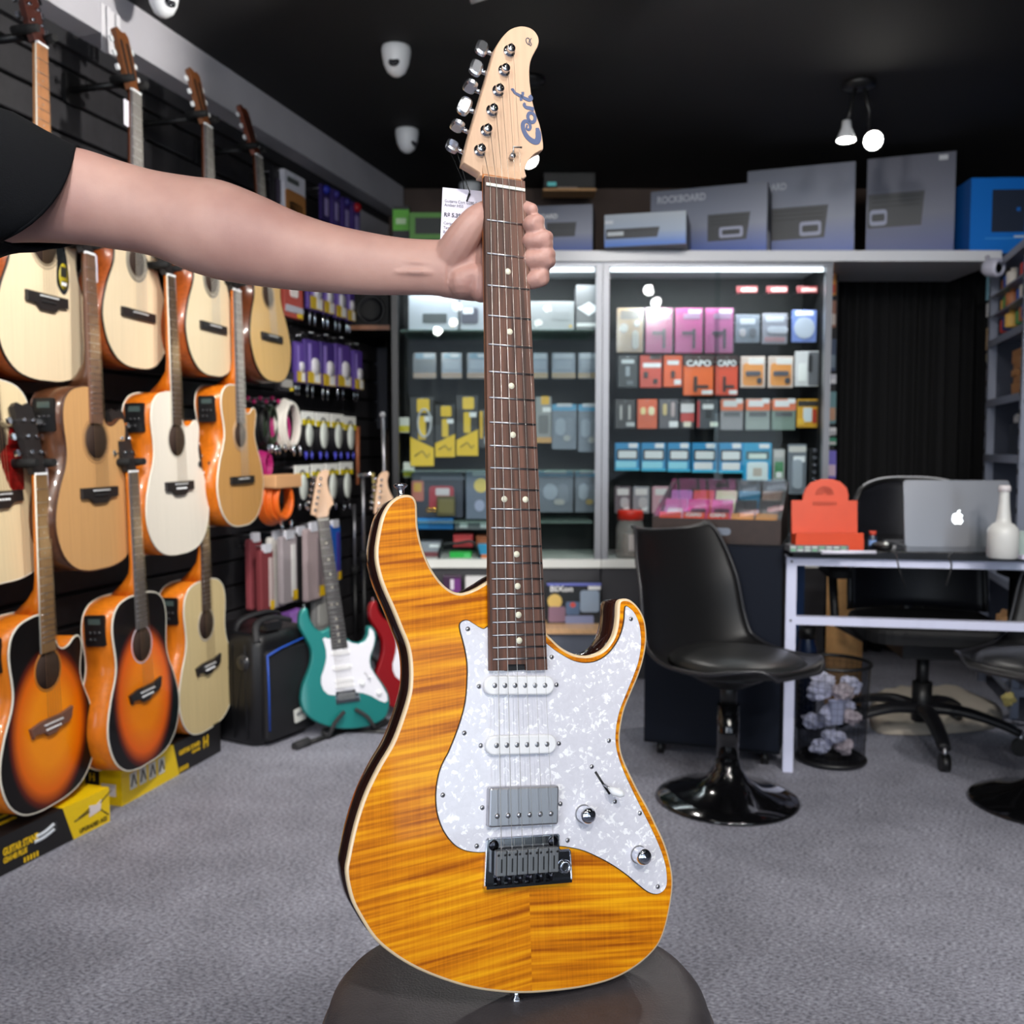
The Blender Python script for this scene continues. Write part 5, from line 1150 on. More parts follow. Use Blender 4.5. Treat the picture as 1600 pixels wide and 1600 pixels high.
cabinet('left aluminium and glass display cabinet behind the guitar neck', 613, 940, (523, 735, 812), 1)
cabinet('right aluminium and glass display cabinet full of accessory packs', 941, 1296, (), -1)
xa = atY(612, 400, CY).x; xb = atY(1562, 400, CY).x
tag(MB().prism(rrect(xb - xa, .52, .01, 2, (xa + xb) / 2, CY + .23), zs0, zs1, None, bev=.004).build('top_shelf', mat('shelf_white', (226, 228, 234), .3), None), 'long white shelf board running over the cabinets and the curtain', 'shelf')
# ---- goods in the cabinets
def item(name, label, cat, x0, x1, y0, y1, Y, base, blocks=(), thick=.012, hook=True, group=None, r=.004, rough=.35, film=False):
    a = atY((x0 + x1) / 2, y0, Y); b = atY((x0 + x1) / 2, y1, Y); w = atY(x1, y0, Y).x - atY(x0, y0, Y).x; h = a.z - b.z
    t = thing(name, label, cat, (a.x, Y, b.z), None, group)
    MB().prism(rrect(w * .96, h, r, 3, 0, h / 2), 0, thick, FRONT, bev=min(.002, thick * .3)).build('card' if thick < .03 else 'carton', col(*base, rough), t)
    for ib, bl in enumerate(blocks):
        (bx, by, bw, bh, cc) = bl[:5]; dz = bl[5] if len(bl) > 5 else .0015
        rr = bl[6] if len(bl) > 6 else .15
        MB().prism(rrect(w * bw, h * bh, min(w * bw, h * bh) * rr, 3, w * bx, h * (1 - by)), thick - .0005, thick + dz + .0006 * ib, FRONT, bev=dz * .3).build('printed_block' if dz < .004 else 'product', col(*cc, .35), t)
    if film: MB().prism(rrect(w, h * 1.0, r, 3, 0, h / 2), thick + .012, thick + .0125, FRONT).build('clear_film', clear_m, t)
    if hook: MB().tube([(0, -thick - .006, h - .008), (0, CB - Y - .015, h - .004)], .0022, 6).build('peg_hook', steel, t)
    return t, w, h, thick
def rowlab(fmt, i): return fmt % ORD[i]
PK = (232, 96, 158)
W_ = (242, 242, 244)
# right cabinet, first row
def wire(cc): return ((.18, .68, .10, .45, (70, 40, 60), .006, .5), (-.05, .55, .4, .07, (90, 50, 76), .006, .5), (.1, .18, .6, .12, (200, 150, 180)), (.2, .08, .45, .08, W_))
item('accessory_pack', 'tan blister pack at the left end of the first row in the right cabinet', 'pack', 963, 1005, 482, 551, 4.45, (196, 148, 84), ((0, .15, .7, .2, (120, 96, 70)), (-.22, .45, .3, .2, (240, 232, 214), .006, .5), (.25, .35, .2, .14, (250, 244, 230), .006, .5), (.2, .72, .25, .42, (224, 216, 196), .008, .5)), film=True)
for i, (a, b) in enumerate(((1008, 1051), (1054, 1098), (1101, 1146))):
    item('accessory_pack', 'bright pink blister pack, %s from the left in the first row' % ORD[i], 'pack', a, b, 482, 552, 4.45, ((214, 44, 128), (222, 60, 146), (216, 92, 156))[i], wire(0), film=True, group='pink packs')
item('accessory_pack', 'clear pack with silver parts right of the pink packs', 'pack', 1148, 1187, 492, 536, 4.45, (150, 156, 164), ((0, .25, .6, .2, W_), (-.2, .65, .25, .3, (226, 214, 210), .006, .5), (.2, .65, .3, .35, (120, 118, 122), .006, .5)), film=True)
item('accessory_pack', 'clear pack with a white lever right of the silver parts', 'pack', 1190, 1230, 490, 538, 4.45, (176, 172, 178), ((0, .2, .7, .18, W_), (.1, .55, .8, .22, (236, 236, 238), .006, .5), (0, .85, .8, .15, (206, 150, 150))), film=True)
item('accessory_pack', 'blue and silver round tin pack at the right end of the first row', 'pack', 1236, 1276, 485, 535, 4.45, (120, 140, 205), ((0, .56, .82, .68, (180, 188, 204), .004, .5), (0, .1, .7, .14, W_)))
for i, x in enumerate((1150, 1197, 1244)):
    item('shelf_talker', 'small red and white hook label, %s from the left at the cabinet top' % ORD[i], 'label', x, x + 34, 447, 458, 4.45, (120, 40, 44), ((.08, .55, .7, .5, (206, 160, 156)),), thick=.004, group='red and white hook labels')
# second row
item('accessory_pack', 'black pack with white print at the left end of the second row', 'pack', 964, 997, 555, 606, 4.45, (28, 36, 44), ((0, .2, .6, .12, (216, 222, 226)), (0, .5, .2, .3, (150, 158, 166)), (.1, .85, .3, .12, (96, 104, 112))))
item('accessory_pack', 'red pack with two black clips in the second row', 'pack', 999, 1034, 556, 606, 4.45, (214, 70, 48), ((.05, .3, .8, .14, W_), (.2, .06, .5, .12, (60, 30, 30)), (-.22, .6, .2, .2, (40, 26, 26), .006, .3), (.2, .8, .2, .16, (50, 30, 30), .006, .3)))
item('accessory_pack', 'orange pack with one black clip in the second row', 'pack', 1036, 1066, 556, 605, 4.45, (236, 92, 26), ((.0, .22, .6, .14, W_), (0, .6, .2, .24, (60, 34, 30), .006, .3), (.25, .84, .35, .16, W_)))
for i, (a, b, y1, cc) in enumerate(((1067, 1115, 618, (238, 100, 14)), (1117, 1153, 618, (226, 74, 34)))):
    t, w, h, th = item('accessory_pack', ('large orange capo pack with black header' , 'red-orange capo pack with black header')[i] + ' in the second row', 'pack', a, b, 556, y1, 4.44, cc, ((0, .13, .98, .27, (52, 22, 20)), (-.1, .72, .12, .4, (50, 30, 26), .006, .4), (.08, .78, .5, .08, (60, 34, 30), .006, .4), (.28, .92, .34, .1, W_)))
    text('CAPO', h * .2, white_pl, t, T(0, -th - .003, h * .80) @ FRONT, w * .8, 'lettering', .0012)
for i, (a, b) in enumerate(((1156, 1196), (1199, 1240))):
    item('accessory_pack', 'white and orange pack with a dark tuner, %s of the pair in the second row' % ORD[i], 'pack', a, b, 557, 606, 4.45, (226, 206, 196), ((0, .58, .8, .72, (240, 160, 84)), (.12, .16, .6, .2, (244, 240, 238)), (.0, .55, .6, .16, (92, 92, 104), .006, .4), (.25, .78, .2, .2, (70, 70, 80), .006, .4)))
item('accessory_pack', 'white and grey pack at the right end of the second row', 'pack', 1241, 1281, 549, 604, 4.45, (226, 224, 226), ((.26, .5, .46, .96, (110, 110, 116)), (.1, .35, .16, .5, (46, 46, 50), .004, .4), (-.2, .6, .3, .5, (248, 248, 246))))
# third row
R3 = (('black pack with two silver strings at the left end of the third row', 960, 993, (36, 30, 32), ((-.2, .45, .1, .5, (205, 200, 196), .004, .5), (.2, .45, .1, .5, (205, 200, 196), .004, .5), (.25, .85, .4, .14, (200, 200, 200)))),
      ('orange pack with two gold discs in the third row', 995, 1027, (226, 96, 48), ((-.2, .4, .26, .26, (250, 226, 160), .004, .5), (.2, .4, .3, .3, (255, 240, 196), .004, .5))),
      ('grey pack with gold and white parts in the third row', 1029, 1060, (96, 92, 98), ((-.2, .35, .2, .4, (214, 190, 130), .004, .5), (.2, .35, .18, .5, (190, 170, 170), .004, .5), (.25, .85, .45, .2, W_))),
      ('small red and white pack in the third row', 1062, 1085, (60, 54, 58), ((0, .3, .9, .3, (226, 222, 224)), (0, .62, .9, .3, (196, 56, 48)), (0, .85, .5, .18, (240, 230, 210)))),
      ('charcoal pack with a red side stripe in the third row', 1088, 1122, (72, 74, 82), ((-.42, .5, .12, .9, (190, 40, 44)), (.02, .25, .5, .16, W_), (.05, .5, .3, .3, (40, 42, 48)), (.3, .85, .35, .16, (236, 238, 224)))))
for lb, a, b, cc, bl in R3: item('accessory_pack', lb, 'pack', a, b, 624, 670, 4.45, cc, bl)
for i, (a, b) in enumerate(((1125, 1161), (1164, 1203), (1205, 1243))):
    item('accessory_pack', 'grey pouch with an orange and white header, %s of three in the third row' % ORD[i], 'pack', a, b, 623, 672, 4.45, ((150, 148, 152), (156, 166, 162), (130, 150, 140))[i], ((0, .2, .98, .36, (240, 130, 92)), (-.08, .16, .6, .2, W_), (0, .5, .7, .14, (90, 92, 96)), (.3, .08, .3, .16, W_)), group='pouches with orange headers')
item('accessory_pack', 'yellow pack with coloured picks at the right end of the third row', 'pack', 1244, 1278, 624, 668, 4.45, (226, 168, 40), ((0, .15, .9, .2, (50, 44, 40)), (0, .55, .4, .5, (216, 226, 232)), (.32, .6, .2, .5, (190, 60, 40)), (-.3, .8, .3, .2, (240, 190, 60))))
# fourth row, blue bags
for i, (a, b) in enumerate(((960, 1000), (1001, 1041), (1042, 1079), (1080, 1121), (1122, 1161))):
    item('string_bag', 'bright blue bag with white print, %s from the left in the fourth row' % ORD[i], 'bag', a, b, 692, 735 + i, 4.45, (20, 142, 200), ((0, .42, .86, .40, (34, 48, 62)), (0, .42, .7, .26, (232, 236, 238)), (.22, .1, .34, .16, W_), (-.05 if i != 4 else 0, .78, .7 if i > 2 else .8, .24, (150, 226, 246) if i < 3 else W_), (0, .96, .96, .07, (60, 200, 240))), group='blue bags')
item('string_bag', 'larger bright blue bag with a white square in the fourth row', 'bag', 1160, 1206, 692, 757, 4.44, (24, 160, 210), ((0, .3, .8, .2, (60, 100, 110)), (0, .32, .6, .12, (224, 238, 230)), (0, .7, .7, .48, (230, 244, 248)), (0, .7, .3, .2, (200, 190, 180)), (.22, .08, .34, .1, W_)))
item('accessory_pack', 'narrow green and white pack beside the larger blue bag', 'pack', 1207, 1226, 702, 766, 4.45, (176, 176, 176), ((0, .12, .8, .16, (210, 206, 204)), (0, .5, .7, .4, (70, 140, 90)), (0, .62, .5, .14, W_), (0, .9, .9, .16, (206, 110, 60))))
item('accessory_pack', 'silver conical hanging tool in the fourth row', 'tool', 1230, 1260, 694, 772, 4.45, (120, 126, 136), ((0, .1, .9, .12, (214, 210, 206)), (.1, .3, .6, .12, W_), (0, .6, .5, .6, (168, 176, 188), .01, .4)))
t, w, h, th = item('bead_string', 'strand of dark beads at the right end of the fourth row', 'beads', 1264, 1280, 700, 768, 4.45, (26, 26, 28), (), thick=.003)
for k in range(6): MB().sphere((0, -.016, h * (.93 - k * .165)), .012, 10, 8).build('bead', col(70, 70, 78, .25), t)
for i, (a, b, cc) in enumerate(((960, 986, (110, 96, 104)), (988, 1015, (150, 148, 156)), (1018, 1052, (206, 160, 172)))):
    item('accessory_pack', ('grey clear pack', 'silver clear pack', 'pale pink clear pack')[i] + ' low in the right cabinet behind the jar', 'pack', a, b, 760, 802, 4.45, cc, ((0, .2, .7, .24, (226, 222, 222)), (.1, .6, .5, .4, (190, 186, 190), .004, .4), (.2, .8, .3, .2, W_)))
# left cabinet
def carton(label, x0, x1, y0, y1, Y, base, blocks, depth=.12):
    return item('product_box', label, 'box', x0, x1, y0, y1, Y + depth, base, blocks, thick=depth, hook=False, r=.002)
carton('white carton with a dark amplifier picture on the top cabinet shelf', 641, 719, 468, 521, 4.40, (150, 156, 164), ((.03, .66, .48, .28, (60, 66, 70)), (.38, .86, .06, .1, (196, 150, 70))))
carton('white carton with a dark drum picture left of the guitar neck', 720, 772, 472, 521, 4.40, (142, 146, 154), ((-.2, .55, .5, .5, (60, 60, 76)), (-.25, .4, .3, .18, (210, 214, 220))))
carton('white carton with a grey picture right of the guitar neck', 826, 896, 477, 521, 4.40, (156, 158, 160), ((.2, .5, .36, .3, (150, 152, 154)), (.4, .86, .06, .1, (206, 170, 90))))
t, w, h, th = carton('grey carton with a white chevron emblem at the cabinet post', 897, 937, 452, 521, 4.40, (112, 112, 114), ((0, .88, .94, .08, (214, 214, 212)),))
MB().prism([(-w * .45, h * .5), (0, h * .32), (w * .45, h * .5), (w * .3, h * .52), (0, h * .62), (-w * .3, h * .52)], 0, .001, T(0, -th - .0006, 0) @ FRONT).build('chevron_emblem', white_pl, t)
for i, (a, b) in enumerate(((646, 682), (690, 722), (730, 766), (832, 856), (862, 899), (903, 938))):
    item('capsule_pack', 'clear pack with pale header and tan base, %s from the left in its row' % ORD[i], 'pack', a, b, 552, 592, 4.46, (70, 70, 74) if i < 1 else (168, 178, 188), ((0, .12, .8, .2, (110, 170, 196) if i < 3 else (226, 232, 236)), (.15, .10, .4, .14, (236, 242, 244)), (0, .45, .7, .34, (190, 200, 210) if i else (44, 52, 58)), (0, .88, .98, .22, (202, 152, 100) if i < 3 else (226, 178, 96), .008)), film=True, group='clear packs with tan bases')
for i, (a, b, y0, y1, sl) in enumerate(((640, 679, 620, 728, 1), (679, 712, 632, 714, -1), (712, 748, 618, 712, -1))):
    t, w, h, th = item('cable_pack', 'black and yellow cable pack, %s of three in the left cabinet' % ORD[i], 'pack', a, b, y0, y1, 4.46, (30, 29, 30), ((.05, .13, .5, .2, (240, 196, 16)), (0, .45, .3, .34, (236, 196, 30)), (.25, .32, .3, .08, W_)), group='black and yellow packs')
    o = [(-w * .47, 0), (w * .47, 0), (w * .47, h * (.26 if sl > 0 else .44)), (-w * .47, h * (.42 if sl > 0 else .26))]
    MB().prism(o, 0, .0012, T(0, -th - .0006, 0) @ FRONT).build('yellow_wedge', col(244, 200, 12), t)
    MB().tube([(-w * .3, -th - .003, h * .14), (0, -th - .003, h * .22), (w * .2, -th - .003, h * .12), (w * .3, -th - .003, h * .18)], .003, 6).build('product_picture', col(90, 72, 40), t)
    if i == 0: MB().tube([(w * .1 + w * .26 * math.cos(k * PI / 9), -th - .008, h * .62 + h * .2 * math.sin(k * PI / 9)) for k in range(18)], .005, 6, closed=True).build('coiled_cable', col(206, 206, 212, .3), t)
item('cable_pack', 'yellow-edged narrow black pack beside the guitar neck', 'pack', 748, 768, 640, 700, 4.47, (60, 58, 60), ((-.3, .4, .24, .7, (226, 180, 20)), (.2, .8, .5, .2, (180, 180, 180))))
item('accessory_pack', 'narrow yellow-capped pack just right of the guitar neck', 'pack', 836, 862, 620, 692, 4.46, (150, 152, 152), ((.1, .08, .5, .18, (236, 180, 30)), (.2, .28, .5, .1, W_), (0, .6, .6, .4, (110, 110, 112)), (0, .94, .98, .12, (206, 156, 90))))
for i, (a, b, y0, y1) in enumerate(((862, 901, 632, 702), (903, 937, 632, 706), (840, 896, 736, 800), (898, 936, 736, 800))):
    item('clear_bag', 'clear bag with a light blue header, %s of four right of the neck' % ('upper left', 'upper right', 'lower left', 'lower right')[i], 'bag', a, b, y0, y1, 4.46, (126, 132, 138), ((0, .07, .98, .14, (40, 176, 220)), (0, .02, .6, .07, W_), (-.15, .5, .4, .4, (196, 204, 208), .006, .5), (.2, .55, .3, .5, (150, 156, 160), .006, .5), (.1, .75, .3, .14, (214, 208, 190) if i < 3 else (226, 190, 80), .006, .5)), film=True)
for i, (x, y) in enumerate(((622, 652), (630, 722))):
    item('tag_card', 'small white and yellow tag card, %s one at the left cabinet post' % ('upper', 'lower')[i], 'tag', x, x + 18, y, y + 24, 4.47, (226, 226, 216), ((0, .75, .95, .4, (214, 196, 40)),), thick=.004)
carton('dark pedal box with a red panel and orange picture, left cabinet', 645, 727, 738, 806, 4.42, (56, 60, 74), ((.08, .55, .46, .52, (176, 60, 72)), (.1, .42, .26, .16, (216, 210, 216)), (-.36, .4, .22, .46, (186, 110, 96)), (-.36, .32, .14, .2, (206, 160, 60)), (.1, .12, .8, .08, (96, 100, 116))))
carton('blue-grey box with a yellow round badge beside the guitar neck', 729, 772, 735, 808, 4.42, (112, 122, 142), ((.05, .3, .5, .3, (232, 206, 110), .0015, .5), (.0, .72, .36, .24, (170, 176, 206), .0015, .5), (.1, .06, .7, .08, (190, 196, 206))))
t, w, h, th = item('accessory_pack', 'olive translucent pack with gold rings in the left cabinet', 'pack', 682, 712, 775, 806, 4.38, (92, 84, 50), ((0, .5, .8, .7, (120, 110, 64), .004),), hook=False)
for s in (-1, 1): MB().tube([(-w * .75 + s * .012 + .010 * math.cos(k * PI / 6), -.03, .030 + .010 * math.sin(k * PI / 6)) for k in range(12)], .003, 6, closed=True).build('gold_ring', mat('gold', (226, 170, 70), .25, 1), t)
carton('flat bright blue box on the lower shelf of the left cabinet', 652, 712, 806, 823, 4.40, (14, 116, 190), ((-.3, .5, .3, .8, (30, 140, 214)),), .14)
carton('small white-labelled grey box on the lower shelf', 712, 772, 811, 824, 4.40, (120, 122, 126), ((-.26, .5, .2, .6, W_), (.26, .5, .2, .6, W_)))
carton('red box low in the left cabinet', 710, 741, 832, 851, 4.40, (178, 46, 50), ((0, .5, .8, .4, (196, 70, 70)),))
carton('brown-orange box low in the left cabinet', 745, 772, 834, 852, 4.40, (150, 78, 40), ((0, .5, .6, .4, (170, 96, 54)),))
carton('grey and maroon box low in the left cabinet', 657, 692, 843, 873, 4.40, (150, 152, 160), ((0, .7, .9, .4, (120, 56, 62)), (.2, .2, .4, .14, W_)))
carton('bright green box on the white ledge', 703, 738, 860, 874, 4.36, (34, 176, 66), ((.3, .5, .3, .6, (90, 200, 110)),), .06)
carton('cyan and orange box on the white ledge', 747, 773, 848, 874, 4.36, (50, 150, 196), ((.1, .8, .8, .36, (226, 120, 50)),), .06)
cbl = atY(690, 874, 4.33)
tag(MB().tube(catmull([atY(686, 874, 4.33), atY(687, 860, 4.33), atY(695, 850, 4.33), atY(715, 849, 4.33), atY(735, 846, 4.33), atY(744, 853, 4.33), atY(750, 871, 4.33)], 5, False), .006, 8).build('bent_black_tube', black_pl, None), 'bent black tube handle standing on the white cabinet ledge', 'tube')
carton('white leaflet box under the ledge behind the cutaway', 727, 770, 899, 977, 4.2, (224, 224, 226), ((.1, .8, .8, .2, (60, 60, 62)),), .05)
carton('dark purple box under the ledge behind the cutaway', 693, 722, 898, 977, 4.2, (62, 36, 66), ((.2, .5, .5, .9, (110, 50, 126)), (0, .16, .2, .2, (220, 214, 226))), .05)
t, w, h, th = carton('dark box with pictures of pedals under the cabinet, right of the neck', 852, 939, 908, 975, 4.2, (36, 40, 44), ((-.34, .42, .26, .34, (222, 190, 110), .0015, .5), (-.3, .72, .3, .36, (140, 110, 130)), (-.02, .58, .24, .3, (92, 116, 150)), (-.02, .5, .1, .12, (206, 84, 76), .0015, .5), (.28, .42, .34, .5, (150, 168, 190)), (.1, .86, .5, .22, (140, 150, 190)), (0, .03, .96, .06, (110, 120, 200))), .06)
text('BIXon', h * .18, white_pl, t, T(-w * .22, -th - .002, h * .86) @ FRONT, w * .40, 'lettering', .0008)
MB().box((w * .36, -th - .004, h * .89), (w * .22, .001, h * .08)).build('white_print', white_pl, t)
lw0 = atY(845, 977, 4.15); lw1 = atY(945, 977, 4.15)
low = thing('low_bench', 'low bench with a wooden edge and grey front under the cabinet', 'bench', ((lw0.x + lw1.x) / 2 - .30, 4.18, 0))
MB().box((0, 0, lw0.z - .012), (lw1.x - lw0.x + .64, .22, .022)).build('wooden_top', wood('bench_wood', (214, 172, 128)), low)
MB().box((0, .01, (lw0.z - .023) / 2), (lw1.x - lw0.x + .62, .19, lw0.z - .023)).build('front_panel', mat('bench_grey', (92, 98, 112), .6), low)
# jar with a red lid
jp = atY(988, 884, 4.25); jt = atY(988, 800, 4.25); jr = (atY(1012, 850, 4.25).x - atY(966, 850, 4.25).x) / 2; jh = jt.z - zl1
jar = thing('plastic_jar', 'clear plastic jar with a red screw lid on the cabinet ledge', 'jar', (jp.x + .005, 4.375, zl1))
fixnormals(MB().lathe([(0, .002), (jr * .92, .002), (jr, .012), (jr, jh * .62), (jr * .84, jh * .76), (jr * .78, jh * .82)], 24).build('jar_body', glassmat('jar_plastic', (222, 214, 210), opacity=.25, rough=.1), jar))
fixnormals(MB().lathe([(0, jh), (jr * .86, jh), (jr * .9, jh * .97), (jr * .9, jh * .81), (jr * .7, jh * .81)], 24).build('screw_lid', col(216, 40, 22), jar))
MB().lathe([(jr * .6, .01), (jr * .62, jh * .3), (jr * .5, jh * .5)], 16).build('contents', col(190, 176, 172), jar)
lbj = MB().prism(rrect(jr * 1.0, jh * .34, .003, 2, jr * .3, jh * .34), 0, .001, T(0, -jr * .98, 0) @ FRONT).build('jar_label', col(226, 206, 204), jar)
# white ledge item under counter side of right cabinet
# ------------------------------------------------------------------ boxes on the top shelf
def grad_mat(name, top, mid, bot):
    m = bpy.data.materials.new(name); m.use_nodes = True; nt = m.node_tree; p = nt.nodes['Principled BSDF']
    tc = nt.nodes.new('ShaderNodeTexCoord'); sx = nt.nodes.new('ShaderNodeSeparateXYZ'); nt.links.new(tc.outputs['Generated'], sx.inputs[0])
    r = nt.nodes.new('ShaderNodeValToRGB'); e = r.color_ramp.elements
    e[0].position = 0.05; e[0].color = rgb(*bot); e[1].position = 1.0; e[1].color = rgb(*top); k = e.new(.45); k.color = rgb(*mid)
    nt.links.new(sx.outputs[2], r.inputs[0]); nt.links.new(r.outputs[0], p.inputs['Base Color']); p.inputs['Roughness'].default_value = .4
    return m
gm1 = grad_mat('print_fade_slate', (100, 105, 120), (142, 148, 166), (54, 88, 176)); gm2 = grad_mat('print_fade_pale', (168, 178, 188), (160, 176, 198), (90, 134, 214)); gm3 = grad_mat('print_fade_dark', (92, 94, 108), (116, 119, 136), (56, 76, 146))
def top_box(label, px0, px1, pyt, Y0, depth, gm, side, yaw=-20, extra=None):
    P0 = Vector((*atY(px0, 392, Y0).xy, zs1)); u = Vector((math.cos(math.radians(yaw)), math.sin(math.radians(yaw)), 0))
    nrm = Vector((-u.y, u.x, 0)); r = ray(px1, 392); cc = Vector((0, 0, CAM_H)); s = (P0 - cc).dot(nrm) / r.dot(nrm); P1 = cc + r * s
    w = (Vector((P1.x, P1.y, 0)) - Vector((P0.x, P0.y, 0))).length; h = atY(px0, pyt, Y0).z - zs1
    t = thing('pedalboard_box', label, 'box', P0, Matrix((u, nrm, Vector((0, 0, 1)))).transposed())
    MB().box((w / 2, depth / 2, h / 2), (w - .001, depth, h)).build('carton', side, t)
    MB().box((w / 2, -.001, h / 2), (w - .002, .002, h - .002)).build('front_print', gm, t)
    return t, w, h
dks = mat('carton_navy', (40, 42, 56), .5)
def handle_print(t, w, h, x0, x1, z0, z1, hx, pale=(168, 172, 196)):
    q = MB().prism([(w * x0, h * z0), (w * (x1 - .03), h * z0), (w * x1, h * z1), (w * x0, h * z1)], 0, .001, T(0, -.0022, 0) @ FRONT).build('board_picture', col(66, 68, 72), t)
    if hx is not None:
        o = rrect(w * .2, h * .15, h * .03, 3, w * hx, h * (z0 + (z1 - z0) * .3)); i = rrect(w * .15, h * .07, h * .015, 3, w * hx, h * (z0 + (z1 - z0) * .3))
        MB().prism(o, 0, .001, T(0, -.0034, 0) @ FRONT).build('handle_picture', col(*pale), q); MB().prism(i, 0, .001, T(0, -.0044, 0) @ FRONT).build('handle_gap', col(60, 62, 66), q)
    for k in range(3): MB().box((w * (x0 + x1) / 2, -.0036, h * (z0 + (z1 - z0) * (.62 + .13 * k))), (w * (x1 - x0) * .86, .0006, h * .015)).build('slot_line', col(48, 50, 54), q)
P1, w, h = top_box('slate and blue pedalboard box nearest the hand on the top shelf', 836, 926, 322, 4.42, .2, gm1, dks, -8); handle_print(P1, w, h, .2, .72, .38, .66, None)
text('BOARD', h * .12, white_pl, P1, T(w * .22, -.004, h * .78) @ FRONT, w * .34, 'lettering', .0006)
P2, w, h = top_box('pale grey-blue pedalboard box, lowest on the top shelf', 944, 1072, 336, 4.22, .3, gm2, dks, -14); handle_print(P2, w, h, -.0 + .02, .68, .25, .55, None)
MB().box((w * .06, -.0036, h * .76), (w * .10, .001, h * .10)).build('pale_print', col(206, 212, 218), P2); MB().box((w * .14, -.0036, h * .4), (w * .2, .001, h * .12)).build('pale_print', col(196, 204, 210), P2)
P3, w, h = top_box('slate pedalboard box with lettering, second in the rising row', 1016, 1198, 300, 4.52, .22, gm1, dks); handle_print(P3, w, h, .5, .86, .22, .60, .70)
text('ROCKBOARD', h * .14, mat('print_grey', (176, 180, 192), .5), P3, T(w * .27, -.004, h * .86) @ FRONT, w * .42, 'lettering', .0012)
MB().box((w + .0006, .08, h * .2), (.001, .07, h * .3)).build('white_sticker', col(220, 220, 226), P3)
P4, w, h = top_box('tall slate pedalboard box behind the twin spotlight', 1166, 1334, 268, 4.62, .22, gm1, dks); handle_print(P4, w, h, .2, .76, .24, .58, .6)
text('BOARD', h * .10, mat('print_grey', (176, 180, 192), .5), P4, T(w * .25, -.004, h * .80) @ FRONT, w * .24, 'lettering', .001)
MB().box((w + .0006, .08, h * .2), (.001, .07, h * .26)).build('white_sticker', col(220, 220, 226), P4)
P5, w, h = top_box('tallest dark slate pedalboard box at the right of the row', 1352, 1490, 249, 4.60, .22, gm3, dks); handle_print(P5, w, h, .02, .66, .34, .66, .14)
MB().box((w * .86, -.004, h * .95), (w * .1, .001, h * .045)).build('white_sticker', col(210, 212, 216), P5)
B6, w, h = top_box('bright blue carton with a black amplifier picture at the right edge', 1514, 1610, 278, 4.35, .25, mat('box_blue', (12, 118, 214), .4), mat('box_blue_side', (10, 90, 170), .45), -3)
MB().prism(rrect(w * .54, h * .56, .004, 2, w * .62, h * .56), 0, .001, T(0, -.0022, 0) @ FRONT).build('amp_picture', col(34, 44, 64), B6)
MB().box((w * .78, -.0036, h * .58), (w * .06, .001, h * .05)).build('badge', col(20, 110, 200), B6); MB().box((w * .82, -.0026, h * .22), (w * .2, .001, h * .03)).build('small_print', col(190, 210, 230), B6)
MB().box((w * .5, -.0026, h * .2), (w * .5, .001, h * .02)).build('pale_line', col(60, 150, 230), B6)
GB, w, h = top_box('green and black amplifier box behind the price tag', 640, 700, 332, 4.5, .2, mat('box_green', (96, 160, 66), .45), blk, 0)
MB().box((w * .5, -.0026, h * .72), (w * .7, .001, h * .34)).build('amp_picture', col(40, 46, 44), GB); MB().box((w * .5, -.0026, h * .26), (w * .9, .001, h * .36)).build('grille_picture', col(44, 62, 38), GB)
GB2, w, h = top_box('black box with a lime green label at the left end of the top shelf', 614, 640, 322, 4.6, .2, blk, blk, 0)
MB().box((w * .5, -.0026, h * .76), (w * .98, .001, h * .36)).build('lime_label', col(104, 196, 56), GB2); MB().box((w * .5, -.004, h * .74), (w * .6, .001, h * .1)).build('label_print', col(210, 240, 190), GB2)
dv = atY(888, 302, 5.1)
dev = thing('wall_device', 'black wall-mounted device with a teal light above the boxes', 'device', dv)
MB().prism(rrect(.27, .14, .01, 3, 0, .07), -.1, .1, FRONT, bev=.006).build('housing', black_pl, dev); MB().box((-.09, -.102, .02), (.045, .003, .018)).build('teal_light', mat('teal_glow', (70, 140, 140), .4, emit=((70, 150, 150), .6)), dev)
MB().box((.0, -.05, -.012), (.27, .14, .012)).build('wooden_ledge', wood('ledge_wood', (206, 160, 110)), dev); MB().box((-.01, -.11, -.008), (.1, .004, .02)).build('ledge_label', col(150, 130, 120), dev)
# ------------------------------------------------------------------ curtain, rail, side shelving
cx0 = atY(1297, 600, 4.9).x; cx1 = atY(1560, 600, 4.9).x
vel = mat('black_velvet', (9, 9, 12), .9)
cu = thing('curtain', 'black pleated curtain filling the doorway beside the cabinet', 'curtain', ((cx0 + cx1) / 2, 4.9, 0))
n = 120; zt = atY(1400, 424, 4.9).z; wv = cx1 - cx0
rows = []
for z, am in ((.01, .04), (zt * .5, .034), (zt - .06, .024), (zt, .022)):
    rows.append([(-wv / 2 + wv * i / n, am * math.sin(i * .62) + .3 * am * math.sin(i * 1.37 + 1), z) for i in range(n + 1)])
MB().loft(rows, cap=False, closed=False).build('cloth', vel, cu)
for i in range(12): MB().tube([(-wv / 2 + wv * (i + .5) / 12, 0, zt - .004), (-wv / 2 + wv * (i + .5) / 12, 0, zt + .02)], .006, 6).build('curtain_hook', steel, cu)
rl = atY(1430, 415, 4.85)
tag(MB().box(((cx0 + cx1) / 2 + .02, 4.86, zt + .035), (wv + .1, .05, .05)).build('curtain_rail', mat('rail_navy', (52, 60, 84), .35), None), 'slate blue curtain rail under the white shelf', 'rail')
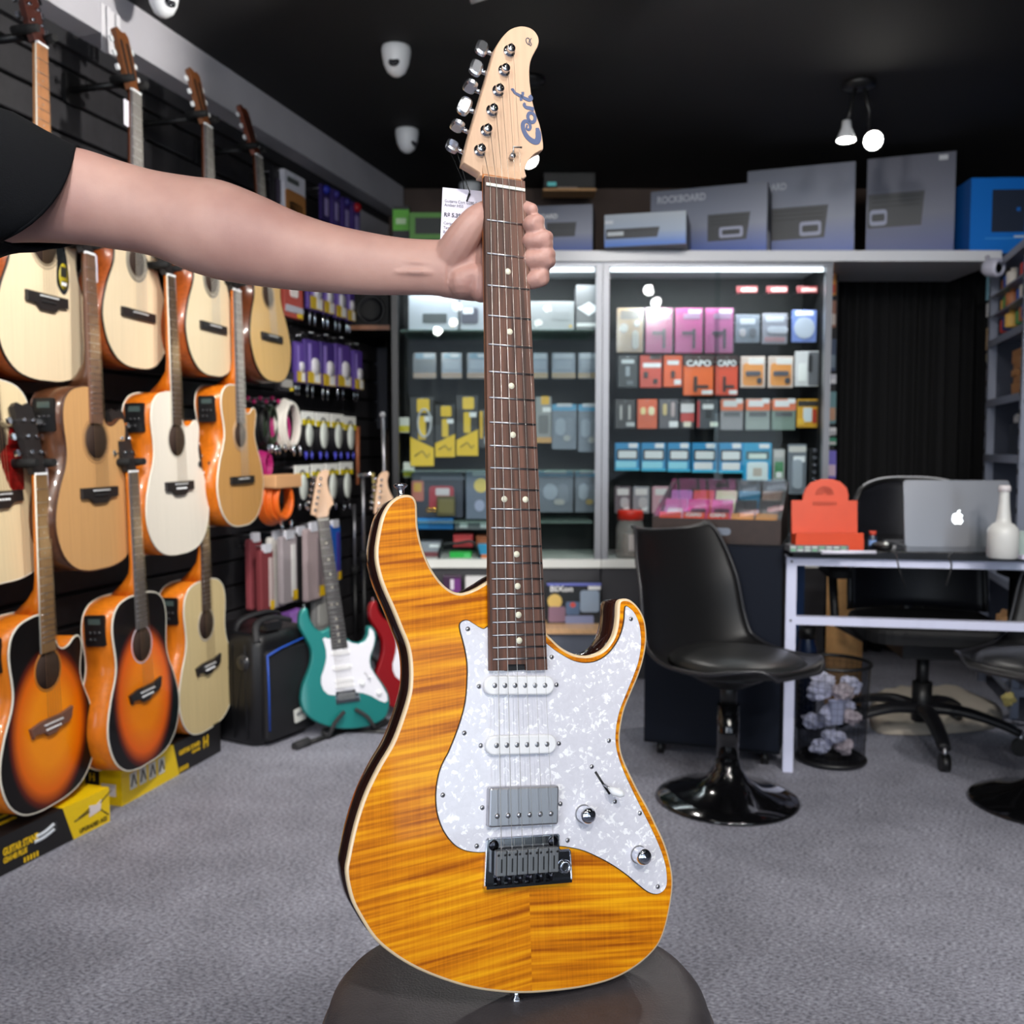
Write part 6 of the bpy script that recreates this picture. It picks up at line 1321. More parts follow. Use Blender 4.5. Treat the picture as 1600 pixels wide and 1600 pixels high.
# narrow strip of hanging goods at the cabinet's right edge
STR = ((428, 462, (232, 150, 60), (210, 80, 50)), (470, 512, (170, 120, 100), (226, 214, 206)), (530, 580, (70, 84, 110), (120, 136, 150)), (585, 600, (206, 206, 216), (236, 236, 240)), (612, 662, (110, 150, 156), (196, 150, 120)), (668, 680, (226, 226, 228), (180, 180, 184)), (684, 696, (60, 140, 110), (200, 196, 196)), (704, 748, (120, 110, 200), (214, 190, 210)))
for i, (y0, y1, c1, c2) in enumerate(STR):
    item('hanging_pack', 'small coloured pack, %s from the top in the strip beside the curtain' % ORD[i], 'pack', 1292, 1306, y0, y1, 4.589, c1, ((0, .7, .8, .4, c2),), hook=False, group='packs in the strip beside the curtain')
tag(MB().box((atY(1299, 600, 4.6).x, 4.6, 1.1), (.035, .02, 1.62)).build('hanging_strip', mat('strip_black', (26, 26, 30), .6), None), 'narrow black hanging strip on the cabinet side', 'strip')
# bullet camera
bc = atY(1553, 418, 4.1)
cam2 = thing('bullet_camera', 'white bullet security camera under the shelf by the curtain', 'camera', bc)
Mc = R(18, 'Z') @ R(98, 'X')
fixnormals(MB().lathe([(0, -.05), (.022, -.05), (.03, -.03), (.031, .02), (.029, .035), (.022, .034), (.018, .02)], 20, Mc @ Matrix.Diagonal((1, 1.25, 1, 1))).build('housing', col(196, 196, 214, .3), cam2))
MB().lathe([(0, .026), (.02, .026)], 16, Mc @ T(0, -.004, 0)).build('lens', mat('lens_black', (6, 8, 10), .08), cam2)
MB().tube([(0, .03, .0), (0, .05, .03), (0, .06, zs0 - bc.z)], .009, 8).build('bracket', col(190, 190, 206), cam2)
# metal shelf unit at the right edge
su0 = atZ(1592, 900, .6); sx_ = Vector((1.93, 3.66, 0)); sd = Vector((math.sin(WDIR), math.cos(WDIR), 0)); sr = Vector((math.cos(WDIR), -math.sin(WDIR), 0))
su = thing('metal_shelf_unit', 'grey slotted metal shelf unit along the right edge', 'shelf', sx_, Matrix((sd, -sr, Vector((0, 0, 1)))).transposed())
gm_ = mat('shelf_grey', (128, 134, 152), .45)
SL, SD, SH = .66, .42, 1.86
for x in (0, SL):
    for y in (0, -SD):
        p = MB().box((x, y, SH / 2), (.034, .004, SH)).box((x + (.015 if x == 0 else -.015), y + (-.015 if y == 0 else .015), SH / 2), (.004, .034, SH)).build('post', gm_, su)
        if y == 0:
            for k in range(24): MB().box((x, .003, .06 + k * .075), (.010, .003, .022)).build('slot', black_pl, p)
SZ = (.12, .52, 1.02, 1.26, 1.52, 1.84)
for z in SZ:
    s = MB().box((SL / 2, -SD / 2, z), (SL, SD, .004)).box((SL / 2, 0.0, z - .014), (SL, .004, .03)).box((0, -SD / 2, z - .014), (.004, SD, .03)).build('shelf_board', gm_, su)
MB().box((SL, -SD / 2, SH / 2), (.006, SD, SH - .1)).build('back_sheet', mat('back_navy', (46, 52, 70), .6), su)
rnd = random.Random(3)
def onsh(x, y, z): return sx_ + sd * x - (-sr) * 0 + sr * (-y) + Vector((0, 0, z))
cols8 = ((40, 90, 180), (200, 70, 60), (80, 150, 90), (214, 208, 200), (30, 60, 130), (176, 110, 70), (60, 66, 84), (226, 180, 90))
for k in range(18):
    x = .05 + (k % 6) * .10; zz = 1.545 + (k // 6) * .085
    p = onsh(x, -.03 - .01 * (k % 3), zz); cc = cols8[(k * 5) % 8]
    b = MB().lathe([(0, 0), (.026, 0), (.028, .004), (.028, .05), (.024, .056), (.012, .06), (.012, .07), (0, .072)], 12).build('small_pot', col(*cc), None); b.location = p - Vector((0, 0, .0))
    fixnormals(b); tag(b, 'small coloured pot in the %s row, %s along, on the upper right shelf' % (('lowest', 'middle', 'upper')[k // 6], ORD[k % 6]), 'pot', 'small pots on the upper right shelf')
for lv in (1, 2):
    b = MB().box((0, 0, 0), (.62, .09, .006)).build('riser', gm_, None); b.matrix_world = Matrix.Translation(onsh(.31, -.04, 1.54 + .085 * lv - .004)) @ Matrix((sd, -sr, Vector((0, 0, 1)))).transposed().to_4x4(); tag(b, ('lower', 'upper')[lv - 1] + ' thin grey riser board under the coloured pots', 'riser')
for k in range(7):
    b = MB().prism(rrect(.20, .15, .004, 2), 0, .026).build('cardboard_box', mat('cardboard', (176, 124, 80), .7), None)
    b.matrix_world = Matrix.Translation(onsh(.30 + .01 * rnd.uniform(-1, 1), -.12, 1.263 + k * .0272)) @ Matrix.Rotation(PI / 2 - WDIR + rnd.uniform(-.08, .08), 4, 'Z')
    tag(b, 'flat cardboard box, %s from the bottom of the stack on the right shelf' % ORD[k], 'box', 'stacked cardboard boxes')
for k in range(4):
    b = MB().prism(rrect(.16, .17, .004, 2), 0, .03).build('cardboard_box', mat('cardboard', (176, 124, 80), .7), None)
    b.matrix_world = Matrix.Translation(onsh(.10, -.13, 1.263 + k * .031)) @ Matrix.Rotation(PI / 2 - WDIR + rnd.uniform(-.08, .08), 4, 'Z')
    tag(b, 'small cardboard box, %s from the bottom of the near stack on the right shelf' % ORD[k], 'box', 'stacked cardboard boxes')
b = MB().prism(rrect(.3, .2, .02, 3), 0, .13, None, bev=.01).build('storage_bin', col(44, 50, 64), None); b.matrix_world = Matrix.Translation(onsh(.3, -.15, 1.023)) @ Matrix.Rotation(PI / 2 - WDIR, 4, 'Z'); tag(b, 'dark slate storage bin on the right shelf', 'bin')
b = MB().prism(rrect(.26, .18, .02, 3), 0, .04, None, bev=.015).build('folded_cloth', col(206, 204, 208, .8), None); b.matrix_world = Matrix.Translation(onsh(.3, -.15, 1.155)) @ Matrix.Rotation(PI / 2 - WDIR, 4, 'Z'); tag(b, 'white folded cloth on the dark storage bin', 'cloth')
# goods sticking out past the far end of the shelf unit
for i, (y0, y1, cc) in enumerate(((432, 470, (120, 170, 190)), (474, 496, (214, 214, 216)), (512, 548, (196, 168, 130)), (552, 566, (240, 226, 190)), (572, 612, (110, 70, 46)), (636, 664, (170, 190, 200)), (705, 722, (214, 190, 170)))):
    item('hanging_pack', 'small item, %s from the top hanging at the curtain side of the shelf' % ORD[i], 'pack', 1541, 1554, y0, y1, 4.42, cc, ((0, .3, .6, .3, (230, 230, 232)),), hook=False, group='items on the end of the shelf unit')
es = atY(1548, 600, 4.43)
tag(MB().box((es.x, 4.432, .93), (.03, .02, 1.86)).build('end_strip', mat('strip_black', (26, 26, 30), .6), None), 'narrow dark strip holding small items at the end of the shelf unit', 'strip')
# ------------------------------------------------------------------ desk
lg0 = atZ(1230, 1204, 0); zd = atY(1237, 870, lg0.y).z
d1 = atZ(1600, 877, zd); du = Vector((d1.x - lg0.x, d1.y - lg0.y, 0)).normalized(); dn = Vector((-du.y, du.x, 0))
desk = thing('desk', 'desk with a white steel frame and a black top', 'desk', lg0, Matrix((du, dn, Vector((0, 0, 1)))).transposed())
DW, DD, tb = 1.25, .58, .032
wf = mat('frame_white', (205, 208, 232), .35)
for x in (0, DW):
    for y in (0, DD): MB().box((x, y, zd / 2), (tb, tb, zd)).build('leg', wf, desk)
for y in (0, DD): MB().box((DW / 2, y, zd - .013), (DW, tb * .95, .026)).build('top_rail', wf, desk)
MB().box((DW / 2, 0, atY(1237, 968, lg0.y).z), (DW, tb * .95, .026)).build('lower_rail', wf, desk)
for x in (0, DW): MB().box((x, DD / 2, zd - .013), (tb, DD, .026)).build('side_rail', wf, desk)
for z in (zd - .013, atY(1237, 968, lg0.y).z): MB().lathe([(0, .003), (.003, .003), (.004, 0)], 8, T(.0, -.017, z) @ FRONT).build('bolt', black_pl, desk)
MB().prism(rrect(DW + .04, DD + .06, .01, 2, DW / 2 + .012, DD / 2), zd + .001, zd + .026, None, bev=.003).build('desk_top', mat('desk_black', (18, 18, 21), .25), desk)
ZT = zd + .0262
def ondesk(px, py): return atZ(px, py, ZT)
# laptop, lid towards the camera
lp = ondesk(1497, 862); lrot = -.06
lap = thing('laptop', 'open silver laptop with a glowing emblem on its lid', 'laptop', lp, lrot)
alum = mat('laptop_aluminium', (142, 144, 150), .34, .75)
LW, LH = .325, .212
MB().prism(rrect(LW, .225, .012, 4, 0, .112), 0, .016).build('base', alum, lap)
Ml = T(0, .004, .012) @ R(-8, 'X') @ FRONT
MB().prism(rrect(LW, LH, .012, 4, 0, LH / 2), -.004, .004, Ml, bev=.0015).build('lid', alum, lap)
MB().box((0, .10, .0165), (LW * .8, .1, .001)).build('keyboard', black_pl, lap)
MB().prism(rrect(LW * .94, LH * .88, .004, 2, 0, LH / 2), -.0046, -.004, Ml).build('screen', mat('screen_glow', (20, 24, 30), .2, emit=((120, 140, 170), .4)), lap)
ap = catmull([(0, .011), (.006, .0135), (.012, .011), (.0155, .006), (.0132, .002), (.0125, -.003), (.0145, -.007), (.0165, -.0085), (.013, -.0155), (.008, -.0195), (.003, -.0185), (0, -.0175), (-.003, -.0185), (-.008, -.0195), (-.0135, -.0145), (-.0165, -.006), (-.0155, .004), (-.012, .011), (-.006, .0135)], 3)
gl_ = mat('emblem_glow', (255, 255, 255), .4, emit=((240, 250, 255), 3.0))
em = MB().prism([(x, y + LH * .44) for x, y in ap], .004, .0046, Ml).build('lid_emblem', gl_, lap)
MB().prism([(x, y + LH * .44) for x, y in catmull([(.0, .0155), (.001, .020), (.005, .0235), (.0085, .0245), (.0085, .021), (.005, .0165)], 3)], .004, .0046, Ml).build('emblem_leaf', gl_, em)
# spray bottle
bp = ondesk(1566, 872); b_ = .0285
bot = thing('squeeze_bottle', 'translucent white plastic bottle with a long neck beside the laptop', 'bottle', bp)
fixnormals(MB().lathe([(0, 0), (.038, 0), (.043, .004), (.043, .075), (.040, .088), (.030, .10), (.021, .105), (.019, .12), (.014, .165), (.013, .20)], 24).build('bottle_body', mat('milky_plastic', (196, 196, 194), .35), bot))
fixnormals(MB().lathe([(0, .214), (.014, .214), (.017, .21), (.017, .196), (.010, .194)], 16).build('cap', col(196, 190, 192), bot))
# orange lectern-like stand
op = ondesk(1292, 860); ow = .205
og = thing('orange_display_stand', 'bright orange display stand with a rounded top on the desk', 'stand', op, -.05)
om = mat('orange_paint', (208, 68, 26), .45, noise=(20, .04))
oo = [(-.103, .0), (.103, 0), (.103, .155), (.080, .155)] + [(.080 - .0 - .066 * (1 - math.cos(a)) , .16 + .062 * math.sin(a)) for a in [PI * k / 14 for k in range(0, 15)]] + [(-.062, .155), (-.103, .155)]
oo = [(-.103, 0), (.103, 0), (.103, .156), (.074, .156), (.076, .172), (.070, .196), (.052, .215), (.025, .224), (-.010, .224), (-.040, .214), (-.058, .194), (-.066, .172), (-.068, .156), (-.103, .156)]
MB().prism(oo, -.006, .006, T(0, .03, 0) @ R(-6, 'X') @ FRONT).build('back_board', om, og)
MB().box((0, .0, .045), (.208, .05, .012)).build('ledge', om, og); MB().box((0, -.024, .03), (.208, .010, .055)).build('ledge_lip', om, og)
for s in (-1, 1): MB().box((s * .09, .0, .02), (.03, .06, .04)).build('foot', om, og)
emk = mat('faint_print', (172, 58, 28), .6)
Me = T(0, .022, 0) @ R(-6, 'X') @ FRONT @ T(0, 0, .0005)
for k in range(5): MB().ribbon([(.028 * math.cos(a) * (1 - k * .17), .175 + .026 * (1 - k * .17) * math.sin(a)) for a in [PI * (.0 + i / 12) for i in range(13)]], .003, Me).build('emblem_arc', emk, og)
[MB().box((-.034 + .0085 * k, .147, .0004), (.0055, .012, .0004), Me).build('faint_mark', emk, og) for k in range(9)]
# things along the left of the desk
kp = ondesk(1278, 862)
kb = thing('keyboard_module', 'small control panel with rows of pale keys in front of the orange stand', 'keyboard', kp, -.05)
MB().box((0, .02, .010), (.18, .07, .02)).build('panel_body', col(110, 112, 118), kb)
for k in range(16):
    MB().box((-.08 + (k % 8) * .022, -.016, .006 + .009 * (k // 8)), (.016, .002, .006)).build('key', col(*((190, 200, 196), (120, 176, 140))[k % 3 == 0]), kb)
mk = ondesk(1330, 866)
tag(MB().tube([mk + Vector((-.09, 0, .006)), mk + Vector((.075, 0, .006))], .006, 8).build('marker_pen', col(214, 212, 226), None), 'white marker pen lying at the front edge of the desk', 'pen')
gp = ondesk(1363, 858)
gl2 = thing('glue_bottle', 'small dark bottle with a red cap on the desk', 'bottle', gp)
MB().lathe([(0, 0), (.012, 0), (.013, .004), (.013, .04), (.008, .048)], 14).build('bottle_body', col(40, 50, 70, .3), gl2); MB().cyl((0, 0, .046), (0, 0, .058), .011, n=14).build('cap', col(200, 70, 50), gl2)
MB().lathe([(.0132, .012), (.0132, .03)], 14).build('bottle_label', col(120, 150, 200), gl2)
wc = ondesk(1378, 860)
wcm = thing('computer_mouse', 'black mouse with a shiny button on the desk', 'mouse', wc)
MB().sphere((0, 0, .014), .03, 16, 10, None, (1, 1.5, .48)).build('shell', black_pl, wcm); MB().sphere((0, -.03, .022), .008, 10, 8).build('button', col(226, 230, 226, .15), wcm)
ub = ondesk(1408, 857)
tag(MB().prism(rrect(.035, .05, .004, 2), 0, .008, Matrix.Translation(ub) @ R(25, 'Z')).build('adapter', col(214, 214, 218), None), 'small white adapter beside the laptop', 'adapter')
for i, (a, b, c_) in enumerate((((1390, 862), (1400, 868), (1412, 884)), ((1490, 866), (1482, 872), (1474, 884)))):
    pts = [ondesk(*a) + Vector((0, 0, .004)), ondesk(*b) + Vector((0, 0, .004)), Vector((*(ondesk(b[0], 872) - dn * .035).xy, ZT - .02)), Vector((*(ondesk(c_[0], 872) - dn * .032).xy, ZT - .08))]
    tag(MB().tube(catmull(pts, 4, False), .0025, 6).build('cable', black_pl, None), 'thin black cable drooping over the desk edge, %s one' % ('left', 'right')[i], 'cable')
rp_ = ondesk(1597, 872)
rpt = thing('small_jar', 'pale translucent jar at the right edge of the desk', 'jar', rp_ + Vector((.012, 0, 0)))
MB().lathe([(0, 0), (.03, 0), (.032, .01), (.032, .06), (.02, .08), (0, .082)], 18).build('jar_body', glassmat('pale_glass', (200, 214, 210), opacity=.45), rpt); MB().box((0, -.02, .006), (.06, .03, .012)).build('base_pad', col(200, 196, 214), rpt)
# ------------------------------------------------------------------ office chair behind the desk
och = thing('office_chair', 'black mesh office chair on casters behind the desk', 'chair', (1.475, 3.47, 0), math.radians(172))
mesh_m = mat('mesh_black', (20, 21, 28), .5, noise=(1, .5, (160, 160, 160)))
frm = mat('chair_frame', (70, 72, 80), .3, .4)
def backp(u, v): # u -1..1, v 0..1
    wd = .235 * (1 - .12 * v ** 3) * (1 - (.06 if v > .95 else 0)); return (u * wd, -.06 * (1 - u * u) * .9 - .05 + .06 * abs(u) ** 2 - .10 * v * .6, .46 + .47 * v - .035 * abs(u) ** 3 * v)
rows = [[backp(-1 + 2 * i / 20, j / 14) for i in range(21)] for j in range(15)]
ob = MB().loft(rows, cap=False, closed=False).build('mesh_back', mesh_m, och); so = ob.modifiers.new('s', 'SOLIDIFY'); so.thickness = .008
edge = [backp(-1, j / 10) for j in range(11)] + [backp(-1 + 2 * i / 16, 1) for i in range(1, 16)] + [backp(1, 1 - j / 10) for j in range(11)]
MB().tube(edge, .011, 8).build('back_rim', black_pl, och)
tp = MB()
for i in range(44):
    u = -.92 + 1.84 * i / 43; p = backp(u, 1.0); tp.sphere((p[0], p[1] - .002, p[2] + .009), .0052, 6, 5)
x_ = tp.build('rim_beading', mat('rim_grey', (206, 208, 214), .3), och)
fixnormals(MB().prism(rrect(.48, .46, .1, 6, 0, .14), .40, .455, None, bev=.02).build('seat', mat('seat_black', (16, 16, 18), .7), och))
MB().box((0, .10, .36), (.2, .24, .07)).build('mechanism', black_pl, och)
MB().tube([(0, -.08, .38), (0, -.16, .48), (0, -.15, .62)], .022, 8).build('back_support', black_pl, och)
for s in (-1, 1):
    a = MB().tube([(s * .2, .1, .37), (s * .30, .08, .42), (s * .31, .06, .60)], .016, 8).build('armrest_post', black_pl, och)
    MB().prism(rrect(.075, .26, .03, 4, s * .31, .10), .60, .632, None, bev=.01).build('arm_pad', black_rub, a)
MB().cyl((0, .1, .17), (0, .1, .34), .021, n=14).build('gas_lift', black_pl, och); MB().cyl((0, .1, .08), (0, .1, .22), .034, n=16).build('lift_cover', black_pl, och)
for k in range(5):
    a = math.radians(90 - 2 + 72 * k); dx, dy = math.cos(a), math.sin(a)
    lgm = MB().tube(catmull([(0, .1, .125), (dx * .12, .1 + dy * .12, .13), (dx * .24, .1 + dy * .24, .105), (dx * .315, .1 + dy * .315, .075)], 3, False), [.034, .032, .031, .03, .029, .027, .026, .024, .022, .02], 10, sq=.62).build('star_leg', mat('dark_plastic', (22, 22, 26), .42), och)
    cs = MB().cyl((dx * .315 - dy * .014, .1 + dy * .315 + dx * .014, .029), (dx * .315 + dy * .014, .1 + dy * .315 - dx * .014, .029), .029, n=16).build('caster', black_pl, och)
    MB().cyl((dx * .315, .1 + dy * .315, .04), (dx * .315, .1 + dy * .315, .08), .008, n=8).build('caster_stem', steel, och)
# ------------------------------------------------------------------ bucket chairs on trumpet bases
def bucket(label, loc, yaw):
    t = thing('swivel_bucket_chair', label, 'chair', loc, math.radians(yaw), 'black bucket chairs')
    gb = mat('gloss_black', (10, 10, 12), .12, coat=.6); sb = mat('satin_black', (11, 11, 13), .42)
    fixnormals(MB().lathe([(0, .0), (.208, .0), (.212, .006), (.205, .012), (.16, .024), (.10, .042), (.062, .066), (.04, .1), (.034, .125), (0, .125)], 48).build('trumpet_base', gb, t))
    MB().cyl((0, 0, .10), (0, 0, .29), .033, n=24).build('lower_column', gb, t); MB().cyl((0, 0, .28), (0, 0, .37), .025, n=20).build('upper_column', sb, t)
    fixnormals(MB().lathe([(0, .34), (.05, .345), (.11, .375), (.13, .39), (0, .39)], 24).build('seat_mount', sb, t))
    prof = catmull([(.245, .418), (.235, .430), (.20, .420), (.12, .395), (.0, .385), (-.09, .392), (-.155, .425), (-.19, .50), (-.212, .60), (-.235, .70), (-.256, .782), (-.262, .792)], 4, False)
    hwp = [q[0] for q in catmull([(.085,), (.125,), (.175,), (.215,), (.228,), (.225,), (.22,), (.215,), (.208,), (.195,), (.17,), (.15,)], 4, False)]
    rows = []
    N = len(prof)
    for j, (x, z) in enumerate(prof):
        p0, p1 = prof[max(j - 1, 0)], prof[min(j + 1, N - 1)]; tx, tz = p1[0] - p0[0], p1[1] - p0[1]; l = math.hypot(tx, tz) or 1; nx, nz = tz / l, -tx / l   # normal towards the sitter
        row = []
        for i in range(25):
            u = -1 + 2 * i / 24
            f = j / (N - 1)
            cup = (.055 if .5 < f < .75 else .010 + .045 * f / .5 if f <= .5 else .055 * (1 - .75 * (f - .75) / .25)) * abs(u) ** 2.6
            row.append((x + nx * cup, u * hwp[j], z + nz * cup))
        rows.append(row)
    o = MB().loft(rows, cap=False, closed=False).build('shell', sb, t); s = o.modifiers.new('s', 'SOLIDIFY'); s.thickness = .008; s.offset = 0
    rim = rows[0] + [r[-1] for r in rows[1:]] + list(reversed(rows[-1]))[1:] + [r[0] for r in reversed(rows[1:-1])]
    MB().tube(rim, .006, 8, closed=True).build('rolled_rim', mat('rim_black', (34, 34, 38), .35), t)
    fixnormals(MB().lathe([(0, .458), (.10, .456), (.165, .447), (.190, .430), (.185, .412), (0, .400)], 36, T(.03, 0, 0) @ Matrix.Diagonal((1.08, 1, 1, 1))).build('seat_pad', mat('pad_leather', (34, 35, 36), .36, bump=(300, .15)), t))
    return t
cb_ = atZ(1136, 1249, 0)
bucket('black plastic bucket chair on a glossy trumpet base in front of the navy cabinet', (cb_.x, cb_.y, 0), -56)
c2 = atZ(1529, 1262, 0)
bucket('black bucket chair on a trumpet base cut off by the right edge', (c2.x + .208, c2.y + .02, 0), -150)
# ------------------------------------------------------------------ navy rolling cabinet with a display tray on it
n0 = atZ(1006, 1172, .02); n1 = atZ(1218, 1194, .02)
nu = Vector((n1.x - n0.x, n1.y - n0.y, 0)); NW = nu.length; nu.normalize(); nn = Vector((-nu.y, nu.x, 0)); NH = atY(1012, 846, n0.y).z
nav = thing('rolling_cabinet', 'dark navy rolling cabinet behind the black bucket chair', 'cabinet', (n0.x, n0.y, 0), Matrix((nu, nn, Vector((0, 0, 1)))).transposed())
nm_ = mat('navy_laminate', (6, 10, 20), .6, spec=.2)
MB().box((NW / 2, .19, .05 + (NH - .05) / 2), (NW, .38, NH - .05)).build('carcass', nm_, nav)
MB().box((NW / 2, -.008, NH / 2 + .03), (NW - .006, .016, NH - .07)).build('front_panel', mat('navy_front', (7, 14, 28), .6, spec=.2), nav)
for x in (.05, NW - .05):
    for y in (.05, .33): MB().cyl((x - .01, y, .025), (x + .01, y, .025), .025, n=12).build('caster', black_pl, nav)
Mn = Matrix.Translation((n0.x, n0.y, 0)) @ Matrix((nu, nn, Vector((0, 0, 1)))).transposed().to_4x4()
ty = thing('display_tray', 'dark wooden display tray with a sloping glass lid on the navy cabinet', 'tray', Mn @ Vector((.02, .01, NH)), Matrix((nu, nn, Vector((0, 0, 1)))).transposed())
TW = NW - .03; tw_m = mat('dark_tray_wood', (44, 28, 22), .5, noise=(1, .2, (40, 4, 40)))
MB().box((TW / 2, .005, .042), (TW, .012, .078)).build('front_board', tw_m, ty); MB().box((TW / 2, .40, .10), (TW, .012, .19)).build('back_board', tw_m, ty); MB().box((TW / 2, .2, .004), (TW, .4, .008)).build('floor_board', tw_m, ty)
for s in (0.006, TW - .006): MB().add([(s - .006, 0, 0), (s + .006, 0, 0), (s + .006, .4, 0), (s - .006, .4, 0), (s - .006, 0, .082), (s + .006, 0, .082), (s + .006, .4, .195), (s - .006, .4, .195)], [(0, 3, 2, 1), (4, 5, 6, 7), (0, 1, 5, 4), (2, 3, 7, 6), (1, 2, 6, 5), (0, 4, 7, 3)]).build('side_board', tw_m, ty)
MB().prism(rrect(TW * .32, .024, .011, 5, TW * .46, .040), 0, .002, T(0, -.001, 0) @ FRONT).build('name_plate', col(112, 120, 134, .4), ty)
MB().add([(0, 0, .084), (TW, 0, .084), (TW, .4, .198), (0, .4, .198), (0, 0, .087), (TW, 0, .087), (TW, .4, .201), (0, .4, .201)], [(0, 3, 2, 1), (4, 5, 6, 7), (0, 1, 5, 4), (2, 3, 7, 6), (1, 2, 6, 5), (0, 4, 7, 3)]).build('glass_lid', cglass, ty)
TM = ty.matrix_world if False else Matrix.Translation(Mn @ Vector((.02, .01, NH))) @ Matrix((nu, nn, Vector((0, 0, 1)))).transposed().to_4x4()
def traypack(label, x, y, w, h, cc, c2, lean=34, txt=None):
    t = thing('accessory_pack', label, 'pack', TM @ Vector((x, y, .012 + .22 * y)), (TM @ R(-lean, 'X')).to_3x3(), 'packs in the display tray')
    MB().prism(rrect(w, h, .004, 2, 0, h / 2), 0, .008, FRONT, bev=.002).build('card', col(*cc), t)
    MB().prism(rrect(w * .7, h * .4, .004, 2, 0, h * .42), .0078, .011, FRONT).build('printed_block', col(*c2), t)
    if txt: text('CAPO', h * .2, white_pl, t, T(0, -.012, h * .85) @ FRONT, w * .7, 'lettering', .0008)
k_ = TW / 5.2
for i, (cc, c2_) in enumerate((((222, 70, 40), (70, 30, 26)), ((226, 74, 40), (60, 30, 26)), ((222, 66, 44), (60, 30, 26)), ((226, 150, 80), (226, 220, 214)), ((220, 150, 84), (214, 206, 200)))):
    traypack('%s pack from the left in the front row of the display tray' % ORD[i], k_ * (.6 + i), .035, k_ * .92, .085, cc, c2_, 30, i in (1, 2))
for i, (cc, c2_) in enumerate((((206, 120, 180), (226, 200, 214)), ((214, 56, 140), (70, 26, 50)), ((206, 84, 150), (80, 40, 60)), ((56, 50, 54), (110, 100, 104)), ((70, 62, 66), (140, 130, 132)))):
    traypack('%s pack from the left in the middle row of the display tray' % ORD[i], k_ * (.6 + i), .15, k_ * .92, .10, cc, c2_, 30)
for i, (cc, c2_) in enumerate((((176, 120, 190), (206, 170, 214)), ((216, 80, 50), (240, 200, 190)), ((226, 226, 190), (240, 240, 220)), ((30, 110, 150), (120, 190, 214)), ((150, 120, 110), (226, 214, 206)))):
    traypack('%s pack from the left in the back row of the display tray' % ORD[i], k_ * (.6 + i), .27, k_ * .92, .10, cc, c2_, 30)
# ------------------------------------------------------------------ bin, paper, roll and clutter under the desk
bb = atZ(1306, 1196, 0)
bn = thing('waste_bin', 'black wire-mesh waste bin full of crumpled paper', 'bin', (bb.x, bb.y + .05, 0))
wm_ = glassmat('bin_mesh', (206, 208, 214), refl=.02)
BH = .335; r0, r1 = .106, .12
fixnormals(MB().lathe([(r0, .012), (r1, BH)], 40).build('mesh_wall', wm_, bn))
wires = MB()
for k in range(36):
    a = 2 * PI * k / 36; wires.tube([(r0 * math.cos(a), r0 * math.sin(a), .012), (r1 * math.cos(a), r1 * math.sin(a), BH)], .0005, 4)
for k in range(14):
    z = .03 + k * .022; r = r0 + (r1 - r0) * z / BH; wires.tube([(r * math.cos(2 * PI * i / 30), r * math.sin(2 * PI * i / 30), z) for i in range(30)], .0005, 4, closed=True)
w__ = wires.build('mesh_wires', black_pl, bn); w__['kind'] = 'stuff'
for z, r, th in ((BH, r1, .006), (.012, r0 + .002, .008)): MB().tube([(r * math.cos(2 * PI * i / 40), r * math.sin(2 * PI * i / 40), z) for i in range(40)], th, 8, closed=True).build('rim_ring', black_pl, bn)
MB().lathe([(0, .006), (r0, .006), (r0, .012), (0, .012)], 30).build('bin_floor', black_pl, bn)
rg = random.Random(11)
def crumple(r, seed, stretch=(1, 1, 1)):
    g = random.Random(seed); bm = bmesh.new(); bmesh.ops.create_icosphere(bm, subdivisions=3, radius=r)
    dirs = [Vector((g.gauss(0, 1), g.gauss(0, 1), g.gauss(0, 1))).normalized() for _ in range(16)]
    for v in bm.verts:
        d = v.co.normalized(); k = 1 - .42 * max(abs(d.dot(q)) ** 10 for q in dirs) + .10 * g.uniform(-1, 1)
        v.co = Vector((v.co.x * k * stretch[0], v.co.y * k * stretch[1], v.co.z * k * stretch[2]))
    me = bpy.data.meshes.new('paper'); bm.to_mesh(me); bm.free(); return me
paper = mat('crumpled_paper', (226, 226, 244), .75)
pos = [(-.055, -.035, .245, .05), (.015, -.055, .25, .05), (.06, .0, .26, .045), (-.02, .04, .26, .055), (-.03, -.06, .175, .045), (.045, -.055, .165, .042), (-.055, .02, .13, .048), (.05, .03, .18, .045), (-.01, -.055, .10, .04), (.03, -.02, .06, .045), (-.045, -.03, .06, .042)]
for i, (x, y, z, r) in enumerate(pos):
    o = obj('crumpled_paper', crumple(r, 20 + i, (1, 1, .8)), paper if i % 4 != 1 else col(222, 206, 206, .75)); o.location = (bb.x + x, bb.y + .05 + y, z)
    tag(o, 'crumpled paper in the waste bin, ' + ('top left', 'top middle', 'top right', 'top at the back', 'middle left', 'middle right', 'left at the back', 'right at the back', 'lower middle', 'lowest right', 'lowest left')[i], 'paper', 'crumpled papers in the bin')
cupm = MB().lathe([(.020, 0), (.028, .075), (.029, .077)], 20); o = cupm.build('paper_cup', col(196, 200, 224, .6), None); o.location = (bb.x - .012, bb.y + .05 - .082, .15); o.scale = (1, .6, 1); tag(o, 'pale plastic cup seen through the waste bin mesh', 'cup')
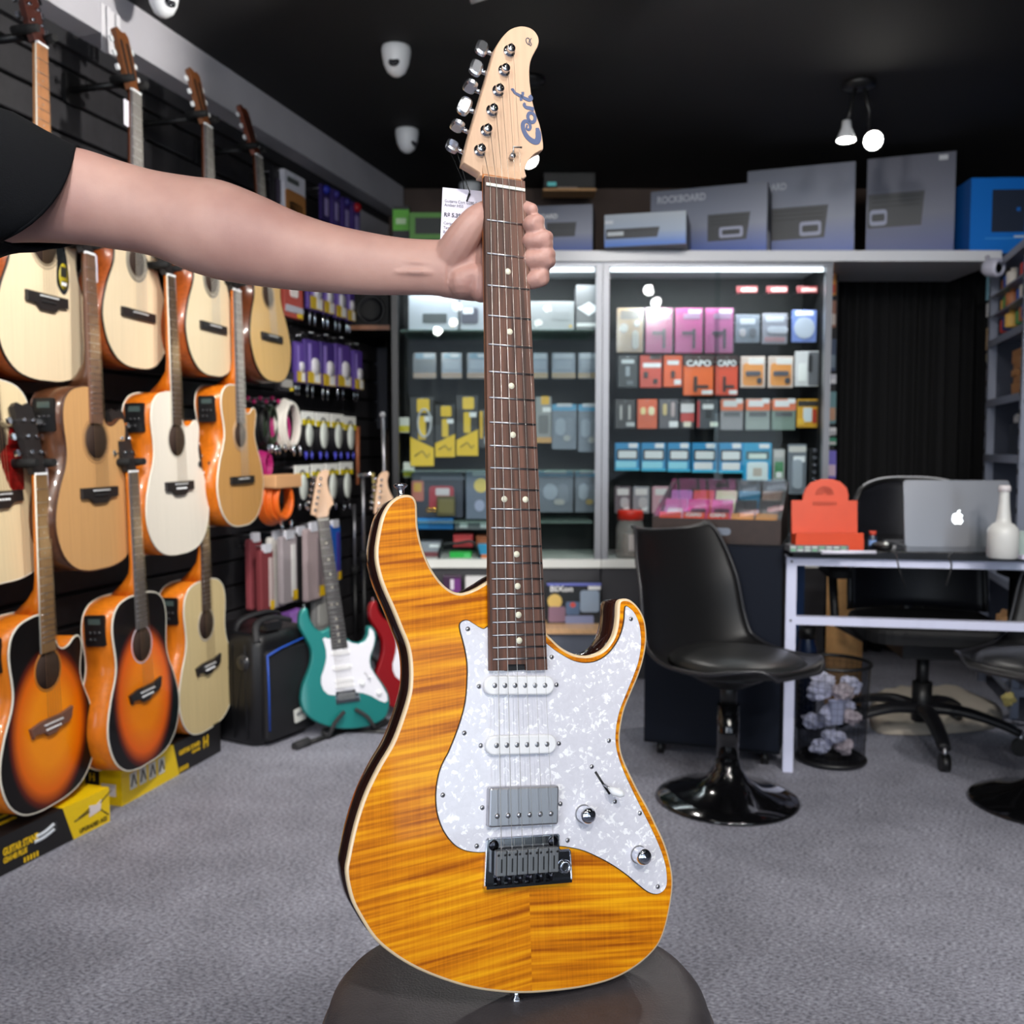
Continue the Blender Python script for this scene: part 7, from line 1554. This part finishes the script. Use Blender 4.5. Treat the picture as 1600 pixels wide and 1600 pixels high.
# kraft paper roll
kr = atY(1318, 1040, 3.85)
rl_ = thing('kraft_paper_roll', 'upright kraft paper roll behind the waste bin', 'roll', (kr.x, 3.85, 0))
zk = atY(1318, 886, 3.85).z
fixnormals(MB().lathe([(.03, 0), (.070, 0), (.071, .002), (.071, zk), (.070, zk + .001), (.03, zk + .001), (.03, zk - .02)], 36).build('paper_winding', mat('kraft', (232, 176, 112), .7, noise=(60, .06)), rl_))
MB().lathe([(.031, zk + .003), (.026, zk + .003), (.026, zk - .05)], 24).build('core', mat('cardboard', (176, 124, 80), .7), rl_)
tb_ = atY(1260, 1050, 3.56)
th1 = thing('thermos', 'dark navy thermos bottle under the desk', 'bottle', (tb_.x, 3.56, 0))
zz = atY(1260, 978, 3.56).z
fixnormals(MB().lathe([(0, 0), (.036, 0), (.038, .004), (.038, zz * .78), (.03, zz * .86), (.028, zz), (0, zz)], 24).build('bottle_body', mat('navy_gloss', (16, 30, 58), .25), th1)); MB().cyl((0, 0, zz * .88), (0, 0, zz * 1.0), .031, n=20).build('cap', black_pl, th1)
bl0 = atY(1246, 905, 3.7)
tag(MB().prism(rrect(.05, .62, .004, 2, 0, .31), 0, .05, Matrix.Translation((bl0.x, 3.74, 0)) @ FRONT).build('blue_tube_box', col(44, 84, 140), None), 'tall blue box standing under the left end of the desk', 'box')
# crumpled kraft paper and rug behind the chair, clutter on the lowest shelf
def sheet(label, pts, m, name, z0=.004, amp=.02, seed=1):
    g = random.Random(seed); o = ccw([(p.x, p.y) for p in pts]); cx = sum(p[0] for p in o) / len(o); cy = sum(p[1] for p in o) / len(o)
    rr = catmull(o, 4); rings = []
    for k in range(7):
        f = 1 - k / 6.4; rings.append([(cx + (x - cx) * f, cy + (y - cy) * f, z0 + (0 if k == 0 else amp * g.uniform(.2, 1.0))) for x, y in rr])
    q = MB().loft(rings).build(name, m, None); tag(q, label, 'paper'); return q
kp_m = mat('pale_kraft', (186, 176, 162), .8)
sheet('pale crumpled packing paper spread on the carpet behind the chair base', [atZ(1362, 1140, 0), atZ(1420, 1150, 0), atZ(1500, 1146, 0), atZ(1560, 1135, 0), atZ(1556, 1100, 0), atZ(1480, 1075, 0), atZ(1400, 1075, 0), atZ(1365, 1090, 0)], kp_m, 'packing_paper', .003, .035, 5)
for i, (px, py, Y, r, cc, lb) in enumerate(((1573, 985, 3.75, .075, (196, 150, 104), 'crumpled brown kraft paper on the lower right shelf'), (1560, 1018, 3.7, .05, (180, 150, 130), 'smaller crumpled brown paper below the kraft bundle'), (1534, 1020, 3.7, .04, (150, 176, 206), 'white and blue crumpled bag near the shelf foot'), (1576, 1092, 3.6, .03, (230, 210, 130), 'yellow crumpled wrapper near the shelf foot'))):
    p = atY(px, py, Y); o = obj('crumpled_bag', crumple(r, 60 + i, (1, 1, 1.25)), col(*cc, .7)); o.location = p; tag(o, lb, 'paper')
